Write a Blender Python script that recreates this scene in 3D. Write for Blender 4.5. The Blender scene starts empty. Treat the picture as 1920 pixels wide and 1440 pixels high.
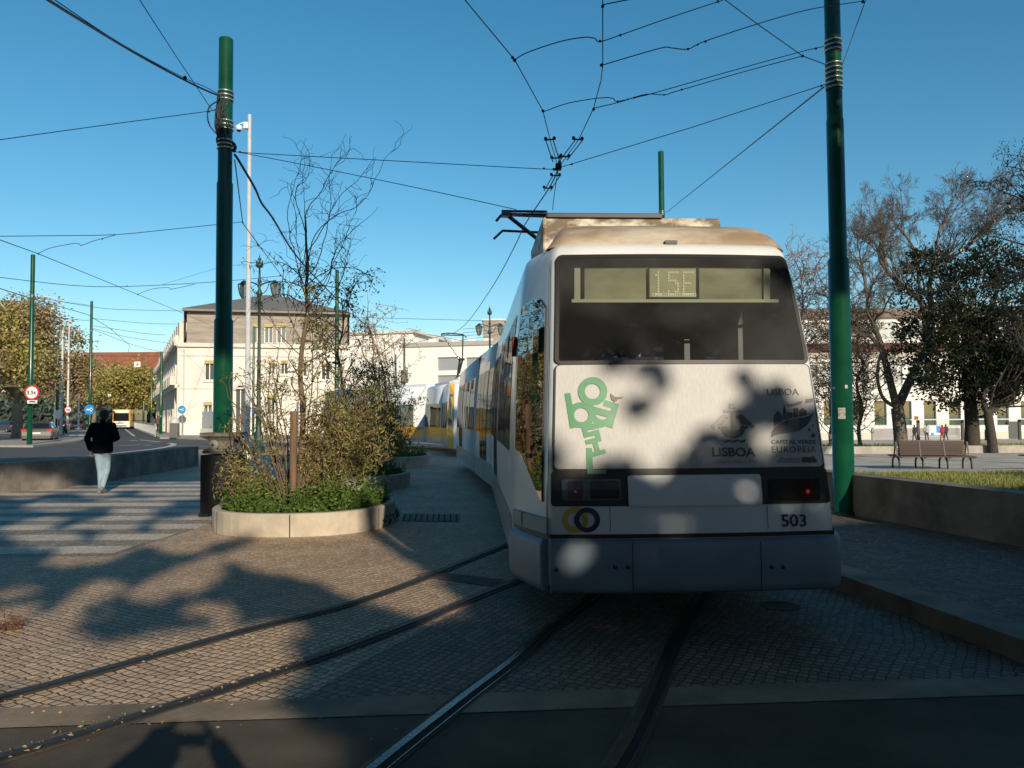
import bpy, math, random
from mathutils import Vector, Matrix, noise as mnoise
from mathutils.geometry import tessellate_polygon
R = math.radians
sc = bpy.context.scene
COL = sc.collection
V = Vector

# ------------------------------------------------------------------ camera
FPX = 1440.0; CX = 960.0; CY = 720.0
PITCH = R(2.386); ROLL = R(-0.4); CAMH = 1.6
cam_d = bpy.data.cameras.new("camera"); cam = bpy.data.objects.new("camera", cam_d); COL.objects.link(cam)
cam_d.sensor_width = 36; cam_d.lens = 27; cam_d.clip_start = 0.05; cam_d.clip_end = 4000
CM = Matrix.Rotation(R(90)+PITCH, 3, 'X') @ Matrix.Rotation(ROLL, 3, 'Z')
cam.matrix_world = Matrix.Translation((0, 0, CAMH)) @ CM.to_4x4()
sc.camera = cam
CAMP = V((0, 0, CAMH))
def ray(px, py):
    return (CM @ V(((px-CX)/FPX, (CY-py)/FPX, -1.0)))
def P(px, py, Y):
    r = ray(px, py); return CAMP + r*(Y/r.y)
def G(px, py, z=0.0):
    r = ray(px, py); return CAMP + r*((z-CAMH)/r.z)
def PX(p):
    q = CM.transposed() @ (V(p)-CAMP)
    if q.z >= -1e-4: return None
    return (CX + FPX*q.x/-q.z, CY - FPX*q.y/-q.z)

# ------------------------------------------------------------------ light
SUN_AZ = R(22.0); SUN_EL = R(20.5)
SUN = V((math.sin(SUN_AZ)*math.cos(SUN_EL), -math.cos(SUN_AZ)*math.cos(SUN_EL), math.sin(SUN_EL)))   # towards the sun
w = bpy.data.worlds.new("World"); sc.world = w; w.use_nodes = True
nt = w.node_tree; bgn = nt.nodes['Background']
sky = nt.nodes.new('ShaderNodeTexSky'); sky.sky_type = 'NISHITA'; sky.sun_disc = False
sky.sun_elevation = SUN_EL; sky.sun_rotation = math.pi - SUN_AZ
sky.altitude = 50; sky.air_density = 1.0; sky.dust_density = 0.35; sky.ozone_density = 2.2
hs = nt.nodes.new('ShaderNodeHueSaturation'); hs.inputs['Saturation'].default_value = 1.31; hs.inputs['Hue'].default_value = 0.484
nt.links.new(sky.outputs[0], hs.inputs['Color']); nt.links.new(hs.outputs[0], bgn.inputs['Color'])
bgn.inputs['Strength'].default_value = 0.130
sl = bpy.data.lights.new("sun", 'SUN'); sl.energy = 5.0; sl.angle = R(0.53); sl.color = (1.0, 0.86, 0.67)
so = bpy.data.objects.new("sun", sl); COL.objects.link(so); so.rotation_euler = SUN.to_track_quat('Z', 'Y').to_euler()
so.location = (5, -10, 20)
sc.view_settings.view_transform = 'Standard'; sc.view_settings.look = 'None'; sc.view_settings.exposure = 0

# ------------------------------------------------------------------ materials
def mat(name, col, rough=0.6, metal=0.0, noise=0.0, nscale=5.0, bump=0.0, bscale=40.0, spec=0.5, coat=0.0, col2=None, emit=None, estr=0, stretch=None, trans=0.0, isl=0.0, ramp=(0.35, 0.65)):
    m = bpy.data.materials.new(name); m.use_nodes = True
    n = m.node_tree.nodes; L = m.node_tree.links; b = n['Principled BSDF']
    c = (*col, 1)
    b.inputs['Base Color'].default_value = c; b.inputs['Roughness'].default_value = rough
    b.inputs['Metallic'].default_value = metal; b.inputs['Specular IOR Level'].default_value = spec
    b.inputs['Coat Weight'].default_value = coat; b.inputs['Coat Roughness'].default_value = 0.08
    tc = n.new('ShaderNodeTexCoord'); src = tc.outputs['Object']
    if stretch:
        mp = n.new('ShaderNodeMapping'); mp.inputs['Scale'].default_value = stretch; L.new(src, mp.inputs[0]); src = mp.outputs[0]
    out = None
    if noise > 0 or col2:
        nz = n.new('ShaderNodeTexNoise'); nz.inputs['Scale'].default_value = nscale; nz.inputs['Detail'].default_value = 5
        nz.inputs['Roughness'].default_value = 0.62
        L.new(src, nz.inputs['Vector'])
        rp = n.new('ShaderNodeMapRange'); rp.inputs[1].default_value = ramp[0]; rp.inputs[2].default_value = ramp[1]
        L.new(nz.outputs[0], rp.inputs[0])
        mx = n.new('ShaderNodeMix'); mx.data_type = 'RGBA'
        c2 = col2 if col2 else tuple(x*(1-noise) for x in col)
        mx.inputs['A'].default_value = c; mx.inputs['B'].default_value = (*c2, 1)
        L.new(rp.outputs[0], mx.inputs['Factor']); out = mx.outputs['Result']
    if isl > 0:
        ge = n.new('ShaderNodeNewGeometry'); h = n.new('ShaderNodeHueSaturation')
        mr = n.new('ShaderNodeMapRange'); mr.inputs[3].default_value = 1-isl; mr.inputs[4].default_value = 1+isl
        L.new(ge.outputs['Random Per Island'], mr.inputs[0]); L.new(mr.outputs[0], h.inputs['Value'])
        if out: L.new(out, h.inputs['Color'])
        else: h.inputs['Color'].default_value = c
        out = h.outputs[0]
    if out: L.new(out, b.inputs['Base Color'])
    if bump > 0:
        nb = n.new('ShaderNodeTexNoise'); nb.inputs['Scale'].default_value = bscale; nb.inputs['Detail'].default_value = 4
        L.new(src, nb.inputs['Vector'])
        bm_ = n.new('ShaderNodeBump'); bm_.inputs['Strength'].default_value = bump; bm_.inputs['Distance'].default_value = 0.02
        L.new(nb.outputs[0], bm_.inputs['Height']); L.new(bm_.outputs[0], b.inputs['Normal'])
    if emit:
        b.inputs['Emission Color'].default_value = (*emit, 1); b.inputs['Emission Strength'].default_value = estr
    if trans > 0:
        tl = n.new('ShaderNodeBsdfTranslucent'); ms = n.new('ShaderNodeMixShader'); ms.inputs[0].default_value = trans
        if out: L.new(out, tl.inputs[0])
        else: tl.inputs[0].default_value = c
        L.new(b.outputs[0], ms.inputs[1]); L.new(tl.outputs[0], ms.inputs[2]); L.new(ms.outputs[0], n['Material Output'].inputs[0])
    return m

def cobble(name, cl, cd, scale=10.0, joint=0.35, rot=28, bstr=0.55, rnd=0.5, rough=0.68, jw=0.055, patch=0.30):
    m = bpy.data.materials.new(name); m.use_nodes = True
    n = m.node_tree.nodes; L = m.node_tree.links; b = n['Principled BSDF']
    tc = n.new('ShaderNodeTexCoord'); mp = n.new('ShaderNodeMapping'); mp.inputs['Rotation'].default_value = (0, 0, R(rot))
    L.new(tc.outputs['Object'], mp.inputs[0])
    wn = n.new('ShaderNodeTexNoise'); wn.inputs['Scale'].default_value = 0.35; wn.inputs['Detail'].default_value = 2
    L.new(mp.outputs[0], wn.inputs['Vector'])
    va = n.new('ShaderNodeVectorMath'); va.operation = 'MULTIPLY_ADD'; va.inputs[1].default_value = (.45, .45, 0)
    L.new(wn.outputs['Color'], va.inputs[0]); L.new(mp.outputs[0], va.inputs[2])
    fl = n.new('ShaderNodeVectorMath'); fl.operation = 'MULTIPLY'; fl.inputs[1].default_value = (1, 1, 0); L.new(va.outputs[0], fl.inputs[0])
    ve = n.new('ShaderNodeTexVoronoi'); ve.feature = 'DISTANCE_TO_EDGE'; ve.voronoi_dimensions = '2D'; ve.inputs['Scale'].default_value = scale; ve.inputs['Randomness'].default_value = rnd
    vc = n.new('ShaderNodeTexVoronoi'); vc.feature = 'F1'; vc.voronoi_dimensions = '2D'; vc.inputs['Scale'].default_value = scale; vc.inputs['Randomness'].default_value = rnd
    L.new(fl.outputs[0], ve.inputs['Vector']); L.new(fl.outputs[0], vc.inputs['Vector'])
    mr = n.new('ShaderNodeMapRange'); mr.interpolation_type = 'SMOOTHSTEP'; mr.inputs[1].default_value = 0.01; mr.inputs[2].default_value = jw*2
    L.new(ve.outputs[0], mr.inputs[0])
    sep = n.new('ShaderNodeSeparateColor'); L.new(vc.outputs['Color'], sep.inputs[0])
    mx = n.new('ShaderNodeMix'); mx.data_type = 'RGBA'; mx.inputs['A'].default_value = (*cd, 1); mx.inputs['B'].default_value = (*cl, 1)
    L.new(sep.outputs[0], mx.inputs['Factor'])
    # stains
    st = n.new('ShaderNodeTexNoise'); st.inputs['Scale'].default_value = 0.9; st.inputs['Detail'].default_value = 6; st.inputs['Roughness'].default_value = 0.65
    L.new(tc.outputs['Object'], st.inputs['Vector'])
    sr = n.new('ShaderNodeMapRange'); sr.inputs[1].default_value = 0.35; sr.inputs[2].default_value = 0.7; sr.inputs[3].default_value = 1.0; sr.inputs[4].default_value = 1-patch
    L.new(st.outputs[0], sr.inputs[0])
    h = n.new('ShaderNodeHueSaturation'); L.new(mx.outputs['Result'], h.inputs['Color']); L.new(sr.outputs[0], h.inputs['Value'])
    j = n.new('ShaderNodeMix'); j.data_type = 'RGBA'; j.inputs['A'].default_value = (*[c*joint for c in cd], 1)
    L.new(mr.outputs[0], j.inputs['Factor']); L.new(h.outputs[0], j.inputs['B']); L.new(j.outputs['Result'], b.inputs['Base Color'])
    b.inputs['Roughness'].default_value = rough
    fn = n.new('ShaderNodeTexNoise'); fn.inputs['Scale'].default_value = 45; fn.inputs['Detail'].default_value = 3; L.new(tc.outputs['Object'], fn.inputs['Vector'])
    ma = n.new('ShaderNodeMath'); ma.operation = 'MULTIPLY_ADD'; ma.inputs[1].default_value = 0.35
    ms2 = n.new('ShaderNodeMath'); ms2.operation = 'MULTIPLY_ADD'; ms2.inputs[1].default_value = 0.45
    L.new(sep.outputs[1], ms2.inputs[0]); L.new(mr.outputs[0], ms2.inputs[2])
    L.new(fn.outputs[0], ma.inputs[0]); L.new(ms2.outputs[0], ma.inputs[2])
    bp = n.new('ShaderNodeBump'); bp.inputs['Strength'].default_value = bstr; bp.inputs['Distance'].default_value = 0.02
    L.new(ma.outputs[0], bp.inputs['Height']); L.new(bp.outputs[0], b.inputs['Normal'])
    return m

def glassmat(name, tint, gloss=0.25, ior=1.5, rough=0.02, diffuse=None, dfac=0.0, see=0.0, seecol=(0.3, 0.3, 0.3), wav=0.0, dnoise=2.5, const=None, ntilt=None):
    """dark glass: fresnel reflection over a dark body, optionally see-through and dusty"""
    m = bpy.data.materials.new(name); m.use_nodes = True
    n = m.node_tree.nodes; L = m.node_tree.links; n.remove(n['Principled BSDF'])
    o = n['Material Output']
    base = n.new('ShaderNodeBsdfDiffuse'); base.inputs[0].default_value = (*tint, 1); cur = base.outputs[0]
    tc = n.new('ShaderNodeTexCoord')
    if see > 0:
        tr = n.new('ShaderNodeBsdfTransparent'); tr.inputs[0].default_value = (*seecol, 1)
        mx = n.new('ShaderNodeMixShader'); mx.inputs[0].default_value = see; L.new(cur, mx.inputs[1]); L.new(tr.outputs[0], mx.inputs[2]); cur = mx.outputs[0]
    if dfac > 0:
        d = n.new('ShaderNodeBsdfDiffuse'); d.inputs[0].default_value = (*diffuse, 1)
        nz = n.new('ShaderNodeTexNoise'); nz.inputs['Scale'].default_value = dnoise; nz.inputs['Detail'].default_value = 4; L.new(tc.outputs['Object'], nz.inputs['Vector'])
        mr = n.new('ShaderNodeMapRange'); mr.inputs[1].default_value = .38; mr.inputs[2].default_value = .68; mr.inputs[3].default_value = dfac*0.25; mr.inputs[4].default_value = dfac
        L.new(nz.outputs[0], mr.inputs[0])
        mx = n.new('ShaderNodeMixShader'); L.new(mr.outputs[0], mx.inputs[0]); L.new(cur, mx.inputs[1]); L.new(d.outputs[0], mx.inputs[2]); cur = mx.outputs[0]
    g = n.new('ShaderNodeBsdfGlossy'); g.inputs['Roughness'].default_value = rough
    fr = n.new('ShaderNodeFresnel'); fr.inputs[0].default_value = ior
    ad = n.new('ShaderNodeMath'); ad.operation = 'ADD'; ad.inputs[1].default_value = gloss; ad.use_clamp = True; L.new(fr.outputs[0], ad.inputs[0])
    if wav > 0:
        nb = n.new('ShaderNodeTexNoise'); nb.inputs['Scale'].default_value = 1.7; L.new(tc.outputs['Object'], nb.inputs['Vector'])
        bm_ = n.new('ShaderNodeBump'); bm_.inputs['Strength'].default_value = wav; bm_.inputs['Distance'].default_value = .05; L.new(nb.outputs[0], bm_.inputs['Height']); L.new(bm_.outputs[0], g.inputs['Normal'])
    if ntilt:      # slight pane curvature
        ge = n.new('ShaderNodeNewGeometry'); va = n.new('ShaderNodeVectorMath'); va.operation = 'ADD'; va.inputs[1].default_value = ntilt
        vn = n.new('ShaderNodeVectorMath'); vn.operation = 'NORMALIZE'; L.new(ge.outputs['Normal'], va.inputs[0]); L.new(va.outputs[0], vn.inputs[0]); L.new(vn.outputs[0], g.inputs['Normal'])
    mx = n.new('ShaderNodeMixShader'); L.new(cur, mx.inputs[1]); L.new(g.outputs[0], mx.inputs[2])
    if const is None: L.new(ad.outputs[0], mx.inputs[0])
    else: mx.inputs[0].default_value = const
    L.new(mx.outputs[0], o.inputs[0])
    return m

M = {}
M['cobble'] = cobble('cobble_basalt', (.74, .535, .355), (.48, .345, .23), 15.5, .16, rnd=.34, jw=.07)
M['cobble_shade'] = cobble('cobble_basalt_shaded', (.27, .215, .165), (.14, .115, .09), 15.5, .2, rnd=.34, jw=.07)  # darkened copy of the plaza cobbles, shade put into the colour
M['cobble_light'] = cobble('cobble_limestone', (.74, .66, .54), (.56, .49, .40), 14, .4, rot=10)
M['cobble_dark'] = cobble('cobble_dark', (.40, .33, .26), (.24, .20, .155), 14, .35, rot=10)
M['cobble_walk'] = cobble('cobble_pavement', (.20, .175, .15), (.10, .085, .07), 15, .2, rot=-12, rnd=.7)
M['asphalt'] = mat('asphalt', (.105, .085, .062), .85, noise=.6, nscale=1.1, bump=.5, bscale=160)
M['asphalt_far'] = mat('asphalt_road', (.085, .085, .088), .8, noise=.3, nscale=.4, bump=.2, bscale=60)
M['band'] = mat('concrete_band', (.30, .24, .17), .8, noise=.5, nscale=2.0, bump=.3, bscale=90)
M['concrete'] = mat('concrete', (.42, .38, .32), .8, noise=.3, nscale=2.2, bump=.25, bscale=60)
M['concrete_dk'] = mat('concrete_weathered', (.24, .215, .18), .85, noise=.6, nscale=1.6, bump=.35, bscale=50)
M['limestone'] = mat('planter_stone', (.52, .46, .37), .7, noise=.25, nscale=3.5, bump=.15, bscale=70)
M['paving'] = mat('paving_slabs', (.55, .49, .40), .8, noise=.35, nscale=.8, bump=.3, bscale=20)
M['white_line'] = mat('road_paint', (.62, .60, .55), .7, noise=.3, nscale=6)
M['rail'] = mat('rail_steel', (.13, .125, .12), .26, metal=.9, noise=.35, nscale=9, bump=.15, bscale=60)
M['rail_dull'] = mat('rail_steel_dull', (.06, .055, .05), .55, metal=.5, noise=.4, nscale=9, bump=.15, bscale=60)
M['groove'] = mat('rail_groove_dirt', (.018, .016, .014), .95)
M['railbed'] = mat('rail_bedding', (.13, .105, .08), .9, noise=.4, nscale=4, bump=.4, bscale=90)
M['grate'] = mat('grate_iron', (.24, .20, .165), .8, noise=.4, nscale=6)
M['soil'] = mat('soil', (.07, .05, .03), .95, noise=.4, nscale=8, bump=.6, bscale=30)
M['green'] = mat('green_pole_paint', (.006, .075, .028), .3, noise=.45, nscale=1.6, coat=.06, spec=.45)
M['steel'] = mat('galvanised_steel', (.55, .55, .54), .35, metal=.85)
M['mast'] = mat('mast_grey_paint', (.55, .55, .55), .45, noise=.12, nscale=3)
M['black'] = mat('black_rubber', (.012, .012, .013), .5)
M['wire'] = mat('wire_dark', (.016, .018, .024), .55)
M['blackbox'] = mat('black_painted_metal', (.012, .013, .017), .45, noise=.3, nscale=3)
M['white'] = mat('white_paint', (.78, .77, .74), .35)
M['bark'] = mat('bark_brown', (.17, .12, .08), .9, noise=.45, nscale=9, bump=.8, bscale=25, stretch=(1, 1, .25))
M['bark_lt'] = mat('bark_olive', (.22, .185, .11), .85, noise=.4, nscale=6, bump=.5, bscale=18)
M['bark_dk'] = mat('bark_dark', (.06, .048, .036), .9, noise=.4, nscale=5, bump=.5, bscale=16)
M['twig'] = mat('twig_grey', (.11, .085, .06), .8)
M['twig_red'] = mat('twig_reddish', (.25, .16, .115), .8)
M['stake'] = mat('stake_wood', (.23, .135, .08), .8, noise=.4, nscale=5, bump=.6, bscale=30, stretch=(4, 4, .4))
M['leaf_olive'] = mat('leaf_willow', (.27, .30, .075), .5, col2=(.27, .18, .075), nscale=2.6, trans=.3, isl=.6)
M['leaf_dark'] = mat('leaf_magnolia', (.016, .026, .010), .32, col2=(.05, .03, .018), nscale=.9, trans=.12, isl=.5, ramp=(.5, .72))
M['leaf_plane'] = mat('leaf_plane_tree', (.36, .31, .14), .6, col2=(.36, .24, .12), nscale=.22, trans=.35, isl=.45)
M['leaf_plane2'] = mat('leaf_plane_tree_olive', (.31, .29, .08), .6, col2=(.44, .34, .10), nscale=.2, trans=.35, isl=.45)
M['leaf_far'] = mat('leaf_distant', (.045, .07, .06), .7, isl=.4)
M['weed'] = mat('weed_green', (.075, .17, .022), .55, col2=(.14, .2, .04), nscale=5, trans=.35, isl=.4)
M['grass'] = mat('grass_blades', (.22, .27, .055), .6, col2=(.33, .31, .11), nscale=1.5, trans=.35, isl=.45)
M['drygrass'] = mat('dry_weed', (.18, .09, .05), .8, isl=.4)
M['turf'] = mat('turf_soil', (.10, .12, .03), .9, noise=.4, nscale=3, bump=.5, bscale=20)

# ------------------------------------------------------------------ mesh building
ROOTM = {}
def mw(o):
    return ROOTM.get(o.name, Matrix.Identity(4)) if o else Matrix.Identity(4)
def tag(o, label=None, cat=None, group=None, kind=None):
    if label: o['label'] = label
    if cat: o['category'] = cat
    if group: o['group'] = group
    if kind: o['kind'] = kind
    return o
def empty(name, loc, label, cat, group=None, rz=0.0):
    o = bpy.data.objects.new(name, None); COL.objects.link(o); o.location = loc; o.rotation_euler = (0, 0, rz)
    o.empty_display_size = .3
    ROOTM[o.name] = Matrix.Translation(loc) @ Matrix.Rotation(rz, 4, 'Z')
    return tag(o, label, cat, group)
def copy_tree(o, parent=None):
    c = o.copy(); COL.objects.link(c); c.parent = parent
    for ch in [x for x in COL.objects if x.parent == o]: copy_tree(ch, c)
    return c

class MB:
    def __init__(s): s.v = []; s.f = []; s.m = []; s.sm = []; s.cur = 0
    def add(s, vs, fs, smooth=False):
        o = len(s.v); s.v += [tuple(x) for x in vs]
        for f in fs: s.f.append(tuple(i+o for i in f)); s.m.append(s.cur); s.sm.append(smooth)
    def quad(s, a, b, c, d, smooth=False): s.add([a, b, c, d], [(0, 1, 2, 3)], smooth)
    def tri(s, a, b, c): s.add([a, b, c], [(0, 1, 2)])
    def box(s, c, d, rz=0.0, X=None):
        x, y, z = d[0]/2, d[1]/2, d[2]/2
        vs = [V((i*x, j*y, k*z)) for k in (-1, 1) for j in (-1, 1) for i in (-1, 1)]
        rm = X if X is not None else Matrix.Rotation(rz, 3, 'Z')
        vs = [rm @ q + V(c) for q in vs]
        s.add(vs, [(0, 2, 3, 1), (4, 5, 7, 6), (0, 1, 5, 4), (2, 6, 7, 3), (0, 4, 6, 2), (1, 3, 7, 5)])
    def bar(s, a, b, wd, ht):
        a = V(a); b = V(b); d = (b-a); L = d.length; X = d.to_track_quat('X', 'Z').to_matrix()
        s.box((a+b)/2, (L, wd, ht), X=X)
    def tube(s, pts, r, n=6, caps=True, smooth=True, rads=None):
        pts = [V(p) for p in pts]; N = len(pts)
        if N < 2: return
        rr = rads if rads else [r]*N
        vs = []; up = None
        for i, p in enumerate(pts):
            t = (pts[min(i+1, N-1)]-pts[max(i-1, 0)])
            if t.length < 1e-9: t = V((0, 0, 1))
            t.normalize()
            if up is None:
                up = t.cross(V((0, 0, 1)))
                if up.length < .05: up = t.cross(V((1, 0, 0)))
            up = up - t*up.dot(t)
            if up.length < 1e-5: up = t.orthogonal()
            up.normalize(); w_ = t.cross(up)
            for k in range(n):
                a = 2*math.pi*k/n; vs.append(p + (up*math.cos(a)+w_*math.sin(a))*rr[i])
        fs = []
        for i in range(N-1):
            for k in range(n):
                k2 = (k+1) % n; fs.append((i*n+k, i*n+k2, (i+1)*n+k2, (i+1)*n+k))
        o = len(s.v); s.add(vs, fs, smooth)
        if caps and n > 2:
            s.add(vs[:n][::-1], [tuple(range(n))]); s.add(vs[-n:], [tuple(range(n))])
    def lathe(s, prof, n=20, M4=None, smooth=True, caps=True):
        M4 = M4 or Matrix.Identity(4); vs = []
        for (r, z) in prof:
            for k in range(n):
                a = 2*math.pi*k/n; vs.append(M4 @ V((r*math.cos(a), r*math.sin(a), z)))
        fs = []
        for i in range(len(prof)-1):
            for k in range(n):
                k2 = (k+1) % n; fs.append((i*n+k, i*n+k2, (i+1)*n+k2, (i+1)*n+k))
        s.add(vs, fs, smooth)
        if caps:
            s.add(vs[:n][::-1], [tuple(range(n))]); s.add(vs[-n:], [tuple(range(n))])
    def cap(s, p0, p1, r0, r1, n=12, flat=None):
        """tapered capsule"""
        p0 = V(p0); p1 = V(p1); d = p1-p0; L = max(d.length, 1e-6); q = d.to_track_quat('Z', 'Y').to_matrix().to_4x4()
        prof = []
        for i in range(5): a = math.pi/2*i/4; prof.append((max(r0*math.sin(a), 1e-4), -r0*math.cos(a)))
        for i in range(5): a = math.pi/2*i/4; prof.append((max(r1*math.cos(a), 1e-4), L+r1*math.sin(a)))
        S = Matrix.Diagonal((flat[0], flat[1], 1, 1)) if flat else Matrix.Identity(4)
        s.lathe(prof, n, Matrix.Translation(p0) @ q @ S)
    def ell(s, c, r, n=16, X=None):
        prof = [(max(math.sin(math.pi*i/10), 1e-4), -math.cos(math.pi*i/10)) for i in range(11)]
        X = X.to_4x4() if X is not None else Matrix.Identity(4)
        s.lathe(prof, n, Matrix.Translation(c) @ X @ Matrix.Diagonal((r[0], r[1], r[2], 1)))
    def poly(s, pts, smooth=False):
        s.add(pts, [tuple(range(len(pts)))], smooth)
    def poly2(s, outer, holes, fn):
        loops = [[V((x, y, 0)) for x, y in outer]]+[[V((x, y, 0)) for x, y in h] for h in holes]
        tr = tessellate_polygon(loops); flat = [q for l in loops for q in l]
        s.add([fn(q.x, q.y) for q in flat], [tuple(t) for t in tr])
    def ext(s, pts, h, up=V((0, 0, 1))):
        """extrude a closed outline of 3D points by h*up"""
        n = len(pts); a = [V(p) for p in pts]; b = [p+up*h for p in a]
        s.add(a+b, [tuple(range(n))[::-1], tuple(range(n, 2*n))]+[(i, (i+1) % n, (i+1) % n+n, i+n) for i in range(n)])
    def merge(s, o, X=None):
        off = len(s.v); s.v += [tuple(X @ V(q)) for q in o.v] if X else list(o.v)
        s.f += [tuple(i+off for i in f) for f in o.f]; s.m += [s.cur]*len(o.f); s.sm += o.sm
    def build(s, name, mats, parent=None, local=False, bevel=0.0, X=None):
        if not isinstance(mats, (list, tuple)): mats = [mats]
        me = bpy.data.meshes.new(name)
        I = None
        if parent is not None and not local: I = mw(parent).inverted()
        if X is not None: I = (I @ X) if I is not None else X
        vs = [tuple(I @ V(q)) for q in s.v] if I is not None else s.v
        me.from_pydata(vs, [], s.f)
        for m_ in mats: me.materials.append(m_)
        me.polygons.foreach_set('material_index', s.m); me.polygons.foreach_set('use_smooth', s.sm)
        me.update()
        o = bpy.data.objects.new(name, me); COL.objects.link(o)
        if parent is not None:
            o.parent = parent; ROOTM[o.name] = mw(parent)
        if bevel > 0:
            bv = o.modifiers.new('bevel', 'BEVEL'); bv.width = bevel; bv.segments = 2; bv.limit_method = 'ANGLE'; bv.angle_limit = R(40)
        return o
def remesh(o, vox, smooth=4):
    """fuse overlapping closed pieces of a mesh into one continuous surface"""
    md = o.modifiers.new('r', 'REMESH'); md.mode = 'VOXEL'; md.voxel_size = vox; md.use_smooth_shade = True
    sm = o.modifiers.new('s', 'SMOOTH'); sm.iterations = smooth; sm.factor = .5
    dg = bpy.context.evaluated_depsgraph_get(); dg.update()
    me = bpy.data.meshes.new_from_object(o.evaluated_get(dg)); old = o.data
    o.modifiers.clear(); o.data = me; me.name = old.name
    return o

def text2d(s, bold=0.0, spacing=1.0):
    cu = bpy.data.curves.new('t', 'FONT'); cu.body = s; cu.size = 1.0; cu.offset = bold; cu.resolution_u = 4; cu.space_character = spacing
    o = bpy.data.objects.new('t', cu); COL.objects.link(o)
    dg = bpy.context.evaluated_depsgraph_get(); dg.update()
    me = bpy.data.meshes.new_from_object(o.evaluated_get(dg))
    vs = [(q.co.x, q.co.y) for q in me.vertices]; fs = [tuple(p.vertices) for p in me.polygons]
    bpy.data.objects.remove(o); bpy.data.meshes.remove(me); bpy.data.curves.remove(cu)
    x0 = min(q[0] for q in vs); x1 = max(q[0] for q in vs); y0 = min(q[1] for q in vs); y1 = max(q[1] for q in vs)
    return [((x-x0)/(x1-x0), (y-y0)/(y1-y0)) for x, y in vs], fs
def ring2(cx, cy, r, n=28, ry=None):
    ry = ry or r
    return [(cx+r*math.cos(2*math.pi*i/n), cy+ry*math.sin(2*math.pi*i/n)) for i in range(n)]
def lerp(a, b, t): return a+(b-a)*t
def interp(xs, ys, x):
    if x <= xs[0]: return ys[0]
    for i in range(len(xs)-1):
        if x <= xs[i+1]:
            t = (x-xs[i])/(xs[i+1]-xs[i]); return lerp(ys[i], ys[i+1], t)
    return ys[-1]
def spline(pts, n=6):
    """catmull-rom through points"""
    pts = [V(p) for p in pts]; out = []
    for i in range(len(pts)-1):
        p0 = pts[max(i-1, 0)]; p1 = pts[i]; p2 = pts[i+1]; p3 = pts[min(i+2, len(pts)-1)]
        for k in range(n):
            t = k/n; out.append(.5*((2*p1)+(p2-p0)*t+(2*p0-5*p1+4*p2-p3)*t*t+(3*p1-p0-3*p2+p3)*t*t*t))
    out.append(pts[-1]); return out
# ------------------------------------------------------------------ ground and setting
def sheet(name, pts, m, z=None, kind='structure', label=None, cat=None):
    b = MB(); pp = [V(p) if z is None else V((p[0], p[1], z)) for p in pts]
    tr = tessellate_polygon([pp])
    b.add(pp, [tuple(t) for t in tr])
    o = b.build(name, m)
    for p in o.data.polygons:
        if p.normal.z < 0: p.flip()
    if kind: o['kind'] = kind
    return o
def strip(name, centre, w0, w1, z, m):
    """flat ribbon following a line of 2D points, from -w0 (left) to w1 (right)"""
    b = MB(); n = len(centre); L_ = []; R_ = []
    for i, p in enumerate(centre):
        t = V(centre[min(i+1, n-1)][:2])-V(centre[max(i-1, 0)][:2]); t.normalize(); nn = V((t.y, -t.x))
        q = V(p[:2]); a = q-nn*w0; c = q+nn*w1
        L_.append((a.x, a.y, z)); R_.append((c.x, c.y, z))
    for i in range(n-1): b.quad(L_[i], R_[i], R_[i+1], L_[i+1])
    return b

g = MB(); g.add([(-1500, -900, -3.2), (1500, -900, -3.2), (1500, 2500, -3.2), (-1500, 2500, -3.2)], [(0, 1, 2, 3)])
tag(g.build('ground', M['concrete_dk']), kind='structure')

# line between asphalt and the band at the foot of the photo
bandL = [G(0, 1366), G(525, 1347), G(860, 1340), G(1920, 1303)]
d_ = (bandL[-1]-bandL[0]).normalized()
A0 = bandL[0]-d_*12; A1 = bandL[-1]+d_*12
nrm = V((-d_.y, d_.x, 0))
B0 = A0+nrm*.285; B1 = A1+nrm*.285
sheet('asphalt_street', [A0, A1, A1-nrm*30, A0-nrm*30], M['asphalt'], 0.0)
sheet('concrete_band', [A0, B0, B1, A1], M['band'], 0.004)
# plaza cobbles (left and middle)
kerbline = [G(1920, 1245), G(1565, 1105)]
kd = (kerbline[1]-kerbline[0]).normalized()
K0 = kerbline[0]-kd*.45; K1 = kerbline[1]+kd*9
sheet('cobbled_plaza', [B0, B1, (B1.x+1, 8, 0), (7, 24, 0), (14, 60, 0), (30, 230, 0), (-260, 230, 0), (-260, 8, 0)], M['cobble'], -0.001)
# right hand platform
Wp = [G(1920, 1027, .15), G(1600, 966, .15)]
wd = (Wp[1]-Wp[0]).normalized()
W_pts = [Wp[0]+V((1.9, -4.2, 0)), Wp[0]+V((.75, -2.2, 0)), Wp[0], Wp[1], Wp[1]+wd*2+V((-.05, 0, 0)), Wp[1]+wd*8+V((-.5, 0, 0))]
KP = [K0+V((1.6, -1.2, 0)), K0, kerbline[0], kerbline[1], kerbline[1]+kd*2+V((-.08, 0, 0)), K1+V((-.9, 0, 0))]
KP[0] = K0+V((.5, -.42, 0))
kin = []
for i, p in enumerate(KP):
    t = (KP[min(i+1, len(KP)-1)]-KP[max(i-1, 0)]).normalized(); kin.append(p+V((t.y, -t.x, 0))*.30)
b = MB()
for i in range(len(KP)-1):
    a, c = KP[i], KP[i+1]; ai, ci = kin[i], kin[i+1]
    u = V((0, 0, 1))
    b.quad(a+u*-.05, c+u*-.05, c+u*.15, a+u*.15); b.quad(a+u*.15, c+u*.15, ci+u*.155, ai+u*.155); b.quad(ai+u*.155, ci+u*.155, ci, ai)
b.quad(KP[0], KP[0]+V((0, 0, .15)), kin[0]+V((0, 0, .155)), kin[0])
o = b.build('kerb', M['concrete_dk'], bevel=.015); tag(o, kind='structure')
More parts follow.
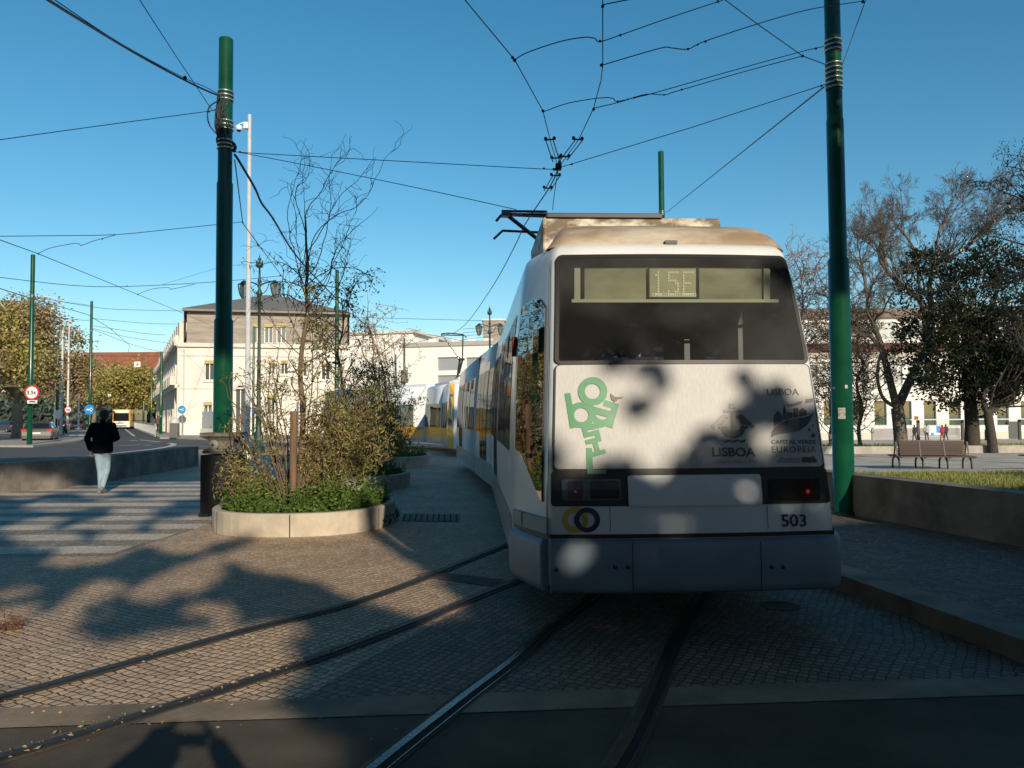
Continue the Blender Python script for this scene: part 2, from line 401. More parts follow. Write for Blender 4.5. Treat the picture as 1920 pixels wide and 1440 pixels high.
sheet('pavement', [(p.x, p.y) for p in kin]+[(p.x+.25, p.y) for p in W_pts[::-1]]+[(W_pts[0].x+6, W_pts[0].y-.4), (kin[0].x+8, kin[0].y-.6)], M['cobble_walk'], .150)

# retaining wall on the right
def wallmesh(pts, th, z0, z1, cap=0.0, side=1):
    b = MB(); n = len(pts); inn = []
    for i, p in enumerate(pts):
        t = (V(pts[min(i+1, n-1)])-V(pts[max(i-1, 0)])).normalized(); inn.append(V(p)+V((t.y, -t.x, 0))*th*side)
    for i in range(n-1):
        a, c, ai, ci = V(pts[i]), V(pts[i+1]), inn[i], inn[i+1]
        h0 = V((0, 0, z0)); h1 = V((0, 0, z1))
        a, c, ai, ci = [V((q.x, q.y, 0)) for q in (a, c, ai, ci)]
        b.quad(a+h0, c+h0, c+h1, a+h1); b.quad(a+h1, c+h1, ci+h1, ai+h1); b.quad(ai+h1, ci+h1, ci+h0, ai+h0)
    for i, j in ((0, 0), (n-1, n-1)):
        a = V((pts[i].x, pts[i].y, 0)); ai = V((inn[i].x, inn[i].y, 0)); b.quad(a+h0, ai+h0, ai+h1, a+h1)
    return b
b = wallmesh(W_pts, .34, .1, .725)
tag(b.build('retaining_wall', M['concrete_dk'], bevel=.012), 'long low concrete retaining wall holding the grass strip behind the right platform', 'wall')

# sloping ground on the right
def zr(Y): return interp([0, 9, 12, 18, 25, 42, 60, 90, 110, 400], [.70, .70, .62, .13, -.2, -.45, -.9, -1.55, -2.1, -2.4], Y)
def xw(Y):   # wall line x
    return interp([W_pts[0].y, W_pts[1].y, W_pts[2].y, W_pts[3].y, W_pts[5].y], [W_pts[0].x, W_pts[1].x, W_pts[2].x, W_pts[3].x, W_pts[5].x], Y)
def terr(name, Ys, x0, x1, m, dz=0.0, nx=10):
    b = MB(); rows = []
    for Y in Ys:
        a = x0(Y); c = x1(Y); rows.append([(lerp(a, c, i/nx), Y, zr(Y)+dz) for i in range(nx+1)])
    for i in range(len(rows)-1):
        for k in range(nx): b.quad(rows[i][k], rows[i][k+1], rows[i+1][k+1], rows[i+1][k])
    return tag(b.build(name, m), kind='structure')
xl = lambda Y: xw(Y)+.30 if Y < 18.9 else 8.5+(Y-18.9)*.35
xr = lambda Y: 60+Y*1.2
YS1 = [W_pts[0].y, 6, 8, 9, 10.5, 12, 14, 16, 18.6]
terr('turf_bank', YS1, xl, xr, M['turf'])
terr('park_path', [18.6, 22, 25, 32, 38.5], lambda Y: 8.5, xr, M['paving'])
terr('park_lawn', [38.5, 42, 48, 54], lambda Y: 12, xr, M['turf'], .12)
terr('street_right', [54, 60, 75, 90, 110, 150], lambda Y: 16, lambda Y: 250, M['paving'])
b = MB()
for k in range(12):
    Yk = 19.5+k*1.6
    pass
# kerb wall in front of the lawn
b = MB(); b.box((40, 38.4, -.28), (66, .35, .50)); tag(b.build('lawn_edging_wall', M['concrete'], bevel=.02), 'low pale stone edging wall between the park path and the lawn with trees', 'wall')

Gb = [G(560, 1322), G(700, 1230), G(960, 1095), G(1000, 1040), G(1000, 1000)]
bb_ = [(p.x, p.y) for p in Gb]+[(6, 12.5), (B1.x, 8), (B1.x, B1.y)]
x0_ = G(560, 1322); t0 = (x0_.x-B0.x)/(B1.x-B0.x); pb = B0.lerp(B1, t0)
sheet('shaded_cobbles', [(pb.x, pb.y+.004)]+bb_[1:], M['cobble_shade'], .0018)  # darker sheet around the near rails, foreground shade painted as stone colour
sheet('crosswalk_ground', [(-14.2, 10.0), (-12, 9.6), (-8.4, 9.15), (-6, 9.0), (-4.7, 9.05), (-4.45, 14), (-4.8, 19.6), (-10.6, 20.3), (-11, 16.5), (-14.5, 16.5)], M['cobble_dark'], .0016)
# ---- zebra crossing of light stone bands
for k in range(11):
    y0 = 9.2+k*.98; y1 = y0+.52
    bow = lambda x, y: y+.012*(x+6)**2*.6
    xs = [-14, -12, -10, -8.5, -7, -6, -5.2, -4.75+.08*k]
    xs = [x for x in xs if True]
    if y0 > 16.2: xs = [-10.8+(.0*k), -9, -7.5, -6.2, -5.0]
    bb = MB()
    for i in range(len(xs)-1):
        a, c = xs[i], xs[i+1]; bb.quad((a, bow(a, y0), .004), (c, bow(c, y0), .004), (c, bow(c, y1), .004), (a, bow(a, y1), .004))
    tag(bb.build('crosswalk_stripe', M['cobble_light']), kind='structure')

# ---- rails
def track(pix, nm, label, shiny=False):
    pts = [G(x, y) for x, y in pix]; sp = spline([(p.x, p.y, 0) for p in pts], 10)
    r = empty(nm, (0, 0, 0), label, 'rail')
    strip('b', sp, .055, .095, .005, None).build('bedding', M['railbed'], r)
    g1 = strip('b', sp, -.018, .07, .0075, None); g1.build('groove', M['groove'], r)
    h = MB()
    for (a, c) in ((.024, .020), (-.068, .076)):
        st = strip('b', sp, a, c, .010, None); h.merge(st)
        for e in (-a, c):
            s2 = strip('b', sp, -e, e, .010, None)
            n2 = len(sp)
            # side skirts
            for i in range(n2-1):
                p = s2.v[4*i]; q = s2.v[4*i+3]; h.quad(p, q, (q[0], q[1], .002), (p[0], p[1], .002))
    h.build('rail_head', M['rail'] if shiny else M['rail_dull'], r)
    return sp
trk1 = track([(-420, 1405), (0, 1308), (430, 1190), (700, 1118), (935, 1027), (1050, 985)], 'tram_rail', 'far rail of the side track, curving from the left edge past the planter')
trk2 = track([(-420, 1530), (0, 1420), (500, 1265), (740, 1180), (950, 1096), (1080, 1050)], 'tram_rail', 'near rail of the side track with crumbs along its groove, crossing the concrete band')
trk3 = track([(600, 1530), (700, 1440), (865, 1310), (960, 1238), (1045, 1165), (1130, 1100), (1190, 1040), (1215, 985)], 'tram_rail', 'shiny blue lit rail rising from the bottom edge to the left underside of the tram', True)
trk4 = track([(1060, 1530), (1150, 1435), (1215, 1310), (1262, 1200), (1310, 1120), (1350, 1050), (1360, 985)], 'tram_rail', 'dark rail running under the middle of the white tram, right of the shiny one')
# grates
def grate(pix, name, label, nb=14):
    q = [G(x, y) for x, y in pix]; r = empty(name, q[0], label, 'drain grate')
    b = MB(); b.poly([p+V((0, 0, .006)) for p in q]); b.build('frame', M['grate'], r)
    s = MB()
    for i in range(nb):
        t0 = (i+.3)/nb; t1 = (i+.52)/nb
        a = q[0].lerp(q[1], t0); c = q[0].lerp(q[1], t1); d = q[3].lerp(q[2], t1); e = q[3].lerp(q[2], t0)
        u = V((0, 0, .011)); s.quad(a+u, c+u, d+u, e+u)
    s.build('slot', M['groove'], r)
grate([(775, 1080), (920, 1100), (945, 1088), (810, 1072)], 'drain_grate', 'slotted drain grate across the side track beside the tram', 26)
grate([(752, 977), (862, 979), (862, 965), (756, 964)], 'drain_grate', 'small slotted drain cover in the shaded cobbles right of the near planter', 10)
def manhole(px, py, r):
    c = G(px, py); b = MB(); b.lathe([(r, 0), (r, .008), (r*.9, .008), (r*.88, .005), (.01, .005)], 24, Matrix.Translation(c)); return b.build('manhole_cover', M['railbed'])
tag(manhole(1463, 1137, .16), 'round iron cover in the cobbles under the right rear of the tram', 'manhole cover')

# ---- left road
RD = V((-.449, .893, 0))  # heading of the street
rn = V((RD.y, -RD.x, 0))
sheet('road', [G(-300, 905), G(0, 872), G(180, 856), G(300, 846), G(400, 842), G(520, 838), G(620, 836), G(620, 828), G(480, 826), G(400, 824), G(320, 822), G(290, 818), G(243, 799.5), G(222, 799.5), G(205, 807), G(170, 811), G(100, 812), G(-300, 818)], M['asphalt_far'], .004)
def flatpatch(name, pix, m, z=.12, h=None):
    pts = [G(x, y) for x, y in pix]
    b = MB(); b.ext([V((p.x, p.y, -.02)) for p in pts], z+.02); o = b.build(name, m); 
    return tag(o, kind='structure')
flatpatch('pavement', [(300, 823), (330, 823), (400, 826), (480, 829), (600, 831), (640, 826), (640, 818), (345, 817.5), (302, 810), (247, 798), (243, 799)], M['concrete'])
flatpatch('traffic_island', [(-60, 838), (62, 839), (150, 829), (162, 823), (120, 820), (100, 822), (-60, 829)], M['concrete'], .12)
flatpatch('traffic_island', [(100, 817), (160, 818), (165, 812), (196, 804.5), (190, 804), (140, 808)], M['concrete'], .12)
for nm, pts, wd_ in (('lane_line', [(-60, 880), (52, 868), (208, 851), (285, 842.5), (318, 837), (326, 833), (316, 831)], .16), ('lane_line', [(326, 836), (380, 837), (430, 838)], .1),
                     ('lane_line', [(252, 818), (243, 811), (236, 806), (231, 803)], .12), ('lane_line', [(300, 829), (282, 827), (262, 825)], .12), ('lane_line', [(225, 836), (262, 834)], .12), ('lane_line', [(270, 835), (284, 835.5)], .12), ('lane_line', [(243, 826), (258, 827)], .12)):
    p3 = spline([(G(x, y).x, G(x, y).y, 0) for x, y in pts], 8)
    tag(strip('b', p3, wd_, wd_, .010, None).build(nm, M['white_line']), kind='structure')
# bench-height wall behind the walker
BW = [G(-330, 968), G(0, 926), G(175, 907), G(372, 873)]
BW = [V((p.x, p.y, 0)) for p in BW]
BWs = spline(BW, 5)
b = wallmesh(BWs, .55, -.02, .65, side=-1)
tag(b.build('bench_wall', M['concrete_dk'], bevel=.02), 'long curved bench height concrete wall along the street behind the walking man', 'wall')
# ------------------------------------------------------------------ the white tram
M['tram_white'] = mat('tram_white_paint', (.73, .77, .80), .34, noise=.14, nscale=1.1, coat=.35, stretch=(1, 1, .4))
M['tram_panel'] = mat('tram_brushed_panel', (.56, .56, .56), .6, noise=.12, nscale=3, stretch=(30, 30, .7), spec=.25)
M['tram_grey'] = mat('tram_bumper_grey', (.19, .26, .325), .5, noise=.2, nscale=2, bump=.05, bscale=30)
M['tram_skirt'] = mat('tram_side_paint', (.34, .345, .36), .28, noise=.25, nscale=1.5, coat=.4)
M['tram_dirty'] = mat('tram_roof_dirt', (.58, .54, .46), .6, col2=(.27, .20, .13), nscale=1.25, stretch=(.55, 1, 1.3), ramp=(.38, .56))
M['tram_dirty2'] = mat('tram_roof_box_dirt', (.62, .58, .47), .6, col2=(.13, .09, .05), nscale=2.6, stretch=(1, 1, 1.8), ramp=(.42, .58))
M['screen'] = glassmat('rear_window_glass', (.006, .007, .008), gloss=.0, rough=.03, diffuse=(.30, .31, .32), dfac=.15, see=.95, seecol=(.80, .84, .80), dnoise=1.2)
M['sideglass'] = glassmat('side_window_glass', (.010, .008, .007), gloss=.0, rough=.01, const=.42, ntilt=(-.03, .13, -.13))
M['sideglass2'] = glassmat('side_window_brown', (.035, .022, .015), const=.30, gloss=.0, rough=.03, wav=.1, diffuse=(.1, .08, .06), dfac=.3)
M['interior'] = mat('tram_interior_dark', (.016, .018, .018), .8)
M['board'] = mat('display_board', (.36, .34, .22), .6, noise=.6, nscale=1.9, stretch=(.5, 1, 1))
M['ledpanel'] = mat('display_glass', (.38, .37, .24), .4, noise=.2, nscale=4)
M['led'] = mat('display_dots', (.72, .70, .48), .5)
M['dark_txt'] = mat('decal_charcoal', (.035, .035, .038), .4)
M['brown_txt'] = mat('decal_brown', (.085, .07, .055), .4)
M['navy'] = mat('decal_navy', (.012, .014, .055), .4)
M['yellow_d'] = mat('decal_yellow', (.55, .42, .045), .4)
M['olive_d'] = mat('decal_olive', (.32, .30, .05), .4)
M['green_d'] = mat('decal_green', (.065, .27, .125), .4, noise=.12, nscale=8)
M['lamp_dark'] = mat('lamp_lens_smoked', (.03, .028, .028), .15, coat=.6)
M['lamp_grey'] = mat('lamp_lens_grey', (.12, .10, .09), .2, coat=.5)
M['lamp_red'] = mat('lamp_lens_red', (.06, .010, .013), .2, coat=.6)
M['lamp_on'] = mat('lamp_lit_red', (.55, .03, .06), .3, emit=(1, .03, .07), estr=.15)
M['yellow'] = mat('tram_yellow', (.68, .34, .012), .3, noise=.12, nscale=1.2, coat=.4)

TLOC = V((1.330, 5.66, 0)); TH = R(3.0)
tram = empty('tram', TLOC, 'white articulated tram numbered 503 seen from behind with a large dusty rear window', 'tram', rz=TH)
TM = mw(tram)
ZL = [.30, .71, .95, 1.19, 2.01, 2.50, 2.88, 2.96, 3.01, 3.04]
YL = [.05, .05, .07, .11, .26, .40, .55, .60, .68, .95]
WF = [1.06, 1.06, 1.055, 1.045, 1.005, .98, .955, .935, .89, .78]
WC = [1.28, 1.28, 1.28, 1.28, 1.25, 1.20, 1.155, 1.13, 1.10, .96]
CH = .64; BOW = .055
def hermite(xs, ys, x):
    x = max(xs[0], min(xs[-1], x)); i = 0
    while i < len(xs)-2 and x > xs[i+1]: i += 1
    sl = [(ys[k+1]-ys[k])/(xs[k+1]-xs[k]) for k in range(len(xs)-1)]
    tg = [sl[0]]+[0 if sl[k-1]*sl[k] <= 0 else 2*sl[k-1]*sl[k]/(sl[k-1]+sl[k]) for k in range(1, len(xs)-1)]+[sl[-1]]
    h = xs[i+1]-xs[i]; t = (x-xs[i])/h
    return (2*t**3-3*t*t+1)*ys[i]+(t**3-2*t*t+t)*h*tg[i]+(-2*t**3+3*t*t)*ys[i+1]+(t**3-t*t)*h*tg[i+1]
yl = lambda z: hermite(ZL, YL, z)
wf = lambda z: hermite(ZL, WF, z)
wc = lambda z: hermite(ZL, WC, z)
def F(x, z, off=0.0):
    k = wf(z); return V((x, yl(z)-BOW*(1-(x/k)**2)-off, z))
def Cside(t, z, off=0.0, sgn=-1):
    """chamfer: t=0 at face corner, 1 at the side"""
    k0, k1 = wf(z), wc(z); y0, y1 = yl(z), yl(z)+CH
    x = lerp(k0, k1, t); y = lerp(y0, y1, t); bulge = .010*4*t*(1-t)
    nx, ny = CH, -(k1-k0); l = math.hypot(nx, ny); nx /= l; ny /= l
    return V((sgn*(x+nx*(off+bulge)), y+ny*(off+bulge), z))
ICM = TM.inverted() @ Matrix.Translation(CAMP)
def facepix(px, py, off=.0):
    o = TM.inverted() @ CAMP; d = (TM.to_3x3().inverted() @ ray(px, py))
    y = .1
    for _ in range(25):
        t = (y-o.y)/d.y; p = o+d*t; y = yl(p.z)-BOW*(1-(p.x/wf(p.z))**2)-off
    return p.x, p.z
def zpix(px, py): return facepix(px, py)[1]
# --- body shell
def body_rows():
    zs = [.36, .55, .71, .83, .95, 1.07, 1.19, 1.4, 1.6, 1.8, 2.01, 2.13, 2.26, 2.38, 2.5, 2.63, 2.76, 2.88, 2.92, 2.96, 2.985, 3.01, 3.025, 3.04]
    return zs
FX = [-1, -.965, -.8, -.6, -.4, -.2, 0, .2, .4, .6, .8, .965, 1]
def body_cols(z, back):
    k = wf(z); out = []
    s_ = []
    s_.append((-wc(z), back)); s_.append((-wc(z), yl(z)+CH+.25)); s_.append((-wc(z), yl(z)+CH+.06))
    for t in (.93, .8, .6, .4, .2): q = Cside(t, z); s_.append((q.x, q.y))
    q = Cside(.10, z); s_.append((q.x, q.y))
    c0 = Cside(.04, z); f0 = F(-k*.985, z); s_.append(((c0.x*2+f0.x)/3, (c0.y*2+f0.y)/3+.004))
    for fx in FX[1:-1]: q = F(fx*k, z); s_.append((q.x, q.y))
    m = [(-x, y) for x, y in s_[:10]][::-1]
    return s_+m
SEC1 = 8.1
zs = body_rows(); cols = [body_cols(z, SEC1) for z in zs]; nc = len(cols[0])
b = MB(); vs = []
for z, c in zip(zs, cols): vs += [(x, y, z) for x, y in c]
fs = []
iL = 10; iR = nc-11     # screen columns
for i in range(len(zs)-1):
    for k in range(nc-1):
        if 2.01 <= zs[i] < 2.875 and iL <= k < iR: continue
        fs.append((i*nc+k, i*nc+k+1, (i+1)*nc+k+1, (i+1)*nc+k))
top = (len(zs)-1)*nc
fs.append(tuple(range(top, top+nc))); fs.append(tuple(range(nc))[::-1])
b.add(vs, fs, True)
body = b.build('body', M['tram_white'], tram, local=True)
for p in body.data.polygons:
    if abs(p.normal.z) > .98: p.use_smooth = False
# --- rear window
def patch(x0f, x1f, z0, z1, off, nx=12, nz=6, corner=0.0, cn=5):
    """panel on the rear face with rounded corners, x given as fraction functions or values"""
    b = MB(); fx0 = x0f if callable(x0f) else (lambda z: x0f); fx1 = x1f if callable(x1f) else (lambda z: x1f)
    zz = []
    if corner > 0:
        for i in range(cn+1): zz.append(z0+corner*(1-math.cos(math.pi/2*i/cn)))
        for i in range(1, nz): zz.append(lerp(z0+corner, z1-corner, i/nz))
        for i in range(cn+1): zz.append(z1-corner*(1-math.cos(math.pi/2*(cn-i)/cn)))
    else: zz = [lerp(z0, z1, i/nz) for i in range(nz+1)]
    rows = []
    for z in zz:
        ins = 0
        if corner > 0:
            dz = min(z-z0, z1-z)
            if dz < corner: ins = corner-math.sqrt(max(corner**2-(corner-dz)**2, 0))
        a = fx0(z)+ins; c = fx1(z)-ins
        rows.append([F(lerp(a, c, k/nx), z, off) for k in range(nx+1)])
    for i in range(len(rows)-1):
        for k in range(nx): b.quad(rows[i][k], rows[i][k+1], rows[i+1][k+1], rows[i+1][k], True)
    return b
def solid(b, d=.012):
    """give a patch a rim going inwards"""
    return b
wl = lambda z: -.965*wf(z)-.012
wr = lambda z: .965*wf(z)+.012
fr = patch(lambda z: -.97*wf(z)-.02, lambda z: .97*wf(z)+.02, 1.985, 2.90, .004, corner=.05)
rw = patch(wl, wr, 2.0, 2.885, .010, nz=10, corner=.045)
scr = rw.build('rear_window', M['screen'], tram, local=True)
# rubber gasket: border only
gb = MB()
def border(z0, z1, wo, th, off, corner):
    pts = []
    def outl(ins):
        o = []
        a0 = z0+ins; a1 = z1-ins; c = max(corner-ins, .01)
        for (sx, sz, st) in ((1, 1, 0), (-1, 1, 1), (-1, -1, 2), (1, -1, 3)):
            for i in range(6):
                an = math.pi/2*(st+i/5); z = (a1-c if sz > 0 else a0+c)+c*math.sin(an)
                x = sx*(wo(z)-ins-c)+c*math.cos(an); o.append((x, z))
        return o
    A = outl(0); B = outl(th); n = len(A)
    def dens(o):
        r = []
        for i in range(n):
            x0, z0_ = o[i]; x1, z1_ = o[(i+1) % n]; m = 12 if math.hypot(x1-x0, z1_-z0_) > .25 else 1
            for k in range(m): r.append(F(lerp(x0, x1, k/m), lerp(z0_, z1_, k/m), off))
        return r
    A = dens(A); B = dens(B); n = len(A)
    for i in range(n): gb.quad(A[i], A[(i+1) % n], B[(i+1) % n], B[i])
border(1.988, 2.897, lambda z: .97*wf(z)+.016, .03, .014, .05)
gb.build('gasket', M['black'], scr, local=True)
# interior box with display
b = MB(); k = .95
for (a, c, d, e) in (((-k, .35), (k, .35), None, None),): pass
zb, zt = 1.95, 2.92
pf = [(-.97, .33, zb), (.97, .33, zb), (.97, 2.6, zb), (-.97, 2.6, zb)]
b.quad(*[V(p) for p in pf])                                   # shelf
b.quad((-.86, .66, zt), (.86, .66, zt), (.90, 2.6, zt), (-.90, 2.6, zt))
b.quad((-.97, 2.6, zb), (.97, 2.6, zb), (.97, 2.6, zt), (-.97, 2.6, zt))
b.quad((-.965, .36, zb), (-.965, 2.6, zb), (-.88, 2.6, zt), (-.88, .64, zt)); b.quad((.965, .36, zb), (.965, 2.6, zb), (.88, 2.6, zt), (.88, .64, zt))
ins = b.build('cab_interior', M['interior'], tram, local=True)
# display board just behind the glass
def inpix(px, py, dep):   # point inside on a plane parallel to the glass, dep behind it
    x, z = facepix(px, py, -dep); return F(x, z, -dep)
db = MB(); DEP = .16
def inner_rect(mb, x0, y0, x1, y1, dep, nx=8):
    for i in range(nx):
        a = lerp(x0, x1, i/nx); c = lerp(x0, x1, (i+1)/nx)
        mb.quad(inpix(a, y1, dep), inpix(c, y1, dep), inpix(c, y0, dep), inpix(a, y0, dep))
inner_rect(db, 1096, 501, 1428, 562, DEP)
disp = db.build('display_board', M['board'], tram, local=True)
db = MB(); inner_rect(db, 1218, 504, 1306, 558, DEP-.02, 2); ledp = db.build('display_screen', M['ledpanel'], disp, local=True)
db = MB(); inner_rect(db, 1305, 502, 1311, 561, DEP-.022, 1); inner_rect(db, 1214, 502, 1218, 561, DEP-.022, 1); inner_rect(db, 1216, 557, 1308, 561, DEP-.023, 1); db.build('screen_frame', M['interior'], disp, local=True)
db = MB(); inner_rect(db, 1072, 561, 1460, 567, DEP-.03, 8)
for x0, x1 in ((1077, 1088), (1432, 1444)): inner_rect(db, x0, 502, x1, 561, DEP-.01, 1)
db.build('display_bracket', mat('bracket_grey', (.33, .34, .25), .6), disp, local=True)
# dot matrix 15E
font5 = {'1': ["00100", "01100", "00100", "00100", "00100", "00100", "00100", "00100", "01110"], '5': ["11111", "10000", "10000", "11110", "00011", "00001", "00001", "10011", "11110"], 'E': ["11111", "10000", "10000", "10000", "11110", "10000", "10000", "10000", "11111"]}
db = MB()
for ci, (chh, x0) in enumerate((('1', 1224), ('5', 1252), ('E', 1280))):
    for r_, row in enumerate(font5[chh]):
        for c_, bit in enumerate(row):
            if bit == '1':
                x = x0+c_*4.3; y = 509+r_*5.1; inner_rect(db, x, y, x+3.3, y+3.9, DEP-.024, 1)
for r_ in range(2):
    for c_ in range(20):
        y = 549.5+r_*4; inner_rect(db, 1223+c_*4.2, y, 1225.6+c_*4.2, y+2.6, DEP-.024, 1)
db.build('destination_number', M['led'], ledp, local=True)
# cab furniture glimpsed inside
hrm = mat('handrail_grey', (.12, .12, .12), .4)
for c_, d_3 in (((.70, .95, 2.25), (.04, .04, .6)), ((.30, 1.2, 2.1), (.05, .05, .35))): db = MB(); db.box(c_, d_3); db.build('handrail', hrm, ins, local=True)
db = MB(); db.poly([(.10, 2.2, 2.05), (.62, 2.2, 2.05), (.62, 2.2, 2.42), (.34, 2.2, 2.33), (.10, 2.2, 2.22)]); db.build('bulkhead_window', mat('bulkhead_pane', (.10, .115, .13), .3), ins, local=True)

# --- panels of the rear face
pan = patch(lambda z: -.965*wf(z)-.01, lambda z: .965*wf(z)+.012, 1.205, 1.985, .010, nx=14, nz=8, corner=.035).build('rear_panel', M['tram_panel'], tram, local=True)
b = patch(lambda z: -.975*wf(z)-.012, lambda z: .975*wf(z)+.014, 1.175, 1.99, .005, nx=14, nz=8, corner=.04)
b.build('panel_seal', M['black'], pan, local=True)
gl = lambda z: wf(z)
b = patch(lambda z: -.985*wf(z)-.01, lambda z: .985*wf(z)+.012, .935, 1.195, .006, nx=14, nz=3, corner=.03); lampbar = b.build('lamp_recess', M['black'], tram, local=True)
x0, _ = facepix(1177, 918); x1, _ = facepix(1427, 918)
z0 = facepix(1300, 948)[1]; z1 = facepix(1300, 890)[1]
patch(x0, x1, z0, z1, .016, nx=8, nz=2, corner=.022).build('number_plate_panel', mat('plate_panel_white', (.73, .78, .82), .35, noise=.08, nscale=4, coat=.4), tram, local=True)
for side, (a, c, parts) in enumerate((((1054, 1166), None, [(1064, 1092, 'red'), (1092, 1104, 'grey'), (1106, 1160, 'dark')]), ((1440, 1537), None, [(1444, 1484, 'dark'), (1486, 1496, 'grey'), (1498, 1524, 'red')]))):
    pass
def taillight(xa, xb, parts, lit):
    za = facepix((xa+xb)/2, 938)[1]; zb_ = facepix((xa+xb)/2, 898)[1]
    X0 = facepix(xa, 918)[0]; X1 = facepix(xb, 918)[0]
    t = patch(X0, X1, za, zb_, .016, nx=4, nz=2, corner=.02).build('tail_light', M['lamp_grey'] if lit == 'l' else M['lamp_dark'], tram, local=True)
    for (p, q, kind) in parts:
        Xa = facepix(p, 918)[0]; Xb = facepix(q, 918)[0]
        patch(Xa, Xb, za+.012, zb_-.012, .020, nx=2, nz=2, corner=.008).build('lens', {'red': M['lamp_red'], 'dark': M['lamp_dark']}[kind], t, local=True)
        if kind == 'red':
            xm = (Xa+Xb)/2; zm = lerp(za, zb_, .42); r_ = .016 if lit == 'r' else .009
            bb = MB(); bb.poly([F(xm+r_*math.cos(a*math.pi/6), zm+r_*math.sin(a*math.pi/6), .024) for a in range(12)]); bb.build('lit_bulb', M['lamp_on'], t, local=True)
taillight(1053, 1164, [(1064, 1092, 'red'), (1106, 1160, 'dark')], 'l')
taillight(1441, 1536, [(1446, 1486, 'dark'), (1498, 1526, 'red')], 'r')

# --- decals
def decal(name, fn, m, parent=None, off=.015, local=True):
    b = MB(); fn(b, lambda px, py, o=off: (lambda q: F(q[0], q[1], o))(facepix(px, py)))
    o = b.build(name, m, parent or pan, local=True); return o
def dtext(name, s, x0, y0, x1, y1, m, parent, off=.015, bold=0.0, slant=0.0, spacing=1.0, y0b=None, y1b=None):
    """text spanning pixel box of the photo measured at its corners, laid out in the panel's own x and z"""
    a = facepix(x0, y1); c = facepix(x1, (y1b if y1b is not None else y1)); t = facepix(x0, y0)
    uv, fs = text2d(s, bold, spacing); h = t[1]-a[1]; b = MB()
    b.add([F(a[0]+(c[0]-a[0])*u+slant*v*h, a[1]+(c[1]-a[1])*u+h*v, off) for u, v in uv], fs)
    return b.build(name, m, parent, local=True)
C2 = lambda cx, cy: (1020+cx*160/1097, 690+cy*210/1440)     # measured on an enlarged view of the left logo
C3 = lambda cx, cy: (1310+cx*250/1920, 710+cy*170/1306)
def polys(name, conv, m, parent, plist, off=.015):
    b = MB()
    for e in plist:
        outer, holes = (e[0], e[1:]) if isinstance(e[0][0], (list, tuple)) else (e, [])
        cv = lambda l: [facepix(*conv(*p)) for p in l]
        b.poly2(cv(outer), [cv(h) for h in holes], lambda x, z: F(x, z, off))
    return b.build(name, m, parent, local=True)
G_ = M['green_d']
polys('lettering', C2, G_, pan, [
    [[(262, 330), (335, 318), (362, 470), (430, 443), (500, 440), (600, 480), (700, 500), (780, 410), (960, 465), (875, 775), (790, 745), (650, 785), (552, 800), (560, 825), (700, 788), (740, 935), (685, 948), (715, 1055), (780, 1040), (792, 1092), (622, 1145), (626, 1305), (796, 1303), (796, 1360), (550, 1362), (541, 1025), (615, 1027), (618, 1077), (650, 1072), (622, 967), (540, 983), (524, 930), (662, 890), (655, 864), (515, 896), (480, 768), (410, 762), (333, 776)],
     ring2(476, 605, 92, 26, 90), [(655, 590), (810, 632), (795, 650), (750, 665), (710, 655), (675, 630)]]], .016)
polys('lettering', C2, G_, pan, [[ring2(621, 300, 188, 40, 183), ring2(620, 301, 100, 28, 97)]], .0172)
for g_ in ([(610, 488), (700, 470), (762, 435), (748, 490), (855, 522), (848, 557)], [(598, 720), (622, 695), (638, 714)]): polys('lettering_gap', C2, M['tram_panel'], pan, [g_], .0190)
polys('bird_mark', C2, M['brown_txt'], pan, [[(850, 325), (905, 372), (1018, 374), (995, 390), (955, 396), (925, 425), (903, 430), (897, 447), (893, 430), (862, 405), (852, 370)]], .017)
polys('ship_emblem', C3, M['brown_txt'], pan, [
    [(428, 358), (524, 358), (500, 382), (530, 430), (432, 430)], [(345, 450), (595, 450), (595, 484), (345, 484)], [(458, 484), (490, 484), (522, 745), (458, 745)],
    [(165, 685), (320, 525), (350, 514), (390, 525), (420, 570), (370, 578), (368, 620), (340, 655), (245, 668), (215, 726)],
    [(802, 688), (630, 525), (598, 514), (555, 530), (525, 570), (575, 574), (590, 620), (620, 655), (725, 675), (755, 728)]])
polys('ship_emblem', C3, M['dark_txt'], pan, [
    [(275, 683), (385, 683), (430, 735), (490, 748), (560, 735), (600, 683), (698, 683), (698, 718), (665, 725), (630, 800), (560, 848), (490, 860), (400, 840), (340, 780), (315, 720), (280, 718)],
    [(332, 875), (370, 895), (400, 875), (440, 873), (480, 892), (520, 880), (550, 873), (590, 893), (630, 880), (675, 873), (660, 910), (610, 922), (560, 900), (520, 918), (480, 918), (430, 900), (390, 922), (350, 910)]])
dtext('lettering', 'LISBOA', 1335, 838.5, 1416, 856, M['dark_txt'], pan, bold=.028)
dtext('lettering', 'CÂMARA MUNICIPAL', 1336, 861, 1416.5, 868, M['brown_txt'], pan, spacing=1.5)
dtext('lettering', 'LISBOA', 1437.5, 728.5, 1497, 741, M['brown_txt'], pan, bold=.0, y1b=741)
dtext('lettering', 'CAPITAL VERDE', 1445.5, 824.5, 1528.5, 832, M['dark_txt'], pan, bold=.022, spacing=1.1)
dtext('lettering', 'EUROPEIA', 1446.5, 836.5, 1529, 848, M['dark_txt'], pan, spacing=1.25)
dtext('lettering', 'Uma iniciativa da', 1461, 857, 1499, 862, M['dark_txt'], pan)
dtext('lettering', 'Comissão Europeia', 1457, 862.5, 1499, 868.5, M['dark_txt'], pan)
dtext('lettering', 'Vencedor', 1472, 757, 1503, 765, M['dark_txt'], pan, slant=.2, y1b=757)
dtext('lettering', '2020', 1508, 748.5, 1523, 755.5, M['dark_txt'], pan, slant=.2, y1b=753.5)
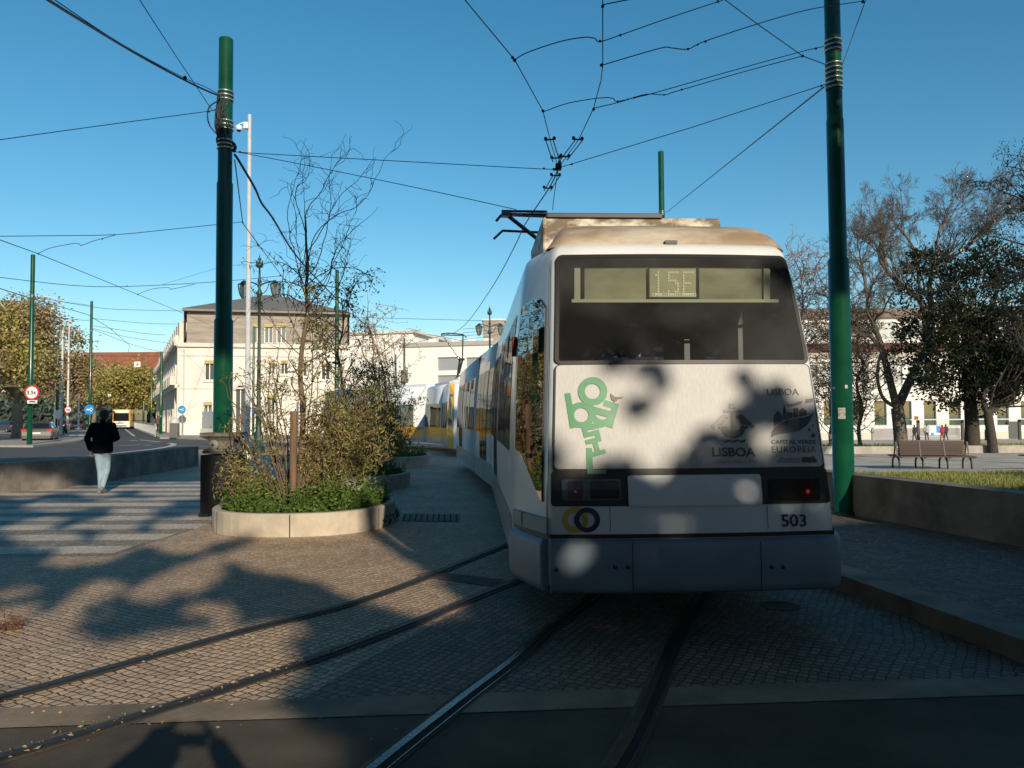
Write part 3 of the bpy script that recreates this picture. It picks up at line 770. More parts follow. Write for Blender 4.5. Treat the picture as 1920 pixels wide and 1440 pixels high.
def star(cx, cy, r): return [(cx+(r if i % 2 == 0 else r*.42)*math.sin(i*math.pi/5), cy-(r if i % 2 == 0 else r*.42)*math.cos(i*math.pi/5)) for i in range(10)]
polys('leaf_emblem', C3, M['dark_txt'], pan, [
    [(1072, 540), (1128, 455), (1195, 540), (1195, 615), (1085, 690)], [(1218, 360), (1250, 480), (1258, 580), (1205, 600), (1207, 480)], [(1268, 485), (1340, 485), (1342, 565), (1270, 580)],
    [(1352, 425), (1420, 425), (1425, 550), (1357, 560)], [(1436, 465), (1485, 418), (1543, 465), (1545, 525), (1442, 550)],
    [(1037, 850), (1045, 770), (1090, 700), (1170, 640), (1270, 590), (1440, 565), (1560, 545), (1642, 495), (1600, 600), (1540, 680), (1440, 745), (1330, 775), (1180, 790), (1090, 815)],
    star(1632, 672, 20), star(1580, 735, 30), star(1635, 820, 45), [(1475, 1130), (1610, 1130), (1612, 1205), (1475, 1205)], [(1620, 1097), (1690, 1165), (1690, 1205), (1622, 1205)]])
polys('leaf_emblem', C3, mat('decal_grey', (.12, .115, .10), .4), pan, [[(1270, 592), (1430, 568), (1430, 745), (1330, 772), (1275, 778)]], .0165)
ident = lambda x, y: (x, y)
C4 = lambda cx, cy: (920+cx*680/1920, 680+cy*480/1355)
polys('ring_emblem', C4, M['yellow_d'], tram, [[ring2(448, 831, 70, 36, 68), ring2(448, 831, 41, 26, 40)]], .009)
polys('ring_emblem', C4, M['navy'], tram, [[ring2(510, 831, 68, 36, 66), ring2(510, 831, 41, 26, 40)]], .012)
polys('ring_emblem', C4, M['olive_d'], tram, [[(488, 795), (500, 812), (511, 832), (508, 852), (490, 868), (480, 868), (489, 845), (489, 815), (482, 797)]], .015)
dtext('fleet_number', '503', 1465, 964, 1512, 987, M['navy'], tram, off=.008, bold=.012)

# --- bumper in segments
def bump_path(z, off):
    pts = []
    for t in (1.0, .8, .6, .4, .2, .06): pts.append(Cside(t, .6, off))
    for i in range(-9, 10): q = F(i/9*wf(.6), .6, off); pts.append(q)
    for t in (.06, .2, .4, .6, .8, 1.0): pts.append(Cside(t, .6, off, 1))
    return [V((p.x, p.y, z)) for p in pts]
def bumper_seg(i0, i1, z0=.30, z1=.70, shrink=.0, cz=0.0):
    b = MB(); prof = [(-.02, z0), (.035, z0+.02), (.05, z0+.07), (.055, z1-.05), (.04, z1-.008), (-.01, z1)]
    rows = [bump_path(z, o)[i0:i1+1] for o, z in prof]
    n = len(rows[0])
    for r_ in rows:
        for k in range(n): pass
    vs = [p for r_ in rows for p in r_]; fs = []
    # the left chamfer drops a little lower at its outer end
    for i in range(len(rows)-1):
        for k in range(n-1): fs.append((i*n+k, i*n+k+1, (i+1)*n+k+1, (i+1)*n+k))
    b.add(vs, fs, True)
    b.add([rows[i][0] for i in range(len(rows))], [tuple(range(len(rows)))]); b.add([rows[i][-1] for i in range(len(rows))], [tuple(range(len(rows)))])
    return b
nP = 31
seg_edges = [(0, 5), (6, 11), (11, 19), (19, 25), (25, 30)]
for i0, i1 in seg_edges:
    bb = bumper_seg(i0, i1)
    # tiny gap
    bb.build('bumper', M['tram_grey'], tram, local=True)
bb = MB()
for zz0, zz1 in ((.705, .735),):
    p0 = bump_path(zz0, .012); p1 = bump_path(zz1, .012)
    for i in range(len(p0)-1): bb.quad(p0[i], p0[i+1], p1[i+1], p1[i])
bb.build('bumper_seam', M['black'], tram, local=True)
for i in (11, 19, 25, 5):
    bb = MB(); q = bump_path(.5, .058)[i]; q2 = bump_path(.5, .058)[i+1]; d = (q2-q).normalized()*.003
    a = V((q.x, q.y, .315)); c = V((q.x, q.y, .68)); bb.quad(a-d, a+d, c+d, c-d)
    bb.build('bumper_joint', M['black'], tram, local=True)
for (px, py) in ((1151, 1060), (1175, 1060), (1442, 1060), (1463, 1060), (1022, 1065)):
    x, z = facepix(px, py); x = max(-1.02, min(1.02, x)); q = F(x, .6, .058)
    bb = MB(); bb.lathe([(.017, 0), (.017, .004), (.012, .008), (.001, .009)], 12, Matrix.Translation((q.x, q.y, z)) @ Matrix.Rotation(math.pi/2, 4, 'X')); bb.build('bolt', M['lamp_dark'], tram, local=True)
# trim strips on the left chamfer above the bumper
bb = MB()
for (t0, t1) in ((.02, .66), (.70, 1.0)):
    for k in range(4):
        a = lerp(t0, t1, k/4); c = lerp(t0, t1, (k+1)/4)
        bb.quad(Cside(a, .735, .02), Cside(c, .735, .02), Cside(c, .84, .02), Cside(a, .84, .02)); bb.quad(Cside(a, .84, .02), Cside(c, .84, .02), Cside(c, .85, .0), Cside(a, .85, 0))
bb.build('side_buffer', M['tram_grey'], tram, local=True)
for sgn in (-1, 1):
    bb = MB()
    for i in range(12):
        za, zb_ = lerp(.76, 2.86, i/12), lerp(.76, 2.86, (i+1)/12); bb.quad(Cside(.055, za, .004, sgn), Cside(.075, za, .004, sgn), Cside(.075, zb_, .004, sgn), Cside(.055, zb_, .004, sgn))
    bb.build('corner_seam', M['lamp_dark'], tram, local=True)
bb = MB(); bb.box((.0, .055, .738), (1.96, .014, .010)); bb.build('grime_line', mat('grime_brown', (.10, .085, .07), .9, noise=.5, nscale=12), tram, local=True)
for x_ in (-.62, .55):
    bb = MB(); q0 = F(x_, .945, .013); q1 = F(x_, .76, .013); bb.quad(F(x_-.0022, .76, .007), F(x_+.0022, .76, .007), F(x_+.0022, .93, .007), F(x_-.0022, .93, .007)); bb.build('panel_seam', M['lamp_dark'], tram, local=True)
# cab side window on the chamfer
def cpoly(pts, off, sgn=-1, nsub=1):
    return [Cside(t, z, off, sgn) for t, z in pts]
for sgn in (-1, 1):
    pl = [(.16, .96), (.16, 1.4), (.16, 1.8), (.16, 2.2), (.17, 2.46), (.30, 2.545), (.5, 2.575), (.7, 2.565), (.90, 2.52), (.90, 2.2), (.90, 1.8), (.90, 1.33), (.76, 1.31), (.66, 1.27), (.5, 1.16), (.32, 1.05)]
    b = MB()
    tr = tessellate_polygon([[V((t, z, 0)) for t, z in pl]])
    # rows for curvature
    rows = []
    def tb(z):   # left and right bounds
        lo = .16; hi = .90
        if z < 1.33: hi = interp([.96, 1.05, 1.16, 1.27, 1.31, 1.33], [.165, .32, .5, .66, .76, .90], z)
        if z > 2.46: lo = interp([2.46, 2.545, 2.575], [.17, .30, .5], z)
        if z > 2.52: hi = interp([2.52, 2.565, 2.575], [.90, .7, .52], z)
        return lo, hi
    zz = [.96, 1.05, 1.16, 1.27, 1.31, 1.33, 1.5, 1.7, 1.9, 2.1, 2.3, 2.46, 2.52, 2.545, 2.565, 2.575]
    for z in zz: lo, hi = tb(z); rows.append([Cside(lerp(lo if sgn < 0 else max(lo, min(.3, hi)), hi, i/5), z, .004+(.012 if sgn < 0 else 0), sgn) for i in range(6)])
    for i in range(len(rows)-1):
        for k in range(5): b.quad(rows[i][k], rows[i][k+1], rows[i+1][k+1], rows[i+1][k], True)
    if sgn < 0:
        out_ = [r_[0] for r_ in rows]+[r_[-1] for r_ in rows[::-1]]; cl_ = [(lambda zq, lo_: Cside(lo_, zq, -.01, sgn))(z, tb(z)[0]) for z in zz]+[Cside(tb(z)[1], z, -.01, sgn) for z in zz[::-1]]
        fb = MB()
        for i in range(len(out_)): j = (i+1) % len(out_); fb.quad(out_[i], out_[j], cl_[j], cl_[i])
    wn_ = b.build('cab_side_window', M['sideglass'], tram, local=True)
    if sgn < 0: fb.build('window_rim', M['black'], wn_, local=True)
# red side marker lamp
b = MB(); b.box((-wc(2.2)-.02, yl(2.2)+CH+.1, 2.2), (.05, .05, .17)); b.build('marker_lamp', mat('marker_dark_red', (.10, .012, .012), .3), tram, local=True, bevel=.01)

# --- roof fairing
b = MB(); rows = []
for i in range(13):
    a = math.pi/2*i/12; rows.append((.63+.62*(1-math.cos(a)), 3.0+.275*math.sin(a), math.sin(a)))
rows += [(1.9, 3.285, 1.0), (2.5, 3.285, 1.0)]
xs_ = [-1.0, -.99, -.965, -.93, -.89]+[-.84+.12*k for k in range(15)]+[.89, .93, .965, .99, 1.0]; vs = []
for (y, z, a) in rows:
    for x in xs_:
        t = max(0, (abs(x)-.78)/.22); dz = (1-math.sqrt(max(0, 1-t*t))); k = 1-.07*a
        vs.append((x*k*1.02+.01, y+.05*x*x+.10*dz*(1-a), 2.975+(z-2.975)*(1-dz*.97)))
m_ = len(xs_); fs = [(i*m_+k, i*m_+k+1, (i+1)*m_+k+1, (i+1)*m_+k) for i in range(len(rows)-1) for k in range(m_-1)]
b.add(vs, fs, True)
fair = b.build('roof_fairing', M['tram_dirty'], tram, local=True)
b = MB(); b.box((.02, .63, 3.02), (.10, .06, .03)); b.build('fairing_latch', M['lamp_dark'], fair, local=True)
# roof equipment boxes
b = MB(); b.box((.04, 3.0, 3.44), (1.86, 1.6, .40)); b.build('roof_box', M['tram_dirty2'], tram, local=True, bevel=.02)
b = MB(); b.box((-.25, 2.75, 3.665), (1.20, 1.1, .04)); b.box((-.25, 2.19, 3.655), (1.20, .03, .05)); b.build('roof_cover', M['black'], tram, local=True, bevel=.006)
# pantograph, folded low
pg = MB()
def PL(px, py, Yl):   # point on the tram roof measured in the photo
    q = P(px, py, Yl); return TM.inverted() @ q
pA = PL(1030, 404, 8.6); pB = PL(948, 401, 8.9); pC = PL(975, 436, 8.9); pD = PL(930, 415, 9.0)
for o_ in (0, .05): pg.tube([pA+V((0, o_, 0)), pB+V((0, o_*1, 0))], .018, 6)
pg.tube([pB+V((0, .9, .02)), pA+V((0, .9, .02))], .018, 6)
pg.tube([pB, pC+V((.35, .3, -.1))], .024, 6)
pg.tube([PL(1025, 397, 8.6), PL(955, 396, 8.9), PL(940, 403, 9.0), pD], .016, 6)
pg.tube([pB+V((0, .9, .02)), pD+V((0, .9, 0))], .016, 6)
pg.box(pB, (.10, .10, .07)); pg.box(PL(1000, 403, 8.8), (.5, .05, .03))
pg.build('pantograph', M['lamp_dark'], tram, local=True)

# --- sections ahead: local frames in the tram's coordinates
def frame(x, y, h): return Matrix.Translation((x, y, 0)) @ Matrix.Rotation(h, 4, 'Z')
def seccoords(h0, joins):
    pass
def secshell(L, m, front=None, z0=.34):
    """closed shell from y=0 to L, rounded roof; front=True tapers the far end into a cab"""
    b = MB(); zs_ = [z0, .71, .95, 1.19, 2.01, 2.5, 2.88, 2.97, 3.03, 3.07]
    ws = [wc(z)-.004 for z in zs_]
    ring = [(-w_, z) for w_, z in zip(ws, zs_)]+[(w_, z) for w_, z in zip(ws[::-1], zs_[::-1])]
    n = len(ring); ys = [0, L] if not front else [0, L-.75, L-.3, L]
    sc_ = [1, 1] if not front else [1, 1, .86, .70]
    vs = []
    for y, s in zip(ys, sc_): vs += [(x*s, y-(0 if s == 1 else (z-.5)*.12*(1-s)*5), z) for x, z in ring]
    fs = []
    for i in range(len(ys)-1):
        for k in range(n-1): fs.append((i*n+k, i*n+k+1, (i+1)*n+k+1, (i+1)*n+k))
    fs.append(tuple(range(n))[::-1]); fs.append(tuple(range(len(ys)*n-n, len(ys)*n)))
    b.add(vs, fs, True); return b
def sideq(b, y0, y1, z0, z1, off, sgn=-1):
    zc = [z for z in ZL if z0 < z < z1]; zz = [z0]+zc+[z1]
    for i in range(len(zz)-1):
        a, c = zz[i], zz[i+1]
        b.quad((sgn*(wc(a)+off), y0, a), (sgn*(wc(a)+off), y1, a), (sgn*(wc(c)+off), y1, c), (sgn*(wc(c)+off), y0, c))
def bellows(F0, F1, parent, y0, y1=0.0):
    """dark corrugated gangway between two frames"""
    b = MB(); R_ = []
    for i in range(9):
        t = i/8; s = .93 if i % 2 == 0 else .97
        pr = [(-1.2*s, .45), (-1.2*s, 2.9), (1.2*s, 2.9), (1.2*s, .45)]
        R_.append([(F0 @ V((x, y0, z))).lerp(F1 @ V((x, y1, z)), t) for x, z in pr])
    for i in range(8):
        for k in range(4): b.quad(R_[i][k], R_[i][(k+1) % 4], R_[i+1][(k+1) % 4], R_[i+1][k])
    b.build('bellows', M['black'], parent, local=True)
def side_windows(parent, X, rects, m, name='window'):
    for sgn in (-1, 1):
        for (y0, y1, z0, z1) in rects:
            b = MB(); sideq(b, y0, y1, z0, z1, .006, sgn); b.build(name, m, parent, local=True, X=X)
def doors(parent, X, ys, m, glass, wid=1.3):
    for sgn in (-1, 1):
        for y in ys:
            b = MB(); sideq(b, y, y+wid, .42, 2.66, .005, sgn); d = b.build('door', m, parent, local=True, X=X)
            b = MB()
            for a in (0, wid/2): sideq(b, y+a+.07, y+a+wid/2-.07, .75, 2.5, .010, sgn)
            b.build('door_glass', glass, d, local=True, X=X)
            b = MB(); sideq(b, y+wid/2-.012, y+wid/2+.012, .42, 2.66, .011, sgn); b.build('door_seal', M['black'], d, local=True, X=X)
I4 = Matrix.Identity(4)
# section 1 sides: dark lower skirt line, windows
side_windows(tram, I4, [(1.55, 2.75, 1.28, 2.55), (2.82, 4.02, 1.28, 2.55), (4.1, 4.9, 1.28, 2.55)], M['sideglass2'])
doors(tram, I4, [5.2], M['tram_skirt'], M['sideglass2'], 1.3)
side_windows(tram, I4, [(6.7, 7.9, 1.28, 2.55)], M['sideglass2'])
for (y0, y1, za, zb_) in ((2.85, 3.15, 2.25, 2.5), (4.15, 4.4, 2.2, 2.5)):
    b = MB(); sideq(b, y0, y1, za, zb_, .012, -1); b.build('open_vent', M['black'], tram, local=True)
H2 = R(5.0); F2 = frame(-.0, SEC1+.3, H2) @ Matrix.Identity(4)
F1e = I4
L2 = 3.1; F3 = F2 @ frame(0, L2+.3, R(-.5)); L3 = 7.6
bellows(I4, F2, tram, SEC1); bellows(F2, F3, tram, L2)
secshell(L2, None).build('body_section', M['tram_white'], tram, local=True, X=F2)
secshell(L3, None, True).build('body_section', M['tram_white'], tram, local=True, X=F3)
doors(tram, F2, [.9], M['tram_skirt'], M['sideglass2'], 1.3)
side_windows(tram, F2, [(.1, .8, 1.28, 2.5), (2.3, 3.0, 1.28, 2.5)], M['sideglass2'])
side_windows(tram, F3, [(.3, 1.5, 1.28, 2.5), (1.65, 2.8, 1.28, 2.5), (2.95, 4.1, 1.28, 2.5), (5.7, 6.6, 1.28, 2.5)], M['sideglass2'])
doors(tram, F3, [4.25], M['tram_skirt'], M['sideglass2'], 1.3)
for (y0, y1) in ((1.0, 1.4), (2.3, 2.7)):
    b = MB(); sideq(b, y0, y1, 2.25, 2.48, .012, -1); b.build('open_vent', M['black'], tram, local=True, X=F3)
b = MB()
for X, L_, s0 in ((I4, SEC1, 1.2), (F2, L2, 0), (F3, L3-.8, 0)):
    t = MB(); sideq(t, s0, L_, .36, .72, .004, -1); sideq(t, s0, L_, .36, .72, .004, 1); b.merge(t, X)
b.build('side_skirt', M['tram_skirt'], tram, local=True)
b = MB()
for X, L_, s0 in ((I4, SEC1, 3.9), (F2, L2, 0), (F3, L3-1.2, 0)):
    t = MB(); t.box((0, (s0+L_)/2, 3.10), (1.5, L_-s0-.4, .2)); b.merge(t, X)
b.build('roof_pod', M['tram_skirt'], tram, local=True, bevel=.05)
# bogies under the floor
for X, yy in ((I4, 2.2), (I4, 3.9), (F3, 2.2), (F3, 4.0)):
    b = MB()
    for sx in (-.48, .48): b.lathe([(.3, -.06), (.33, -.05), (.33, .03), (.28, .06)], 20, Matrix.Translation((sx, yy, .35)) @ Matrix.Rotation(math.pi/2, 4, 'Y'))
    b.tube([(-.5, yy, .35), (.5, yy, .35)], .06, 8)
    b.build('wheelset', M['groove'], tram, local=True, X=X)
b = MB(); b.box((0, 4.3, .46), (1.9, 7.2, .16)); b.build('underframe', M['groove'], tram, local=True)

# ------------------------------------------------------------------ the yellow tram beyond
YT = V((-1.25, 30.4, 0)); ytram = empty('tram', YT, 'yellow and white articulated tram standing ahead of the white one, its pantograph raised', 'tram', rz=R(9))
def ysec(X, L, front=None, wins=(), drs=(), cab=False):
    b = secshell(L, None, front); b.build('body_section', M['tram_white'], ytram, local=True, X=X)
    b = MB()
    for sg in (-1, 1): sideq(b, .03, L-(.8 if front else .03), .62, 1.10, .004, sg)
    b.build('yellow_band', M['yellow'], ytram, local=True, X=X)
    b = MB()
    for sg in (-1, 1): sideq(b, .03, L-(.8 if front else .03), .34, .62, .004, sg)
    b.build('side_skirt', M['tram_skirt'], ytram, local=True, X=X)
    side_windows(ytram, X, [(a, c, 1.10, 2.2) for a, c in wins], M['sideglass2'])
    b = MB()
    for sg in (-1, 1):
        e = [w_ for w_ in wins]
        for i in range(len(e)-1): b = MB(); sideq(b, e[i][1]+.01, e[i+1][0]-.01, 1.10, 2.2, .005, sg); b.build('yellow_pillar', M['yellow'], ytram, local=True, X=X)
Y1 = I4 @ frame(0, .55, 0); ysec(Y1, 3.9, wins=[(.25, 1.2), (1.4, 2.5), (2.7, 3.7)])
# its rear cab chamfer with a yellow corner post
b = MB(); zs_ = [.34, .71, .95, 1.19, 2.01, 2.5, 2.88, 3.0, 3.07]
vs = []; 
for z in zs_:
    w1 = wc(z)-.004; w0 = wf(z); vs += [(-w1, .55, z), (-w0, yl(z)-.0, z), (w0, yl(z), z), (w1, .55, z)]
fs = [(i*4+k, i*4+k+1, i*4+k+5, i*4+k+4) for i in range(len(zs_)-1) for k in range(3)]
b.add(vs, fs, True); b.build('body', M['tram_white'], ytram, local=True)
b = MB()
for z0_, z1_ in zip(zs_[:-2], zs_[1:-1]):
    f_ = lambda t, z: V((-lerp(wf(z), wc(z), t)-.008, lerp(yl(z), .55, t)-.006, z))
    b.quad(f_(.05, z0_), f_(.95, z0_), f_(.95, z1_), f_(.05, z1_))
b.build('cab_corner_panel', M['yellow'], ytram, local=True)
b = MB(); f_ = lambda t, z: V((-lerp(wf(z), wc(z), t)-.016, lerp(yl(z), .55, t)-.012, z)); b.quad(f_(.2, 1.25), f_(.85, 1.25), f_(.85, 2.5), f_(.2, 2.5)); b.build('cab_side_window', M['sideglass'], ytram, local=True)
Y2 = Y1 @ frame(0, 4.2, R(12)); ysec(Y2, 3.2, wins=[(.25, 2.95)])
Y3 = Y2 @ frame(-.25, 3.5, R(26)); ysec(Y3, 8.5, wins=[(.7, 2.3), (2.9, 4.4), (5.0, 6.5), (7.0, 8.2)])
bellows(Y1, Y2, ytram, 3.9); bellows(Y2, Y3, ytram, 3.2)
b = MB()
for X, L_ in ((Y1, 3.9), (Y2, 3.2), (Y3, 8.5)):
    t = MB(); t.box((0, L_/2, 3.13), (1.6, L_-.6, .16)); b.merge(t, X)
b.build('roof_pod', M['tram_white'], ytram, local=True, bevel=.04)
# raised pantograph
YI = mw(ytram).inverted(); q = lambda px, py, Y: YI @ P(px, py, Y)
b = MB()
b.tube([q(827, 626, 37), q(840, 624.5, 37), q(868, 627, 37), q(875, 633, 37)], .03, 6); b.tube([q(827, 628, 37.3), q(868, 629, 37.3)], .03, 6)
b.tube([q(829, 627, 37), q(862, 674, 37)], .035, 6); b.tube([q(868, 629, 37), q(867, 676, 37)], .035, 6)
b.tube([q(863, 672, 37), q(858, 705, 37), q(850, 722, 37)], .06, 6); b.tube([q(867, 676, 37.3), q(861, 700, 37)], .05, 6)
b.box(q(864, 674, 37), (.35, .3, .1)); b.build('pantograph', M['lamp_dark'], ytram, local=True)
# ------------------------------------------------------------------ poles
def pole(px, ytop, Y, label, r=.145, z0=0.0, pbx=None, steps=None, clamps=(), lean=0.0, group='green overhead line poles', n=20):
    top = P(px, ytop, Y); h = top.z-z0; bx = P(pbx, CY+200, Y).x if pbx else top.x
    base = V((top.x, Y, z0)); e = empty('overhead_line_pole', base, label, 'pole', group)
    prof = [(r*1.25, 0), (r*1.25, .04)]
    st = steps or [(0, 1.0), (.42, .93), (.72, .82)]
    zz = [s[0]*h for s in st]+[h]
    for i, (a, k) in enumerate(st):
        prof += [(r*k*1.0, zz[i]+(.04 if i == 0 else .03)), (r*k*.99, zz[i+1])]
    prof += [(r*st[-1][1]*.93, h+.015), (.01, h+.02)]
    b = MB(); b.lathe(prof, n, Matrix.Translation(base)); b.build('shaft', M['green'], e)
    for cz, k in clamps:
        b = MB(); rr = r*k
        for d in (-.07, .0, .07): b.lathe([(rr+.002, -.014), (rr+.012, -.012), (rr+.012, .012), (rr+.002, .014)], n, Matrix.Translation((base.x, Y, cz+d)), caps=False)
        b.build('clamp', M['steel'], e)
    return e, base, h
zat = lambda px, py, Y: P(px, py, Y).z
YLP = 13.1
lp, lpb, lph = pole(424, 75, YLP, 'thick green line pole behind the black pedestal with black cables bundled near its top', r=.158, steps=[(0, 1.0), (.40, .86), (.69, .76)], clamps=[(zat(423, 272, YLP), .80), (zat(423, 236, YLP), .8), (zat(423, 181, YLP), .8)])
b = MB(); rnd = random.Random(3)
for i in range(16):
    a0 = R(200+rnd.uniform(-25, 110)); pts = []
    z1 = zat(423, 178+rnd.uniform(0, 12), YLP); z0 = zat(423, 262+rnd.uniform(-14, 18), YLP)
    for k in range(9):
        t = k/8; a = a0+.5*math.sin(t*3+i)+t*rnd.uniform(-.2, .6); rr = .125+.03*math.sin(t*math.pi)*rnd.uniform(.3, 1.6)
        pts.append((lpb.x+rr*math.cos(a), YLP+rr*math.sin(a), lerp(z1, z0, t)))
    b.tube(spline(pts, 3), .012, 6)
loop = [P(407, 190, YLP), P(393, 200, YLP), P(389, 215, YLP), P(393, 235, YLP), P(408, 253, YLP)]
b.tube(spline(loop, 5), .012, 6)
b.tube(spline([P(437, 268, YLP-.1), P(441, 276, YLP-.1), P(437, 285, YLP-.1)], 5), .03, 6)
b.build('cable_bundle', M['wire'], lp)
RPY = 11.17
rp, rpb, rph = pole(1556, -150, RPY, 'thick green line pole on the right platform in front of the low wall', r=.148, z0=.15, steps=[(0, 1.0), (.42, .83), (.655, .76)], clamps=[(zat(1560, 87, RPY), .78), (zat(1560, 157, RPY), .78), (zat(1560, 130, RPY), .78)])
stk = mat('sticker_white', (.55, .55, .52), .6, noise=.6, nscale=25)
for px, py, w_, h_ in ((1579, 775, .10, .16), (1568, 727, .06, .03), (1587, 725, .04, .05)):
    b = MB(); c = P(px, py, RPY-.15); dx = c.x-rpb.x; a0 = math.asin(max(-1, min(1, dx/.149)))
    for k in range(4):
        a = a0-w_/.3+w_/.15*k/4; a2 = a0-w_/.3+w_/.15*(k+1)/4; f = lambda q, z: V((rpb.x+.1515*math.sin(q), RPY-.1515*math.cos(q), z))
        b.quad(f(a, c.z-h_/2), f(a2, c.z-h_/2), f(a2, c.z+h_/2), f(a, c.z+h_/2))
    b.build('sticker', stk, rp)
pole(1239, 285, 32, 'green line pole rising behind the roof of the white tram', clamps=[(zat(1239, 400, 32), .9)])
pole(62, 478, 45.5, 'green line pole on the traffic island at the left edge carrying the weight limit sign', clamps=[(zat(62, 555, 45.5), .9)])
pole(172, 565, 72, 'green line pole right behind the walking man, beside a blue arrow sign', clamps=[(zat(172, 620, 72), .9)])
pole(109, 645, 74, 'thin distant green line pole among the round signs on the left island', r=.13)
pole(303, 660, 74, 'nearest green pole of the row along the railing, by the mansard building corner', clamps=[(zat(302, 700, 74), .9), (zat(302, 780, 74), 1.0)])
pole(285, 689, 98, 'second green pole from the corner in the row along the railing', r=.14)
pole(270, 709, 122, 'third green pole from the corner in the row along the railing', r=.14)
pole(258, 727, 150, 'farthest green pole in the row along the railing', r=.14)
pole(632, 507, 50, 'green line pole behind the planter shrubs with its top against the sky', clamps=[(zat(632, 565, 50), .9)])
pole(600, 590, 78, 'thinner green pole seen through the planter tree, in front of the cream building', r=.13)
e, _, _ = pole(758, 634, 92, 'far green pole with a dark box, in front of the white modern building', r=.15)
b = MB(); b.box(P(758, 706, 91.7), (.85, .3, 1.6)); b.build('control_box', mat('box_grey_green', (.12, .13, .10), .6), e, bevel=.05)
pole(476, 612, 64, 'slim green pole beside the grey camera mast in front of the cream building', r=.10)

# ---- grey camera mast
mb_ = P(468, 215, 30); e = empty('camera_mast', (mb_.x, 30, 0), 'tall slim pale grey mast with two white security cameras at its top', 'mast')
b = MB(); b.lathe([(.16, 0), (.16, .3), (.105, .32), (.07, mb_.z), (.02, mb_.z+.01)], 16, Matrix.Translation((mb_.x, 30, 0))); b.build('shaft', M['mast'], e)
b = MB(); b.tube(spline([P(466, 234, 30), P(458, 230, 29.9), P(449, 233, 29.9), P(448, 238, 29.9)], 5), .025, 6); b.build('bracket_arm', M['white'], e)
c = P(448, 240, 29.9); b = MB(); b.ell(c, (.13, .13, .13), 12); b.lathe([(.14, 0), (.15, .04), (.06, .12)], 12, Matrix.Translation(c)); b.build('dome_camera', M['white'], e)
b = MB(); b.ell(c+V((0, 0, -.05)), (.10, .10, .11), 12); b.build('dome_lens', M['black'], e)
b = MB(); b.box(P(462, 236, 29.9), (.18, .2, .26)); b.build('camera_housing', M['white'], e, bevel=.02)

# ---- ornate street lamps
iron = mat('cast_iron_green', (.016, .05, .036), .5, noise=.3, nscale=4)
lglass = glassmat('lantern_glass', (.22, .22, .20), gloss=.1, rough=.1, see=.4, seecol=(.9, .9, .85))
def ornate(x, Y, h, label):
    e = empty('street_lamp', (x, Y, 0), label, 'street lamp', 'ornate double street lamps')
    T = Matrix.Translation((x, Y, 0)); b = MB()
    b.lathe([(.30, 0), (.30, .25), (.22, .3), (.2, .9), (.14, 1.0), (.12, 1.6), (.16, 1.65), (.10, 1.75), (.08, h*.45), (.12, h*.45+.05), (.075, h*.45+.15), (.06, h*.78), (.13, h*.79), (.13, h*.80), (.06, h*.82), (.05, h*.85), (.10, h*.86), (.05, h*.875), (.04, h*.925), (.14, h*.93), (.17, h*.945), (.06, h*.95), (.05, h*.965), (.09, h*.97), (.025, h*.98), (.005, h)], 12, T)
    for k in range(6):
        a = k*math.pi/3; b.box((x+.14*math.cos(a), Y+.14*math.sin(a), h*.955), (.035, .035, .14))
    b.build('post', iron, e)
    for s in (-1, 1):
        b = MB(); b.tube([(x, Y, h*.835), (x+s*.25, Y, h*.85), (x+s*.74, Y, h*.862), (x+s*.78, Y, h*.85)], .035, 6)
        b.tube(spline([(x+s*.05, Y, h*.79), (x+s*.3, Y, h*.81), (x+s*.45, Y, h*.85)], 4), .02, 5); b.build('arm', iron, e)
        L = Matrix.Translation((x+s*.74, Y, h*.862)); b = MB()
        b.lathe([(.04, -.02), (.10, -.04), (.12, -.10), (.26, -.17), (.26, -.21), (.22, -.22)], 10, L); b.build('lantern_hood', iron, e)
        b = MB(); b.lathe([(.235, -.21), (.23, -.35), (.17, -.62), (.07, -.80), (.02, -.84)], 10, L); g_ = b.build('lantern_glass', lglass, e)
        b = MB()
        for k in range(5):
            a = k*2*math.pi/5; b.tube([(x+s*.74+r_*math.cos(a), Y+r_*math.sin(a), h*.862+z_) for r_, z_ in ((.245, -.2), (.24, -.35), (.18, -.62), (.075, -.82))], .012, 4)
        b.build('lantern_rib', iron, e)
q = P(487, 475, 35); ornate(q.x, 35, q.z, 'ornate dark green street lamp with two lanterns beside the grey mast')
q = P(918, 572, 52); ornate(q.x, 52, q.z, 'ornate street lamp with crown finial rising over the roofline of the white tram')
# ---- plain grey lamp posts on the left island
for px, yt, Y, lb in ((119, 560, 75, 'tall plain grey lamp post, nearest of three on the left island'), (130, 600, 88, 'plain grey lamp post carrying the round thirty limit sign'), (150, 650, 105, 'farthest plain grey lamp post, above the small triangular sign')):
    t = P(px, yt, Y); e = empty('lamp_post', (t.x, Y, 0), lb, 'lamp post', 'plain grey lamp posts'); b = MB(); b.lathe([(.15, 0), (.14, 1), (.07, t.z), (.01, t.z+.02)], 10, Matrix.Translation((t.x, Y, 0))); b.build('shaft', M['mast'], e)
    b = MB(); b.tube([(t.x, Y, t.z-.1), (t.x-1.2, Y-.6, t.z+.1)], .05, 6); b.build('arm', M['mast'], e); b = MB(); b.box((t.x-1.5, Y-.7, t.z+.1), (.7, .28, .12), rz=.5); b.build('lamp_head', M['mast'], e, bevel=.04)

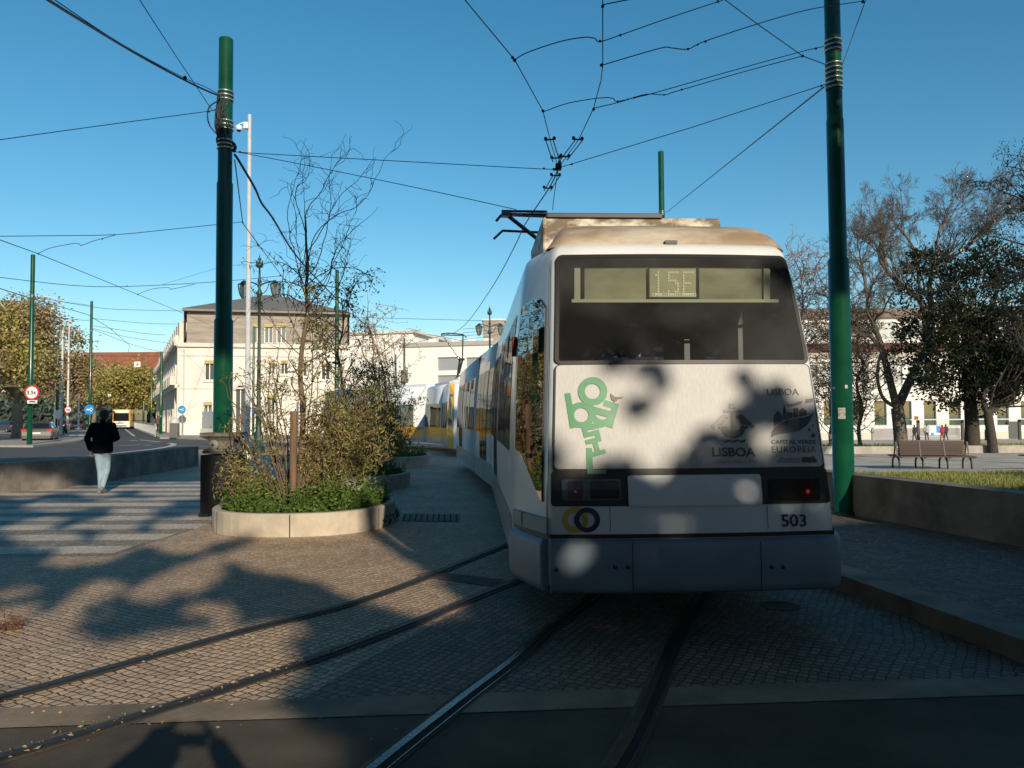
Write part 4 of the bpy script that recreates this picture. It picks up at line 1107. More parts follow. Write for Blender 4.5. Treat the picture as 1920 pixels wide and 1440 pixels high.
# ------------------------------------------------------------------ overhead wires
def wire(pts, r, label, Y=None, sag=0.0, name='overhead_wire', cat='cable', group=None, n=5, sm=True, m=None, knots=()):
    """pts: (px, py, depth)"""
    q = [P(*p) for p in pts]
    if len(q) == 2 and sag > 0:
        q = [q[0].lerp(q[1], i/14)+V((0, 0, -sag*4*(i/14)*(1-i/14))) for i in range(15)]
    elif sm and len(q) > 2: q = spline(q, 5)
    b = MB(); b.tube(q, r, n)
    for k in knots:
        c = P(*k[:3]); s = k[3] if len(k) > 3 else .03; d = k[4] if len(k) > 4 else None
        b.ell(c, (s*.62, s*.62, s*.62), 8)
    o = b.build(name, m or M['wire'])
    return tag(o, label, cat, group or 'overhead tram wires')
wire([(838, -60, 7.2), (872, 0, 7.6), (965, 112, 8.8), (1018, 208, 10.2), (1032, 265, 11.3), (1047, 315, 12.6)], .0065, 'left contact wire dropping from the top edge to the wire crossing above the tram', sm=False, knots=[(965, 113, 8.8, .035), (1018, 208, 10.2, .035), (961, 108, 8.75, .03)])
wire([(1130, -60, 7.2), (1130, 0, 7.6), (1130, 122, 8.9), (1127, 150, 9.35), (1113, 203, 10.2), (1085, 262, 11.3), (1047, 315, 12.6)], .0065, 'right contact wire dropping from the top edge to the wire crossing above the tram', sm=False, knots=[(1128, 122, 8.9, .035), (1113, 205, 10.2, .035), (1130, 12, 7.7, .03), (1125, 77, 8.4, .025)])
wire([(1047, 315, 12.6), (1030, 352, 13.8), (985, 420, 16.3), (963, 466, 18.9), (925, 535, 24), (880, 600, 32), (855, 622, 36), (838, 627, 38), (770, 645, 50), (700, 662, 64)], .012, 'contact wire running on from the crossing to the raised pantograph of the yellow tram')
wire([(1047, 315, 12.6), (1040, 360, 13.5), (1036, 394, 14.4)], .007, 'short thin wire from the crossing down behind the tram roof')
wire([(1018, 210, 10.2), (1060, 195, 10.2), (1100, 187, 10.2), (1135, 183, 10.2), (1150, 185, 10.2), (1158, 190, 10.2), (1200, 181, 10.4), (1235, 172, 10.5), (1400, 125, 11), (1510, 95, 11.3), (1551, 86, 11.2)], .0065, 'curved pull-off wire from the left contact wire to the top clamp of the right pole', knots=[(1158, 190, 10.2, .022), (1190, 183, 10.3, .025), (1178, 186, 10.3, .02), (1530, 91, 11.2, .03)])
wire([(1113, 203, 10.2), (1160, 192, 10.3), (1210, 177, 10.4), (1245, 178, 10.4), (1262, 173, 10.4), (1300, 162, 10.6), (1400, 133, 10.9), (1505, 105, 11.2)], .0065, 'lower pull-off from the right contact wire to the cross wire left of the right pole', knots=[(1245, 178, 10.4, .02), (1278, 168, 10.5, .025), (1505, 105, 11.2, .035)])
wire([(1130, 122, 8.9), (1160, 113, 8.9), (1240, 90, 9), (1260, 90, 9), (1290, 92, 9), (1320, 78, 9.2), (1420, 45, 9.8), (1500, 22, 10.4), (1550, 12, 10.8), (1620, 2, 11.2)], .0065, 'middle pull-off wire from the right contact wire to the upper right corner', knots=[(1290, 92, 9, .025), (1308, 84, 9.1, .02), (1323, 78, 9.2, .025), (1618, 3, 11.2, .04)])
wire([(965, 112, 8.8), (990, 98, 8.7), (1050, 78, 8.6), (1095, 70, 8.5), (1115, 72, 8.5), (1125, 78, 8.4), (1165, 65, 8.7), (1250, 35, 9.3), (1355, 0, 10), (1400, -16, 10.4)], .0065, 'upper curved pull-off wire from the left contact wire to the top edge', knots=[(1125, 78, 8.4, .02), (1163, 66, 8.7, .025), (1346, 3, 10, .03)])
wire([(1130, 9, 7.7), (1165, 2, 7.8), (1240, -12, 8)], .0065, 'short pull-off wire crossing the top edge beside the right contact wire')
wire([(1340, -12, 10.0), (1360, 0, 10.1), (1420, 45, 10.4), (1505, 105, 11.1), (1575, 131, 11.2)], .0065, 'cross wire sloping down from the top edge to the middle clamp of the right pole', sm=False, knots=[(1578, 126, 11.1, .03)])
wire([(1578, 125, 11.1), (1622, 3, 11.2), (1660, -60, 11.2)], .0065, 'short steep wire right of the top of the right pole', sm=False)
wire([(1047, 315, 12.6), (1070, 308, 12.5), (1300, 238, 12), (1548, 158, 11.15)], .0065, 'span wire from the crossing to the lower clamp of the right pole', sm=False, knots=[(1072, 308, 12.5, .03), (1540, 161, 11.15, .03)])
wire([(1545, 163, 11.1), (1250, 398, 32)], .012, 'long thin wire from the right pole down to the pole behind the tram roof')
wire([(440, 284, 13.05), (455, 286, 13), (560, 292, 12.9), (800, 305, 12.8), (1020, 317, 12.6), (1047, 315, 12.6)], .0065, 'span wire from the left pole to the crossing above the tram', knots=[(450, 285, 13, .03), (1020, 316, 12.6, .03)])
wire([(440, 284, 13.05), (600, 315, 13), (800, 356, 12.6), (968, 393, 12)], .0065, 'lower wire from the left pole ending beside the folded pantograph of the white tram')
wire([(60, -25, 6.5), (90, 0, 7), (250, 98, 9.8), (330, 142, 11.3), (380, 167, 12.2), (412, 180, 12.9)], .016, 'thick black feeder cable from the top left corner to the left pole')
wire([(70, -25, 6.4), (103, 0, 7), (230, 84, 9.5), (345, 146, 11.5), (385, 163, 12.3), (412, 178, 12.9)], .0065, 'thin cable just above the thick feeder cable at top left', knots=[(347, 146, 11.5, .05)])
wire([(250, -20, 9), (262, 0, 9.2), (330, 105, 11), (398, 207, 13)], .0065, 'steep wire from the top edge to the left pole', sm=False)
wire([(-60, 272, 10), (0, 262, 10.8), (200, 234, 12), (395, 208, 13), (410, 205, 13)], .0065, 'wire from the left edge up to the left pole', knots=[(392, 209, 13, .03), (403, 206, 13, .025)])
wire([(440, 290, 13), (450, 305, 13), (478, 353, 14), (490, 380, 14.8), (512, 410, 16), (545, 465, 19), (580, 508, 22), (640, 570, 28)], .022, 'sagging black cable running down from the left pole behind the willow', knots=[(478, 353, 14, .04), (512, 410, 16, .045), (545, 465, 19, .05)])
wire([(440, 300, 13), (455, 418, 20), (530, 520, 27), (600, 600, 36)], .012, 'thin guy wire from the left pole past the grey mast', sm=False, knots=[(455, 417, 20, .04), (525, 517, 27, .05)])
wire([(-60, 444, 20), (0, 443, 20.5), (100, 442, 21.5), (215, 440, 22.6), (320, 430, 23.7), (455, 416, 25)], .011, 'upper cross wire left of the left pole', knots=[(215, 440, 22.6, .03)])
wire([(72, 475, 24), (95, 465, 24), (135, 457, 24), (148, 457, 24), (153, 460, 24), (175, 452, 24), (215, 441, 23)], .010, 'curved pull-off arm hanging below the upper cross wire', knots=[(153, 460, 24, .03), (192, 448, 23.6, .04)])
wire([(-60, 424, 19), (0, 450, 20.5), (72, 476, 24), (258, 552, 38), (345, 588, 52), (400, 612, 66)], .013, 'far contact wire sloping from the left edge down to the mansard roof', sm=False, knots=[(72, 476, 24, .045), (258, 552, 38, .05)])
wire([(-60, 512, 32), (0, 520, 33), (135, 535, 36), (240, 537, 38), (410, 528, 42), (530, 517, 46)], .015, 'second cross wire through the top of the left trees', knots=[(238, 536, 38, .05)])
wire([(258, 552, 38), (285, 542, 38), (315, 539, 38), (322, 542, 38), (365, 533, 39)], .012, 'curved pull-off arm below the second cross wire', knots=[(322, 542, 38, .04)])
wire([(-60, 525, 30), (0, 541, 32), (60, 560, 38), (165, 590, 52), (205, 615, 66), (243, 647, 90), (240, 662, 100)], .020, 'contact wire descending over the left street toward the tree tunnel', sm=False, knots=[(210, 617, 68, .08)])
wire([(62, 556, 45), (165, 574, 60), (220, 580, 66), (345, 583, 70)], .018, 'wire from the left edge pole to the mansard building eave')
wire([(65, 590, 45), (150, 600, 60), (172, 600, 70)], .018, 'short wire from the left edge pole to the pole behind the man')
wire([(172, 597, 70), (290, 607, 71), (400, 606, 72)], .018, 'wire from the pole behind the man to the cornice')
wire([(175, 611, 70), (270, 625, 71), (310, 628, 72)], .018, 'third low wire over the street from the pole behind the man')
wire([(175, 618, 70), (260, 650, 80), (330, 664, 74)], .018, 'lowest sloping wire over the street to the mansard building')
wire([(175, 616, 70), (240, 632, 76), (320, 644, 80)], .018, 'sloping wire between the lowest and the third wires over the street')
wire([(0, 664, 80), (150, 667, 95), (303, 668, 74)], .018, 'level wire in front of the red tiled roof')
wire([(172, 573, 70), (115, 566, 70), (62, 573, 46)], .015, 'short slack wire between the two tall left poles')
wire([(640, 594, 50), (780, 598, 50), (935, 602, 51)], .014, 'nearly level wire from the pole behind the shrubs to the lamp behind the tram')
wire([(870, 640, 52), (790, 628, 70), (760, 650, 90)], .018, 'slack wire between the raised pantograph and the far boxed pole')
for i, (y0, y1) in enumerate(((617, 610), (624, 616), (630, 622), (637, 627))):
    wire([(868, y0, 46+i*3), (900, (y0+y1)/2+1, 47+i*3), (935, y1, 48+i*3)], .012, ['highest', 'second', 'third', 'lowest'][i]+' of four short wires between the raised pantograph and the white tram')
wire([(300, 535, 60), (420, 500, 50), (487, 500, 36)], .010, 'slack wire meeting the ornate lamp beside the mast')
# crossing hardware
wc_e = empty('wire_crossing', P(1047, 315, 12.6), 'black crossing frame with section insulators where the tram wires meet', 'wire fitting')
b = MB(); c = P(1047, 313, 12.6); b.box(c, (.10, .16, .08)); b.box(c+V((.02, 0, .05)), (.05, .05, .1)); b.box(c+V((-.03, 0, -.04)), (.13, .05, .03)); b.build('crossing_block', M['black'], wc_e)
def insul(p0, p1, off):
    a = P(*p0); d = P(*p1); t = (d-a).normalized(); nn = V((t.y, -t.x, 0)).normalized()*off
    b = MB()
    for s in (-1, 1): b.tube([a+nn*s, d+nn*s], .009, 5)
    for t_ in (.08, .92):
        m_ = a.lerp(d, t_); b.tube([m_-nn*1.5+V((0, 0, .03)), m_+nn*1.5+V((0, 0, .03))], .014, 5); b.ell(m_+nn*1.2+V((0, 0, .05)), (.028, .028, .028), 7); b.ell(m_-nn*1.2+V((0, 0, .05)), (.028, .028, .028), 7)
    b.build('section_insulator', M['wire'], wc_e)
insul((1030, 262, 11.3), (1043, 303, 12.3), .055); insul((1086, 262, 11.3), (1057, 300, 12.25), .055); insul((1043, 330, 13), (1026, 358, 14), .06)

# ------------------------------------------------------------------ signs and small street things
blue = mat('sign_blue', (.02, .24, .62), .4); redm = mat('sign_red', (.55, .03, .04), .4); signw = mat('sign_white', (.75, .73, .70), .4); blk = mat('sign_black', (.02, .02, .02), .5)
def disc(mb, c, r, off=0.0, n=24, y=None): mb.poly([(c.x+r*math.cos(2*math.pi*i/n), c.y-off, c.z+r*math.sin(2*math.pi*i/n)) for i in range(n)])
def disc_sign(px, py, rpx, Y, label, face, rim=None, post=True, name='road_sign', extra=None):
    c = P(px, py, Y); r = rpx*Y/1440; e = empty(name, (c.x, Y, 0), label, 'road sign')
    b = MB(); b.lathe([(r, 0), (r, .04)], 24, Matrix.Translation(c) @ Matrix.Rotation(math.pi/2, 4, 'X')); b.build('sign_face', rim or face, e)
    if rim: b = MB(); disc(b, c, r*.78, .045); b.build('sign_centre', face, e)
    if post: b = MB(); b.tube([(c.x, Y+.06, 0), (c.x, Y+.06, c.z+r)], .035, 8); b.build('post', M['steel'], e)
    if extra: extra(e, c, r)
    return e
def stext(e, c, r, s, m, k=1.0, dz=0.0, h=.5):
    uv, fs = text2d(s, .02); b = MB(); w_ = r*1.1*k; hh = r*h*k
    b.add([(c.x+(u-.5)*w_, c.y-.06, c.z+dz+(v-.5)*hh) for u, v in uv], fs); b.build('lettering', m, e)
e = disc_sign(60.5, 736, 14, 45.1, 'round red rimmed weight limit sign reading 3.5t on the left edge pole', signw, redm, post=False, extra=lambda e, c, r: (stext(e, c+V((-.02, 0, 0)), r, '3.5t', blk, 1.15, h=.45)))
b = MB(); b.box(P(60.5, 753.5, 45.1), (.58, .03, .20)); pl_ = b.build('plate', signw, e); c = P(60.5, 753.5, 45.05)
b = MB(); b.box(c, (.4, .02, .03)); b.box(c+V((0, 0, .05)), (.3, .02, .02)); b.build('plate_text', blk, e)
def arrow_ex(e, c, r):
    b = MB(); b.box(c+V((0, -.05, 0)), (r*1.1, .01, r*.26)); b.add([c+V((r*.75, -.055, 0)), c+V((r*.25, -.055, r*.5)), c+V((r*.25, -.055, -r*.5))], [(0, 1, 2)]); b.build('arrow', signw, e)
disc_sign(341, 768, 7.4, 66, 'round blue sign with a white mark beside the cream building corner', blue, extra=arrow_ex)
disc_sign(482.5, 768, 9.5, 48, 'round blue sign with white arrow behind the planter shrub', blue, extra=arrow_ex)
disc_sign(168, 768, 9.5, 69, 'blue arrow sign half hidden behind a green pole near the man', blue, extra=arrow_ex)
disc_sign(108, 777, 8, 73.5, 'round white sign on the left island, back side showing', signw)
disc_sign(128, 768.5, 6.8, 87, 'round red rimmed thirty limit sign on the left island', signw, redm, post=False, extra=lambda e, c, r: stext(e, c, r, '30', blk))
c = P(149.5, 776, 104); e = empty('road_sign', (c.x, 104, 0), 'small white triangular warning sign with red mark on the left island', 'road sign'); b = MB(); s_ = .38
b.ext([c+V((-s_, 0, -s_*.8)), c+V((s_, 0, -s_*.8)), c+V((0, 0, s_))], .05, V((0, 1, 0))); b.build('sign_face', signw, e)
b = MB(); b.ext([c+V((-s_*.45, -.01, -s_*.5)), c+V((s_*.45, -.01, -s_*.5)), c+V((0, -.01, s_*.4))], -.02, V((0, 1, 0))); b.build('sign_centre', redm, e)
for px, py, w_, Y, lb in ((257.5, 683, 12, 95, 'white square lane sign hanging from wires over the street before the red roof'), (205, 741, 5.5, 110, 'small white square sign hanging in the tree tunnel')):
    c = P(px, py, Y); k = w_*Y/1440; e = empty('hanging_sign', c, lb, 'hanging sign'); b = MB(); b.box(c, (k, .05, k*.85)); b.build('sign_face', signw, e, bevel=.02)
    b = MB(); b.bar(c+V((-k*.2, -.05, -k*.2)), c+V((k*.2, -.05, k*.2)), .02, k*.08); b.box(c+V((k*.1, -.05, -k*.1)), (k*.25, .02, k*.08)); b.build('sign_mark', blk, e)
# litter bin
c = G(327, 823); e = empty('litter_bin', c, 'grey litter bin on the pavement corner beside the cream building', 'litter bin')
b = MB(); b.box(c+V((0, 0, .65)), (.62, .5, 1.15)); b.build('bin_body', mat('bin_grey', (.13, .13, .12), .5), e, bevel=.04)
b = MB(); b.lathe([(.36, 0), (.38, .1), (.2, .35), (.1, .42)], 12, Matrix.Translation(c+V((0, 0, 1.25)))); b.build('bin_lid', M['mast'], e)
# bollards / railing along the street
p0 = G(244, 801); p1 = G(291, 822); e = empty('railing', p0, 'long low grey railing along the kerb of the street below the row of green poles', 'railing'); b = MB(); nB = 60
for i in range(nB+1):
    q = p0.lerp(p1, i/nB); b.box((q.x, q.y, .62), (.035, .035, 1.0))
b.bar((p0.x, p0.y, 1.15), (p1.x, p1.y, 1.15), .06, .06); b.bar((p0.x, p0.y, .25), (p1.x, p1.y, .25), .05, .05); b.build('railing_frame', M['mast'], e)

# ---- black pedestal with stone head
pc = G(411, 975); pc = V((G(411, 968).x, G(411, 968).y+.2, 0)); e = empty('pedestal', pc, 'black square pedestal topped by a grey anvil shaped stone head beside the planter', 'pedestal')
b = MB(); b.box(pc+V((0, 0, .5)), (.60, .5, 1.0)); b.build('pedestal_box', M['blackbox'], e, bevel=.015)
b = MB()
for k in range(14): b.box(pc+V((-.02+k*.02, -.253, .62)), (.007, .006, .5))
b.build('vent_slats', M['black'], e)
hd = mat('stone_head', (.20, .185, .155), .9, noise=.5, nscale=7, bump=.5, bscale=30)
b = MB()
for (z0, z1, w0, w1) in ((1.02, 1.05, .26, .28), (1.05, 1.09, .28, .25), (1.09, 1.14, .19, .17), (1.14, 1.23, .17, .19), (1.23, 1.30, .19, .29), (1.30, 1.36, .30, .31)):
    vs = [(s*w_*1.06+pc.x, t*w_*.75+pc.y, z) for z, w_ in ((z0, w0), (z1, w1)) for s, t in ((-1, -1), (1, -1), (1, 1), (-1, 1))]
    b.add(vs, [(0, 1, 2, 3), (7, 6, 5, 4)]+[(i, (i+1) % 4, (i+1) % 4+4, i+4) for i in range(4)])
b.build('stone_head', hd, e, bevel=.015)
b = MB(); b.lathe([(.07, 0), (.085, .03), (.075, .06), (.02, .065)], 20, Matrix.Translation(pc+V((-.11, -.15, 1.16))) @ Matrix.Rotation(math.pi/2, 4, 'X')); b.build('round_boss', mat('boss_grey', (.32, .30, .26), .8, noise=.3, nscale=9), e)
b = MB(); b.lathe([(.02, 0), (.02, .01)], 10, Matrix.Translation(pc+V((-.11, -.212, 1.16))) @ Matrix.Rotation(math.pi/2, 4, 'X')); b.build('boss_hole', M['black'], e)
b = MB(); b.box(pc+V((-.22, -.2, .02)), (.16, .2, .08)); b.build('foot_bracket', M['blackbox'], e)
# ------------------------------------------------------------------ vegetation
class Tree:
    def __init__(s, seed, curl=.0, sides=5): s.r = random.Random(seed); s.b = MB(); s.tips = []; s.curl = curl; s.sides = sides; s.seg = 0
    def branch(s, p, d, L, r0, r1, step=None, curl=None, grav=0.0, up=0.0, rec=True):
        curl = s.curl if curl is None else curl; step = step or L/6; n = max(2, int(L/step)); pts = [p.copy()]; rads = [r0]; d = d.normalized()
        for i in range(n):
            d = (d+V((s.r.gauss(0, curl), s.r.gauss(0, curl), s.r.gauss(0, curl)))+V((0, 0, up-grav*(i/n)))).normalized()
            p = p+d*step; pts.append(p.copy()); rads.append(lerp(r0, r1, (i+1)/n))
        sd = s.sides if r0 > .03 else 4 if r0 > .012 else 3
        s.b.tube(pts, r0, sd, caps=False, rads=rads); s.seg += n
        return pts, rads
    def grow(s, p, d, L, r, lv, kids, ratio=.62, spread=.7, rr=.55, step=None, grav=0.0, up=0.0, start=.35, mins=0.004, curls=None):
        c = curls[min(len(curls)-1, s.maxlv-lv)] if curls else s.curl
        pts, rads = s.branch(p, d, L, r, max(r*rr*.7, mins), step, c, grav, up)
        if lv == 0: s.tips.append(pts); return
        nk = kids[s.maxlv-lv]
        for i in range(nk):
            t = lerp(start, 1.0, (i+s.r.random()*.8)/nk); k = min(len(pts)-1, max(1, int(t*(len(pts)-1)))); q = pts[k]; dd = (pts[k]-pts[k-1]).normalized()
            ax = dd.orthogonal().normalized(); ax.rotate(Matrix.Rotation(s.r.random()*6.283, 3, dd)); nd = dd.copy(); nd.rotate(Matrix.Rotation(spread*s.r.uniform(.6, 1.25), 3, ax))
            s.grow(q, nd, L*ratio*s.r.uniform(.7, 1.2)*(1.1-.35*t), rads[k]*s.r.uniform(.55, .8), lv-1, kids, ratio, spread, rr, step and step*.8, grav, up, start, mins, curls)
        s.tips.append(pts[-3:])
    def run(s, p, d, L, r, lv, kids, **k): s.maxlv = lv; s.grow(V(p), V(d), L, r, lv, kids, **k)
def leaf(mb, p, d, s, w, rnd, droop=0.0):
    """one small folded leaf"""
    d = V(d); d.z -= droop; d = d.normalized(); n = V((rnd.gauss(0, 1), rnd.gauss(0, 1), rnd.gauss(0, 1))); sd = d.cross(n)
    if sd.length < .01: return
    sd.normalize(); up = sd.cross(d)*(w*.25)
    a = p; b_ = p+d*s*.5+sd*w*.5+up; c = p+d*s; e = p+d*s*.5-sd*w*.5+up
    o = len(mb.v); mb.v += [tuple(a), tuple(b_), tuple(c), tuple(e)]; mb.f += [(o, o+1, o+2), (o, o+2, o+3)]; mb.m += [0, 0]; mb.sm += [False, False]
def leaves_on(mb, tips, per, s, w, rnd, spread=.1, droop=.3, keep=None):
    for pts in tips:
        for _ in range(per):
            k = rnd.randrange(len(pts)); p = pts[k]+V((rnd.gauss(0, spread), rnd.gauss(0, spread), rnd.gauss(0, spread)))
            if keep and not keep(p): continue
            leaf(mb, p, V((rnd.gauss(0, 1), rnd.gauss(0, 1), rnd.gauss(0, 1))), s*rnd.uniform(.45, 1.6), w*rnd.uniform(.6, 1.4), rnd, droop)

# ---- planters
def planter(cx, cy, a, bb, h, th, label, a0=0, name='planter', n=48, rot=0.0, notch=True):
    e = empty(name, (cx, cy, 0), label, 'planter', 'curved stone planters')
    def ell(k, aa, b2): 
        t = 2*math.pi*k/n; x = aa*math.copysign(abs(math.cos(t))**.85, math.cos(t)); y = b2*math.copysign(abs(math.sin(t))**.85, math.sin(t)); return (cx+x*math.cos(rot)-y*math.sin(rot), cy+x*math.sin(rot)+y*math.cos(rot))
    b = MB(); prof = [(0, 0), (0, h-.015), (-.015, h), (-th+.015, h), (-th, h-.015), (-th, 0)]
    for k in range(n):
        for j in range(len(prof)-1):
            o0, z0 = prof[j]; o1, z1 = prof[j+1]
            p = [ell(k, a+o0, bb+o0)+(z0,), ell(k+1, a+o0, bb+o0)+(z0,), ell(k+1, a+o1, bb+o1)+(z1,), ell(k, a+o1, bb+o1)+(z1,)]
            b.quad(*p, smooth=True)
    b.build('stone_rim', M['limestone'], e)
    b = MB(); b.poly([ell(k, a-th, bb-th)+(h-.07,) for k in range(n)]); b.build('planting_soil', M['soil'], e)
    b = MB()
    for k in (n*.62, n*.76, n*.93):
        p = ell(k, a+.003, bb+.003); p2 = ell(k+.06, a+.003, bb+.003); b.quad((p[0], p[1], 0), (p2[0], p2[1], 0), (p2[0], p2[1], h-.01), (p[0], p[1], h-.01))
    b.build('rim_joint', M['groove'], e)
    return e
PC = V((-3.12, 11.75, 0)); PA, PB, PH = 1.30, 1.40, .31
planter(PC.x, PC.y, PA, PB, PH, .12, 'nearest curved pale stone planter with willow, stake and green weeds')
P2 = V((-3.55, 17.9, 0)); planter(P2.x, P2.y, 1.15, 1.4, .32, .12, 'second curved stone planter, half shaded, directly behind the nearest one')
P3 = V((-3.9, 25.5, 0)); planter(P3.x, P3.y, 1.2, 1.5, .34, .12, 'third curved stone planter, farthest back beside the trams')
def weeds(c, a, bb, z, n, label, seed, hs=(.07, .34), m=None):
    rnd = random.Random(seed); mb = MB(); k = 0
    while k < n:
        x = rnd.uniform(-a, a); y = rnd.uniform(-bb, bb)
        if (x/a)**2+(y/bb)**2 > 1: continue
        k += 1; cl = mnoise.noise(V((x*2.2+c.x, y*2.2, seed)))
        H = lerp(*hs, rnd.random()**1.6)*max(.25, 1+1.9*cl); p = c+V((x, y, z)); d = V((rnd.gauss(0, .35), rnd.gauss(0, .35), 1)).normalized()
        if rnd.random() < .4:
            sd = V((rnd.gauss(0, 1), rnd.gauss(0, 1), 0)).normalized()*.006; mb.add([p-sd, p+sd, p+d*H*1.3], [(0, 1, 2)])
        for j in range(4):
            q = p+d*H*rnd.uniform(.3, 1); leaf(mb, q, V((rnd.gauss(0, 1), rnd.gauss(0, 1), .5)), rnd.uniform(.03, .07), rnd.uniform(.02, .05), rnd)
    return tag(mb.build('weeds', m or M['weed']), label, 'weeds', kind='stuff')
weeds(PC, PA-.13, PB-.13, PH-.08, 3800, 'bright green weeds filling the nearest planter', 5)
weeds(P2, 1.0, 1.25, .24, 1200, 'dark weeds in the second planter', 6, (.1, .35)); weeds(P3, 1.0, 1.3, .26, 900, 'weeds in the third planter', 7, (.1, .4))
# small plants at the planter's outer right side
wl_b = MB(); rnd = random.Random(8)
for _ in range(120):
    a = rnd.uniform(-.4, .9); p = V((PC.x+(PA+.05)*math.cos(a), PC.y+(PB+.05)*math.sin(a), 0)); leaf(wl_b, p+V((0, 0, rnd.uniform(0, .14))), V((rnd.gauss(0, .5), rnd.gauss(0, .5), 1)), .07, .02, rnd)
tag(wl_b.build('weeds', M['leaf_far']), 'sparse weeds at the right foot of the nearest planter', 'weeds', kind='stuff')

# ---- the staked willow in the near planter
WB = P(552, 955, 11.6); WB.z = .24
will = empty('willow_tree', WB, 'young corkscrew willow with bare curly top twigs growing beside the stake in the near planter', 'tree')
T = Tree(11, curl=.16, sides=8)
tr_pts = [P(556, 948, 11.62), P(562, 890, 11.62), P(566, 830, 11.6), P(568, 770, 11.6), P(563, 700, 11.62), P(568, 640, 11.66), P(576, 590, 11.68), P(574, 545, 11.7), P(577, 500, 11.7), P(574, 455, 11.7), P(573, 415, 11.7)]
trs = spline(tr_pts, 4); T.b.tube(trs, .05, 8, rads=[lerp(.052, .014, i/(len(trs)-1)) for i in range(len(trs))])
rnd = T.r; T.maxlv = 1
def towards(px, py, Y, p): return (P(px, py, Y)-p)
# bare curly upper stems
for (k, tx, ty, tY, L) in ((28, 520, 300, 11.5, 2.4), (30, 560, 250, 11.9, 2.6), (32, 590, 260, 11.6, 2.4), (30, 640, 330, 11.8, 2.3), (34, 610, 300, 12.1, 1.9), (36, 565, 270, 11.7, 1.7), (26, 500, 400, 11.4, 1.9), (25, 680, 400, 11.9, 2.2), (24, 660, 470, 12.2, 1.9), (38, 582, 290, 11.6, 1.5), (22, 700, 520, 11.8, 1.8), (20, 470, 470, 11.3, 1.9), (27, 630, 400, 11.4, 1.8), (18, 440, 520, 11.6, 1.9), (21, 690, 560, 12.2, 1.6), (16, 480, 540, 12.3, 1.7)):
    k = min(k, len(trs)-1); p = trs[k]; d = towards(tx, ty, tY, p).normalized(); step = .075
    pts, rads = T.branch(p, d, L, .0095, .003, step, .15, up=.05)
    for j in range(7):
        q = rnd.randrange(len(pts)//3, len(pts)); dd = (pts[q]-pts[q-1]).normalized()+V((rnd.gauss(0, .7), rnd.gauss(0, .5), rnd.gauss(.2, .3)))
        p2, r2 = T.branch(pts[q], dd, rnd.uniform(.25, .8), .0048, .0022, .05, .30)
        if rnd.random() < .5:
            k2 = rnd.randrange(1, len(p2)); T.branch(p2[k2], V((rnd.gauss(0, 1), rnd.gauss(0, 1), rnd.gauss(0, 1))), rnd.uniform(.15, .4), .004, .0022, .045, .35)
# leafy side branches below
lt = []
for i in range(26):
    k = rnd.randrange(6, 30); p = trs[k]; a = rnd.uniform(0, 6.283); d = V((math.cos(a), math.sin(a)*.7, rnd.uniform(.1, .9)))
    pts, rads = T.branch(p, d, rnd.uniform(.6, 1.25), .011, .004, .08, .17, grav=.15); lt.append(pts[4:])
    for j in range(4):
        q = rnd.randrange(3, len(pts)); p2, _ = T.branch(pts[q], V((rnd.gauss(0, 1), rnd.gauss(0, .8), rnd.gauss(0, .6))), rnd.uniform(.25, .6), .006, .0028, .06, .22, grav=.25); lt.append(p2[1:])
T.b.build('trunk', M['bark'], will)
lb_ = MB(); leaves_on(lb_, lt, 12, .075, .018, rnd, .03, 1.0); lb_.build('foliage', M['leaf_olive'], will)
# stake
b = MB(); s0 = P(549, 955, 11.2); s0.z = .2; s1 = P(551, 771, 11.2); b.tube([s0, s1], .052, 10); o = b.build('wooden_stake', M['stake']); tag(o, 'round brown wooden stake beside the willow trunk in the near planter', 'stake')
# ---- shrub masses: arching many-stemmed willows
def shrub(name, base, label, blobs, seed, nst, leaf_n, m_leaf, s=.07, w=.015, r0=.014, m_bark='bark', cat='shrub', sub=6, spread=.05):
    e = empty(name, base, label, cat); T = Tree(seed, .12); rnd = T.r; tips = []
    wts = [bl[4] if len(bl) > 4 else 1 for bl in blobs]
    for i in range(nst):
        bl = rnd.choices(blobs, wts)[0]; c = P(bl[0], bl[1], bl[3]); R_ = bl[2]*bl[3]/1440
        tgt = c+V((rnd.gauss(0, .5), rnd.gauss(0, .5), rnd.gauss(0, .5)))*R_; b0 = V(base)+V((rnd.gauss(0, .06), rnd.gauss(0, .06), rnd.uniform(0, .25)))
        mid = b0.lerp(tgt, .5)+V((rnd.gauss(0, .1), rnd.gauss(0, .1), rnd.uniform(.0, .25))); pts = spline([b0, mid, tgt], 5); pts = [p+V((rnd.gauss(0, .012), rnd.gauss(0, .012), rnd.gauss(0, .012))) for p in pts]
        T.b.tube(pts, r0, 5, caps=False, rads=[lerp(r0, r0*.35, k/(len(pts)-1)) for k in range(len(pts))])
        for j in range(sub):
            q = rnd.randrange(3, len(pts)); dd = V((rnd.gauss(0, 1), rnd.gauss(0, 1), rnd.gauss(.1, .8)))
            p2, _ = T.branch(pts[q], dd, R_*rnd.uniform(.5, 1.2), r0*.4, r0*.18, .06*max(1, R_), .2, grav=.12); tips.append(p2)
    T.b.build('stems', M[m_bark], e); lb = MB(); leaves_on(lb, tips, leaf_n, s, w, rnd, spread, .8); lb.build('foliage', M[m_leaf], e); return e
shrub('willow_shrub', (WB.x+.08, 11.7, .25), 'dense olive brown willow shrub arching to the right of the stake over the near planter', [(655, 740, 70, 12, 1.2), (690, 800, 55, 12, 1.4), (650, 830, 50, 11.8, 1.3), (620, 680, 50, 12, .6), (720, 745, 42, 12.1, .9), (700, 870, 30, 11.8, .5), (610, 770, 40, 12, .6), (670, 670, 35, 12.2, .3)], 21, 70, 17, 'leaf_olive', .075, .019)
